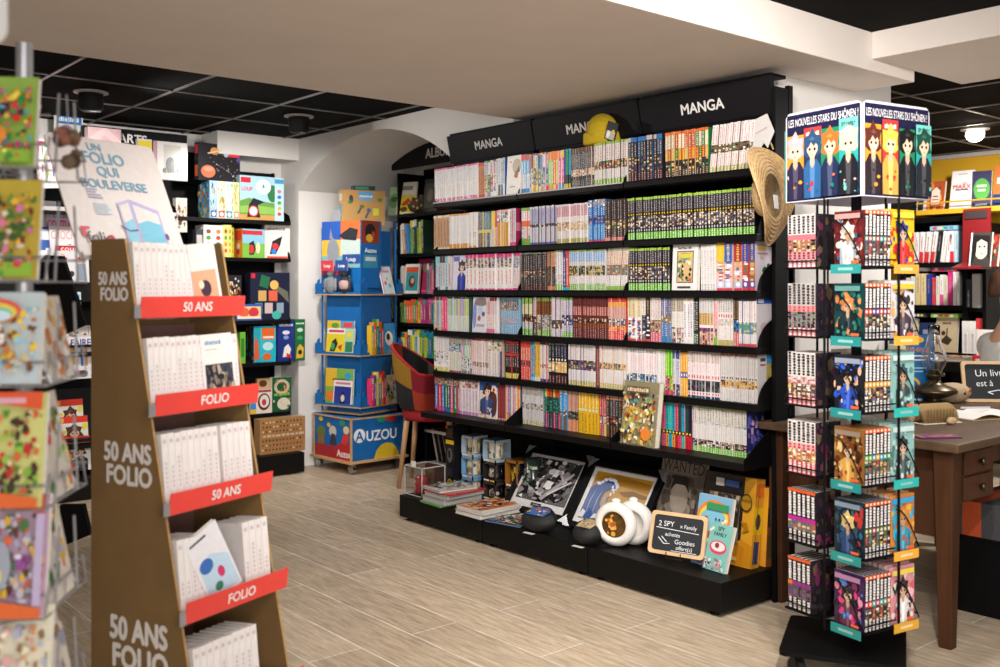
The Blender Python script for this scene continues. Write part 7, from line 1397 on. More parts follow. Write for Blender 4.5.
# header: four printed panels with rounded top corners
HC = ['#e0902c', '#c83a34', '#1f7a54', '#6cc0b4']
def header(k):
    g = G(); g.M = Matrix.Rotation(k*PI/2, 4, 'Z'); S = .149; z0, z1 = 1.472, 1.756
    c = [(-S, z0), (S, z0)]+[(S-.02+.02*math.cos(a), z1-.02+.02*math.sin(a)) for a in [PI/2*i/6 for i in range(7)]]+[(-S+.02-.02*math.sin(a), z1-.02+.02*math.cos(a)) for a in [PI/2*i/6 for i in range(7)]]
    g.prism(c, -S-.004, -S, 'y', '#d8d2dc')
    sh = [('r', .015, .01, .985, .975, '#1c1c3c'), ('t', 'LES NOUVELLES STARS DU SHÔNEN !', .5, .885, .085, '#f0ecec', 0, .92, 0, True)]
    for i in range(4):
        u0, u1 = .02+.243*i, .02+.243*(i+1)-.006; um = (u0+u1)/2; top = [.76, .82, .74, .8][(i+k) % 4] if k != 3 else [.74, .8, .76, .83][i]
        sh.append(('r', u0, .03, u1, top, HC[i]))
        if i == 0: sh += [('r', u0, .03, u1, .2, '#d8b01c'), ('r', u0+.04, .08, u1-.04, .12, '#6a5a9a')]
        if i == 1: sh += [('r', u0, .03, u1, .6, '#24304c'), ('k', um, top-.07, .06, '#f0d8d0', .17)] if k == 3 else [('k', um, top-.07, .06, '#f0d8d0', .17)]
        if i == 2: sh += [('r', u0, .03, u0+.12, .3, '#1c2a44')]
        if i == 3: sh += [('r', u0, .03, u1, .5, '#2a9a94'), ('t', 'SPY FAMILY', um, top-.06, .05, '#2a3a3c', .01, .18)]
        hair = [['#b8a8b0', '#2a4a6a', '#c8642c', '#d8a8a0'], ['#5a2c24', '#c8b84a', '#1c1a1c', '#1f4a3c']][0 if k == 3 else 1][i]
        cl = [['#2a2440', '#2a5a8a', '#1f2a4a', '#1c1c24'], ['#2a2026', '#c89a4a', '#1a1a20', '#24242c']][0 if k == 3 else 1][i]
        fig = person_art(um, .03, .8, hair, '#e4c0a4', cl, 1.07)
        out = []
        for s_ in fig:
            if s_[0] == 'p': out.append(('p', [(min(u1, max(u0, a)), b) for a, b in s_[1]], s_[2]))
            else: out.append(s_)
        sh += out
        sh += [x for x in blobs(3, [cl, HC[i], hair], u0+.01, .05, u1-.01, .3, .06)]
    g.sheet((-S, -S-.004, z0), (1, 0, 0), (0, 0, 1), 2*S, z1-z0, sh, eps=.00015)
    return g.build('header_panel', 'gloss', sp)
for k in range(4): header(k)
for k in range(4):
    g = G(); g.M = Matrix.Rotation(k*PI/2, 4, 'Z'); g.tube([(0, 0, 1.6), (-.15, -.0, 1.6)], .004, 6); g.build('header_arm', 'black', sp)
# ------------------------------------------------------------------ old wooden desk and what stands on it
TZ_ = .69
dk = thing('wooden_desk', 'old dark wooden desk with tapered legs and small drawers', 'desk', (3.24, 1.53, 0), 0)
LX, LY = 1.4, .76
G().box(-.01, -.01, TZ_-.03, LX, LY, TZ_).build('desk_top', 'woodtop', dk, bevel=.006, seg=3)
def leg(x, y):
    a, b = .034, .021
    g = G(); z = TZ_-.03
    v = [(x-b, y-b, 0), (x+b, y-b, 0), (x+b, y+b, 0), (x-b, y+b, 0), (x-a, y-a, z), (x+a, y-a, z), (x+a, y+a, z), (x-a, y+a, z)]
    g.add(v, [(0, 3, 2, 1), (4, 5, 6, 7), (0, 1, 5, 4), (1, 2, 6, 5), (2, 3, 7, 6), (3, 0, 4, 7)]); g.build('leg', 'wood', dk, bevel=.003)
for x in (.055, LX-.06):
    for y in (.055, LY-.055): leg(x, y)
G().box(.06, .09, .36, .078, LY-.09, TZ_-.031).build('end_panel', 'wood', dk)
G().box(.09, LY-.08, .45, LX-.09, LY-.062, TZ_-.031).build('back_apron', 'wood', dk)
cs = G().box(.08, .03, .478, .34, LY-.1, TZ_-.031).build('drawer_case', 'wood', dk, bevel=.002)
G().box(.34, .035, TZ_-.1, LX-.09, .053, TZ_-.031).build('front_apron', 'wood', dk)
for z in (.486, .572):
    d_ = G().box(.105, .018, z, .315, .03, z+.078).build('drawer', 'wood', dk, bevel=.003)
    g = G(); g.M = Matrix.Translation((.21, .018, z+.039)) @ Matrix.Rotation(PI/2, 4, 'X'); g.lathe([(.006, 0), (.006, .008), (.013, .012), (.013, .018), (.005, .022), (.001, .0225)], 16); g.build('knob', 'brass', d_, smooth=True)
def on_desk(px, py): return on_z(px, py, TZ_)
p = on_desk(935, 437)
flat_book('purple leaflet lying at the near corner of the desk', p[0], p[1], TZ_+.001, .15, .085, .004, flat('#7a2a6a')+[('r', .05, .1, .12, .9, '#8ab03a'), ('r', .2, .3, .9, .45, '#c8a050'), ('r', .2, .6, .7, .7, '#a85a98'), ('r', .15, .05, .3, .95, '#8a3a7a')], '#6a2460', -.55, name='leaflet')
def folded():
    p = on_desk(929, 423)
    t = thing('folded_book', 'old book folded into a hedgehog-like paper roll on the desk', 'paper craft', (p[0]+.03, p[1]+.01, TZ_+.001), -.35)
    g = G(); n = 30
    for i in range(n):
        a0 = PI*.02+PI*.96*i/n; a1 = a0+PI*.96/n*.75
        g.add([(-.085, .0, .004), (.085, .0, .004), (.085+.01*math.cos(a0), .062*math.cos(a0), .07*math.sin(a0)), (-.085, .062*math.cos(a0), .07*math.sin(a0))], [(0, 1, 2, 3)], jit('#c8b088', .12))
        g.add([(-.085, .062*math.cos(a0), .07*math.sin(a0)), (.085, .062*math.cos(a0), .07*math.sin(a0)), (.085, .05*math.cos(a1), .058*math.sin(a1)), (-.085, .05*math.cos(a1), .058*math.sin(a1))], [(0, 1, 2, 3)], jit('#b89c70', .12))
    g.build('folded_pages', 'print', t)
    g = G()
    for i in range(9): g.sheet((-.07+.015*i, -.0636, .006), (0, .1, 1), (1, 0, 0), .05, .008, [('r', 0, .2, 1, .7, '#6a5438')])
    g.box(-.09, -.066, 0, .09, .066, .004, '#d8ccb4'); g.build('book_cover', 'print', t)
    G().ball((.02, -.085, .014), .022, .014, .014, 12, col='#c8a880').build('snout', 'cloth', t, smooth=True)
folded()
p = on_desk(915, 412)
flat_book('yellowed folded sheet behind the paper roll on the desk', p[0]+.02, p[1]+.02, TZ_+.001, .12, .09, .004, flat('#d8ccae'), '#c8b88f', .2, name='leaflet')
def lamp():
    p = on_desk(934, 404)
    t = thing('oil_lamp', 'oil lamp with a dark metal font and glass chimney on the desk', 'oil lamp', (p[0], p[1], TZ_+.001), 0)
    g = G(); g.lathe([(.0, 0), (.06, 0), (.062, .008), (.03, .014), (.024, .022), (.06, .034), (.094, .05), (.098, .058), (.09, .068), (.05, .085), (.03, .095), (.028, .105), (.0, .106)], 36); g.build('font', 'brass', t, smooth=True)
    g = G(); g.lathe([(.0, .106), (.026, .106), (.026, .118), (.034, .122), (.034, .13), (.022, .134), (.022, .15), (.0, .152)], 28); b_ = g.build('burner', 'brass', t, smooth=True)
    G().tube([(.03, 0, .125), (.055, -.01, .125)], .004, 8).ball((.06, -.012, .125), .009).build('wick_knob', 'brass', b_)
    g = G(); pr = [(.03, .134), (.036, .15), (.05, .18), (.053, .2), (.046, .232), (.032, .265), (.026, .3), (.025, .345)]
    g.lathe(pr+[(r-.0015, z) for r, z in pr[::-1]], 32); g.build('glass_chimney', 'glass', t, smooth=True)
lamp()
def roll():
    p = on_desk(957, 405)
    t = thing('wooden_roll', 'pale carved wooden roll dotted with beads behind the oil lamp', 'ornament', (p[0]+.06, p[1]+.05, TZ_+.001), -.6)
    g = G(); g.ball((0, 0, .045), .085, .05, .045, 20, col='#a89478'); b_ = g.build('roll_body', 'cloth', t, smooth=True)
    for i in range(10):
        a, b = rng.uniform(3.4, 6.0), rng.uniform(-.2, 1.0)
        G().ball((.085*math.cos(a)*math.cos(b), .051*math.sin(a)*math.cos(b), .045+.046*math.sin(b)), .006, n=8, col=rng.choice(['#b83a2c', '#2a2420', '#c8642c'])).build('bead', 'gloss', b_, smooth=True)
roll()
p = on_desk(984, 417)
t = thing('open_notebook', 'open white notebook lying on the desk before the chalkboard', 'notebook', (p[0]+.03, p[1]+.02, TZ_+.001), -.35)
g = G()
for sx in (-1, 1):
    g.grid(lambda i, j, sx=sx: (sx*.16*i/8, -.11+.22*j, .004+.016*math.sin(PI*min(1, i/8*1.05))*(1 if i < 8 else 1)), 8, 1, '#e6e2de')
g.build('pages', 'print', t, smooth=True)
G().box(-.168, -.115, 0, .168, .115, .003, '#b89a74').build('cover', 'print', t)
G().tube([(.06, .02, .028), (-.06, .05, .028)], .004, 8, '#b8b4bc').build('pencil', 'gloss', t)
p = on_z(997, 403, TZ_)
board('chalkboard', 'large wooden-framed slate with chalk handwriting on the desk', 'chalkboard', (p[0]+.02, p[1], TZ_+.001), -YAW-.1, .30, .185, .25,
      [('t', 'Un livre', .42, .76, .2, '#eee', 0, .6, .03), ('t', 'est à', .3, .46, .18, '#eee', 0, .4, .03), stroke((.34, .2), (.5, .26), .025), stroke((.5, .26), (.66, .22), .025), stroke((.34, .2), (.42, .14), .025)], easel=False)
p = (4.27, 2.21)
t = boxed(.2, .3, .03, flat('#1f5f94')+[('e', .62, .93, .16, .05, '#e0a030', 16), ('t', 'JOSÉPHINE', .5, .78, .075, '#c87a44', .015, .86), ('r', .25, .68, .85, .7, '#d8d8d8'), ('r', .25, .62, .8, .64, '#d8d8d8'), ('r', .3, .5, .8, .52, '#8ab0d0'), ('r', .3, .45, .75, .47, '#8ab0d0'), ('r', .12, .03, .7, .06, '#c8d8e8')]+[('p', [(.48+.2*math.cos(a), .24+.14*math.sin(a)), (.48+.2*math.cos(a+.35), .24+.14*math.sin(a+.35)), (.48+.14*math.cos(a+.35), .24+.1*math.sin(a+.35)), (.48+.14*math.cos(a), .24+.1*math.sin(a))], '#d89a2c') for a in [-2.6+.33*i for i in range(15)]]+[('e', .28, .17, .1, .06, '#d89a2c')], '#1c5684', side=flat('#e0d8c8'), lean=.05).build('hardback_book', 'gloss', None, loc=(p[0], p[1], TZ_+.001), rz=-YAW); tag(t, 'blue hardback with a gold flourish standing on the desk behind the oil lamp', 'book')
t = boxed(.03, .26, .14, flat('#d8cdb4')+[('r', .1, .75, .9, .95, '#d8a86a'), ('r', .1, .5, .9, .55, '#3a3a5a')], '#d0c4a8').build('hardback_book', 'print', None, loc=(4.1, 2.17, TZ_+.001), rz=-YAW); tag(t, 'cream-spined book standing between the spinner and the blue hardback', 'book')
# patchwork pouffe under the desk
pf = thing('pouffe', 'black box pouffe with a patchwork woven lid beneath the desk', 'pouffe', (3.71, 1.2, 0), 0)
G().box(0, 0, 0, .6, .56, .275).build('box_body', 'black', pf, bevel=.004)
G().box(-.004, -.004, .275, .604, .564, .285).build('lid_welt', 'black', pf)
g = G(); cols = ['#4a4a4c', '#b8502c', '#7a7878', '#2c2c2e', '#8a8a88', '#5a2a2a']; W_C = [(.0, .08, '#5a585a'), (.08, .2, '#3c3c3e'), (.2, .34, '#8a8886'), (.34, .46, '#48484a'), (.46, .53, '#b8502c'), (.53, .56, '#4a484a')]
for y0, y1, c in W_C:
    g.box(0, y0, .285, .6, y1, .412, c)
    if c == '#8a8886':
        for i in range(14): g.box(.02+.042*i, y0+.01, .4115, .035+.042*i, y1-.01, .4128, '#dcd8d4')
g.build('patchwork_lid', 'cloth', pf)

# ------------------------------------------------------------------ back room: ochre shelf, black bookcase, red lectern, low table
BKX = 7.10
yl, yr = y_at(905, BKX), y_at(962, BKX)
bk = thing('bookcase', 'tall black bookcase under the ochre ledge of the back room', 'bookcase', (BKX, (yl+yr)/2, 0), FX)
h2 = (yl-yr)/2+.02; BZ = [1.385, 1.075, .735, .4]
G().box(-h2, .3, 0, h2, .315, 1.72).build('back_panel', 'black', bk)
for sx in (-1, 1): G().box(sx*h2-.02, 0, 0, sx*h2+.02, .3, 1.72).build('side_panel', 'black', bk)
for z in BZ+[1.715]: G().box(-h2+.021, 0, z-.035, h2-.021, .299, z).build('shelf', 'black', bk)
ld = thing('ochre_ledge', 'ochre wall ledge with a rail carrying a row of face-out books', 'wall shelf', (BKX+.02, 2.9, 1.735), FX)
G().box(-.75, -.02, 0, 1.2, .32, .035).build('ledge_board', 'yellow', ld)
G().tube([(-.75, -.015, .085), (1.2, -.015, .085)], .006, 8).build('rail', 'yellow', ld)
for k, (p0, p1, hh, sh, lab) in enumerate([
    (905, 926, .235, flat('#26242a')+[('r', .1, .7, .8, .85, '#8a8680'), ('r', .85, 0, 1, 1, '#cfcac4'), ('r', .2, .2, .7, .3, '#5a5650')], 'charcoal book, first on the ochre ledge beside the spinner header'),
    (926, 943, .22, flat('#a8502c')+blobs(12, ['#d8743a', '#7a3420', '#c89a4a'], 0, 0, 1, 1, .3)+[('p', [(.25, .2), (.75, .2), (.75, .66), (.5, .8), (.25, .66)], '#ddd2c4'), ('r', .35, .45, .65, .5, '#a84a3a'), ('r', .3, .34, .7, .38, '#a84a3a')], 'orange patterned book with a white plaque on the ochre ledge'),
    (949, 971, .285, flat('#e4dedc')+[('t', 'Les', .62, .68, .07, '#b8483a', .01, .2), ('t', 'MARX', .5, .58, .12, '#b83a30', .035, .8), ('r', .2, .48, .8, .51, '#2a2624'), ('r', .3, .9, .7, .92, '#888')], 'white book with a red capital title on the ochre ledge'),
    (972, 990, .27, flat('#2a2650')+[('e', .5, .5, .42, .3, '#4a9a3a', 16), ('r', .25, .56, .75, .62, '#e0e0c8'), ('r', .3, .44, .7, .5, '#e0e0c8'), ('r', .2, .06, .8, .1, '#c8c8d8')], 'navy book with a green blot on the ochre ledge'),
    (992, 1006, .3, flat('#d8703a')+[('r', 0, 0, 1, .3, '#2a3a6a'), ('r', .2, .55, .8, .7, '#e8d8c0')], 'orange and navy book at the far end of the ochre ledge')]):
    xx = BKX+.09; y0, y1 = y_at(p0, xx), y_at(p1, xx)
    o = face_g(y0-y1, hh, .02, sh, '#d8d2cc', lean=.2).build('paperback_book', 'print', None, loc=(xx, (y0+y1)/2, 1.772), rz=FX+(.25 if k == 3 else 0)); tag(o, lab, 'book')
o = face_g(.2, .2, .02, flat('#1c1a1c')+[('r', .3, .7, .7, .8, '#a8905a')], '#222', lean=.2).build('paperback_book', 'print', None, loc=(BKX+.05, y_at(900, BKX), 1.772-.0), rz=FX); tag(o, 'black book with a gilt mark tucked behind the spinner header', 'book')
RD = ['#c82c34', '#e4dedc', '#e8e2de', '#1c1c20', '#e0d8d0']
def bk_book(px0, px1, row, h, c, words, lean=0, foot=None, grp=None):
    xx = BKX+.02; y0, y1 = y_at(px0, xx), y_at(px1, xx); w = y0-y1
    bands = [(0, .35, foot or c), (.35, .9, c, 't', '#8a3a3a' if c == '#e4dedc' else '#888'), (.9, 1, c)]
    o = book_g(w*.93, h, .15, bands, cover=c).build('paperback_book', 'print', None)
    o.matrix_world = Matrix.Translation((xx, (y0+y1)/2, BZ[row]+.001+abs(math.sin(lean))*w/2)) @ Matrix.Rotation(FX, 4, 'Z') @ Matrix.Rotation(lean, 4, 'Y')
    return tag(o, words, 'book', grp)
for px, w_, c, foot, ln in [(908, 4, '#cfcac4', None, 0), (912, 3, '#d8d2cc', None, 0), (915.5, 3, '#e4dedc', None, 0), (919, 4, '#e4dedc', '#c82c34', .05), (924, 4.5, '#e4dedc', '#c82c34', .1), (930, 4, '#e4dedc', '#c82c34', .14), (935.5, 4, '#1c1c20', None, .12), (940, 4.5, '#d8d4d0', None, .12), (945.5, 3.5, '#e4dedc', None, .1), (950, 4, '#e4dedc', '#c82c34', 0), (954.5, 4, '#a8c8dc', None, 0)]:
    tone = {'#cfcac4': 'grey', '#d8d2cc': 'off-white', '#e4dedc': 'white', '#1c1c20': 'black', '#d8d4d0': 'pale grey', '#a8c8dc': 'pale blue'}[c]
    ft = ' with a red foot' if foot else ''
    bk_book(px, px+w_, 0, .225, c, f"{'leaning' if ln else 'upright'} {tone} paperback{ft} on the top bookcase shelf", ln, foot, f'top shelf {tone}{ft}{bool(ln)}')
for px, w_, c, h in [(906, 4, '#d8d0c4', .2), (911, 4, '#e0dcd4', .21), (915.5, 5, '#d8c08a', .23), (921, 5, '#dcc48e', .23), (926.5, 4.5, '#24388a', .225), (932, 3.5, '#c83a44', .2), (936, 3.5, '#d8d0c4', .21), (940, 3.5, '#e8e2dc', .22), (944, 3.5, '#d8ccb4', .21), (948, 4.5, '#c82c7a', .24), (953, 3, '#d8d4d0', .24), (956.5, 3, '#e0dcd8', .24)]:
    tone = {'#d8d0c4': 'beige', '#e0dcd4': 'ivory', '#d8c08a': 'straw-coloured', '#dcc48e': 'straw-coloured', '#24388a': 'dark blue', '#c83a44': 'red', '#e8e2dc': 'white', '#d8ccb4': 'sand-coloured', '#c82c7a': 'magenta', '#d8d4d0': 'pale grey', '#e0dcd8': 'off-white'}[c]
    bk_book(px, px+w_, 1, h, c, f'{tone} paperback on the second shelf of the back room bookcase', 0, '#d84a8a' if c == '#e8e2dc' else None, f'second shelf {tone}')
# small flat books lying above the rows
for k, (px0, px1, row, dz, c, lab) in enumerate([(930, 958, 0, .235, '#8ab0c8', 'pale blue book lying across the top row of the bookcase'), (932, 957, 1, .245, '#c84a6a', 'coral book lying across the second row of the bookcase'), (931, 958, 2, .25, '#8ab84a', 'lime green book lying across the third row of the bookcase'), (908, 926, 2, .25, '#3a3a44', 'dark book lying flat over the third row of the bookcase'), (912, 927, 1, .25, '#d0ccc8', 'off-white book lying flat over the second row of the bookcase')]):
    xx = BKX+.03; y0, y1 = y_at(px0, xx), y_at(px1, xx)
    g = G(); w = y0-y1; g.box(-w/2, 0, 0, w/2, .15, .03, c); g.sheet((-w/2, 0, 0), (1, 0, 0), (0, 0, 1), w, .03, [('r', .1+.2*i, .2, .24+.2*i, .8, rng.choice(['#e8e0d8', '#d8c84a', '#c83a44', '#3a8a9a'])) for i in range(4)])
    o = g.build('paperback_book', 'print', None, loc=(xx, (y0+y1)/2, BZ[row]+dz), rz=FX); tag(o, lab, 'book')
for px0, px1, hh, sh, lab in [(909, 916, .24, flat('#c8b88f'), 'straw-coloured upright book at the start of the third bookcase row'), (919, 934, .21, flat('#23335a')+[('r', .2, .6, .8, .75, '#8a94b0'), ('e', .5, .3, .3, .14, '#3a4a7a')], 'navy cover facing out on the third bookcase row'), (935, 956, .25, flat('#b8a484')+[('k', .5, .84, .08, '#3a3028', .4), ('p', [(.2, .3), (.5, .5), (.8, .36), (.6, .2)], '#3a2c20'), ('e', .36, .55, .1, .07, '#3a2c20'), ('r', .5, .4, .56, .7, '#3a2c20')], 'kraft-coloured cover with a dark drawing on the third bookcase row')]:
    xx = BKX+.03; y0, y1 = y_at(px0, xx), y_at(px1, xx)
    o = face_g(y0-y1, hh, .03, sh, '#cfc6b8', lean=.1).build('paperback_book', 'print', None, loc=(xx, (y0+y1)/2, BZ[2]+.001), rz=FX); tag(o, lab, 'book')
# narrow second case at the side with a red display panel
y2 = y_at(965, BKX); y3 = y_at(983, BKX)
b2 = thing('bookcase', 'narrow black bookcase beside the red display panel', 'bookcase', (BKX+.02, (y2+y3)/2, 0), FX)
hh2 = (y2-y3)/2
G().box(-hh2, .28, 0, hh2, .295, 1.66).build('back_panel', 'black', b2)
for sx in (-1, 1): G().box(sx*hh2-.012, 0, 0, sx*hh2+.012, .28, 1.66).build('side_panel', 'black', b2)
for z in (1.06, .735, .4): G().box(-hh2+.013, 0, z-.03, hh2-.013, .279, z).build('shelf', 'black', b2)
BZ2 = {1: 1.06, 2: .735}
for px0, px1, row, h, c, lab in [(966, 971, 1, .2, '#2a2a2e', 'dark book on the narrow bookcase'), (972, 980, 1, .24, '#a8a49e', 'grey tall book on the narrow bookcase'), (962, 969, 2, .23, '#dcd6d2', 'white book with small dots, first on the low shelf of the narrow bookcase'), (969, 976, 2, .23, '#e0dad6', 'white book with small dots, second on the low shelf of the narrow bookcase'), (976, 980, 2, .25, '#c83a3a', 'red-headed white book on the low shelf of the narrow bookcase')]:
    xx = BKX+.0; y0, y1 = y_at(px0, xx), y_at(px1, xx)
    o = book_g((y0-y1)*.95, h, .16, [(0, .7, c if c != '#c83a3a' else '#e0dad6', 't', '#aaa'), (.7, 1, c)], cover=c).build('paperback_book', 'print', None, loc=(xx, (y0+y1)/2, BZ2[row]+.001), rz=FX); tag(o, lab, 'book')
rp = thing('book_stand', 'red sloping display panel with a dark header plate', 'book display', (BKX-.12, y_at(976.5, BKX-.12), 1.33), FX-.12)
g = G(); g.prism([(0, 0), (-.14, 0), (-.14, .012), (-.01, .05), (.0, .42), (.012, .42), (.012, 0)], -.1, .1, 'x', '#781a1e'); g.build('panel_body', 'print', rp)
G().box(-.08, -.012, .35, .08, -.004, .405, '#3a3030').build('header_plate', 'print', rp)
o = face_g(.15, .235, .015, flat('#3a3634')+[('e', .55, .55, .34, .34, '#c8b8a8', 16), ('p', [(.1, .9), (.3, .95), (.3, .4), (.15, .1), (.05, .1)], '#1c1a1a'), ('p', [(.3, .92), (.9, .9), (.95, .2), (.84, .3), (.8, .7), (.5, .8), (.3, .7)], '#1c1a1a'), ('e', .45, .58, .06, .03, '#2a2624'), ('e', .68, .58, .06, .03, '#2a2624'), ('r', .5, .36, .66, .38, '#6a4a44'), ('r', .0, 0, .08, 1, '#d8d4d0')], '#ccc', lean=.15).build('paperback_book', 'print', None, loc=(BKX-.235, y_at(979, BKX-.235), 1.346), rz=FX-.12); tag(o, 'book with a grey face portrait on the red display panel', 'book')
o = face_g(.11, .22, .02, flat('#7a2a24')+blobs(10, ['#3a2a24', '#b8a07a', '#a83a2c', '#2a4a4a'], 0, 0, 1, 1, .3), '#b8a07a', lean=.15).build('paperback_book', 'print', None, loc=(BKX-.2, y_at(990, BKX-.2), 1.346), rz=FX-.35); tag(o, 'rust-coloured book beside the face portrait on the red panel', 'book')
g = face_g(.13, .2, .02, flat('#d8d0c8')+[('p', [(.1, .2), (.5, .7), (.9, .3), (.7, .15)], '#2a2420'), ('r', .3, .8, .9, .86, '#c85a3a')], '#ccc', lean=.1).build('paperback_book', 'print', None, loc=(6.82, y_at(986, 6.82), .721), rz=FX); tag(g, 'white cover with a black drawing at the end of the low table', 'book')
lt = thing('low_table', 'black low display table before the back room bookcase', 'table', (6.4, 2.75, 0), FX)
G().box(-.55, 0, .66, .5, .5, .72).build('table_top', 'blacktop', lt, bevel=.003)
for sx in (-.53, .46):
    for y in (.02, .46): G().box(sx, y, 0, sx+.03, y+.03, .66).build('leg', 'black', lt)
G().box(-.52, .45, .1, .46, .46, .66).build('modesty_panel', 'blacktop', lt)
for k, (px, c, lab) in enumerate([(931, '#3a6a9a', 'blue album flat on the low display table'), (957, '#8a5a3a', 'brown album flat on the low display table')]):
    flat_book(lab, 6.55, y_at(px, 6.55), .721, .18, .22, .03, art(10, c), c, FX+.1, name='hardback_book')
bx = G().box(-.05, -.04, 0, .05, .04, .05, '#c82c3a').sheet((-.05, -.04, 0), (1, 0, 0), (0, 0, 1), .1, .05, [('r', .2, .3, .8, .6, '#e0c8c4')]).build('gift_box', 'print', None, loc=(6.45, y_at(983, 6.45), .721), rz=FX); tag(bx, 'small red box at the end of the low display table', 'box')
# ------------------------------------------------------------------ person seated at the far end of the desk, cut by the picture's edge
def skinned(name, joints, edges, m, parent, sub=2, root=0):
    me = bpy.data.meshes.new(name); me.from_pydata([j[:3] for j in joints], edges, []); me.materials.append(M[m])
    o = bpy.data.objects.new(name, me); C.objects.link(o); o.parent = parent
    md = o.modifiers.new('skin', 'SKIN'); me.skin_vertices.new() if not me.skin_vertices else None
    for v, j in zip(me.skin_vertices[0].data, joints): v.radius = (j[3], j[4] if len(j) > 4 else j[3])
    for i, v in enumerate(me.skin_vertices[0].data): v.use_root = i == root
    md.use_smooth_shade = True
    s_ = o.modifiers.new('subdivision', 'SUBSURF'); s_.levels = sub; s_.render_levels = sub
    return o
PXY = world(2.465, 4.8)
pe = thing('person', 'person with short brown hair in a white T-shirt, seated beyond the desk, turned away', 'person', (PXY[0], PXY[1], 0), .87)
# local: facing -y, seat height .46
J = [(0, .02, .5, .13, .1), (0, .03, .62, .13, .1), (0, .035, .78, .14, .1), (0, .03, .9, .13, .095), (0, .02, .99, .06, .055), (0, .0, 1.06, .052, .05), (0, -.015, 1.13, .075, .085), (0, -.02, 1.21, .078, .095), (0, -.01, 1.27, .05, .06),
     (.1, .03, .94, .065), (.185, .03, .93, .056), (.24, -.01, .8, .045), (.25, -.06, .71, .04), (.2, -.2, .735, .034), (.16, -.29, .735, .026), (.15, -.33, .735, .028, .016),
     (-.1, .03, .94, .065), (-.185, .03, .93, .056), (-.24, -.01, .8, .045), (-.25, -.06, .71, .04), (-.2, -.2, .735, .034), (-.16, -.29, .735, .026), (-.15, -.33, .735, .028, .016),
     (.09, -.02, .5, .085), (.11, -.22, .5, .08), (.11, -.4, .49, .06), (.11, -.41, .3, .055), (.11, -.4, .1, .04), (.11, -.42, .05, .038), (.11, -.52, .03, .03),
     (-.09, -.02, .5, .085), (-.11, -.22, .5, .08), (-.11, -.4, .49, .06), (-.11, -.41, .3, .055), (-.11, -.4, .1, .04), (-.11, -.42, .05, .038), (-.11, -.52, .03, .03)]
E = [(0, 1), (1, 2), (2, 3), (3, 4), (4, 5), (5, 6), (6, 7), (7, 8), (3, 9), (9, 10), (10, 11), (11, 12), (12, 13), (13, 14), (14, 15), (3, 16), (16, 17), (17, 18), (18, 19), (19, 20), (20, 21), (21, 22), (0, 23), (23, 24), (24, 25), (25, 26), (26, 27), (27, 28), (28, 29), (0, 30), (30, 31), (31, 32), (32, 33), (33, 34), (34, 35), (35, 36)]
skinned('body', J, E, 'skin', pe)
# shirt and trousers follow the body
S_ = [(0, .02, .52, .142, .112), (0, .03, .64, .14, .11), (0, .035, .78, .15, .11), (0, .03, .9, .14, .105), (0, .022, .965, .075, .07), (.1, .03, .945, .075), (.185, .03, .932, .068), (.226, .005, .85, .06), (-.1, .03, .945, .075), (-.185, .03, .932, .068), (-.226, .005, .85, .06)]
skinned('shirt', S_, [(0, 1), (1, 2), (2, 3), (3, 4), (3, 5), (5, 6), (6, 7), (3, 8), (8, 9), (9, 10)], 'shirt', pe)
T_ = [(0, .02, .5, .14, .11)]+[(x, y, z, r*1.12) for (x, y, z, r) in [(.09, -.02, .5, .085), (.11, -.22, .5, .08), (.11, -.4, .49, .062), (.11, -.41, .3, .058), (.11, -.4, .12, .05), (-.09, -.02, .5, .085), (-.11, -.22, .5, .08), (-.11, -.4, .49, .062), (-.11, -.41, .3, .058), (-.11, -.4, .12, .05)]]
skinned('trousers', T_, [(0, 1), (1, 2), (2, 3), (3, 4), (4, 5), (0, 6), (6, 7), (7, 8), (8, 9), (9, 10)], 'trouser', pe)
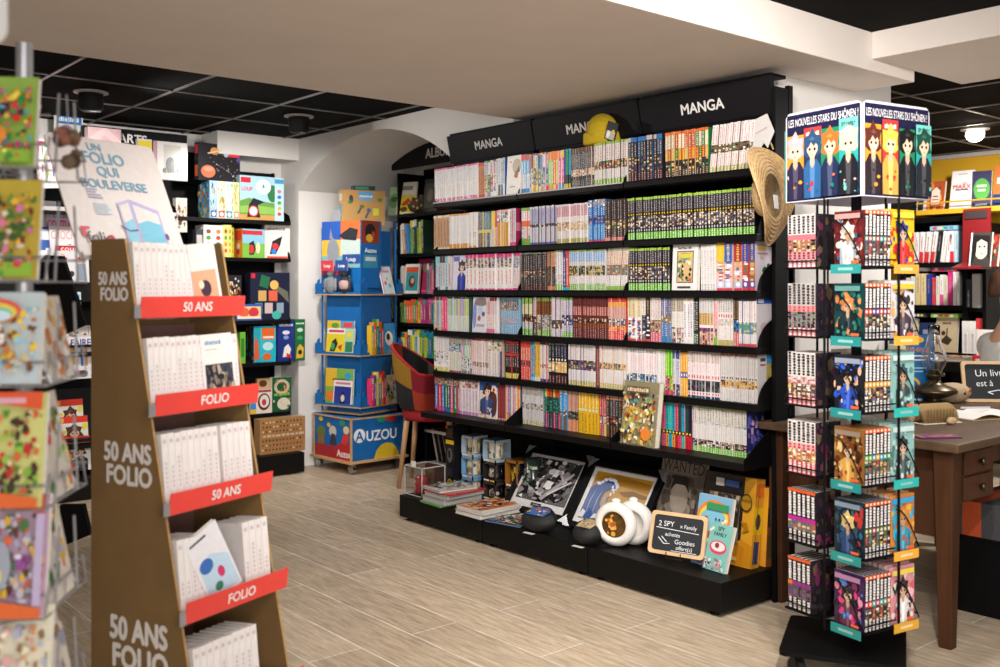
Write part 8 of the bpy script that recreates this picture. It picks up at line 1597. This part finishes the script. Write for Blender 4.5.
for sx in (-1, 1):
    for i, (dx, L) in enumerate([(.024, .062), (.008, .07), (-.008, .066), (-.024, .052)]):
        x = sx*.15-sx*0+dx
        skinned('finger', [(x, -.335, .735, .009), (x, -.335-L*.5, .738, .0085), (x, -.335-L*.85, .728, .0075), (x, -.335-L, .716, .0065)], [(0, 1), (1, 2), (2, 3)], 'skin', pe, 1)
    skinned('thumb', [(sx*.13, -.3, .735, .011), (sx*.105, -.33, .735, .0095), (sx*.098, -.355, .73, .008)], [(0, 1), (1, 2)], 'skin', pe, 1)
    g = G(); g.ball((sx*.082, -.005, 1.17), .012, .02, .03, 12); g.build('ear', 'skin', pe, smooth=True)
    g = G(); g.ball((sx*.032, -.108, 1.185), .012, .008, .008, 10, '#eee8e2'); g.ball((sx*.032, -.1145, 1.185), .005, .003, .005, 8, '#3a2418'); g.build('eye', 'gloss', pe, smooth=True)
g = G(); g.tube([(0, -.105, 1.19), (0, -.122, 1.165), (0, -.128, 1.15), (0, -.112, 1.142)], [.008, .011, .014, .008], 10); g.build('nose', 'skin', pe, smooth=True)
g = G(); g.ball((0, -.106, 1.118), .026, .01, .007, 12, '#a85a50'); g.build('mouth', 'gloss', pe, smooth=True)
g = G()
def HR(i, j):
    a = 2*PI*i/32; f = j/12; ph = f*PI*.62; front = max(0, -math.sin(a))
    ph *= 1-.42*front**1.5
    r = 1+.05*math.sin(7*a+3*f)*f+.03*math.sin(13*a)
    return (.094*r*math.sin(ph)*math.cos(a), -.012+.118*r*math.sin(ph)*math.sin(a), 1.2+.108*math.cos(ph)*r)
g.grid(HR, 32, 12); h_ = g.build('hair', 'hair', pe, smooth=True)
sd = h_.modifiers.new('solid', 'SOLIDIFY'); sd.thickness = .02; sd.offset = 0
ch = thing('stool', 'black round stool under the seated person', 'stool', (PXY[0], PXY[1], 0), 0)
G().lathe([(0, .375), (.17, .375), (.18, .385), (.18, .4), (.17, .408), (0, .41)], 28).build('seat', 'rubber', ch)
for a in range(4): G().tube([(.1*math.cos(a*PI/2+.8), .1*math.sin(a*PI/2+.8), .375), (.17*math.cos(a*PI/2+.8), .17*math.sin(a*PI/2+.8), 0)], .012, 8).build('leg', 'black', ch)
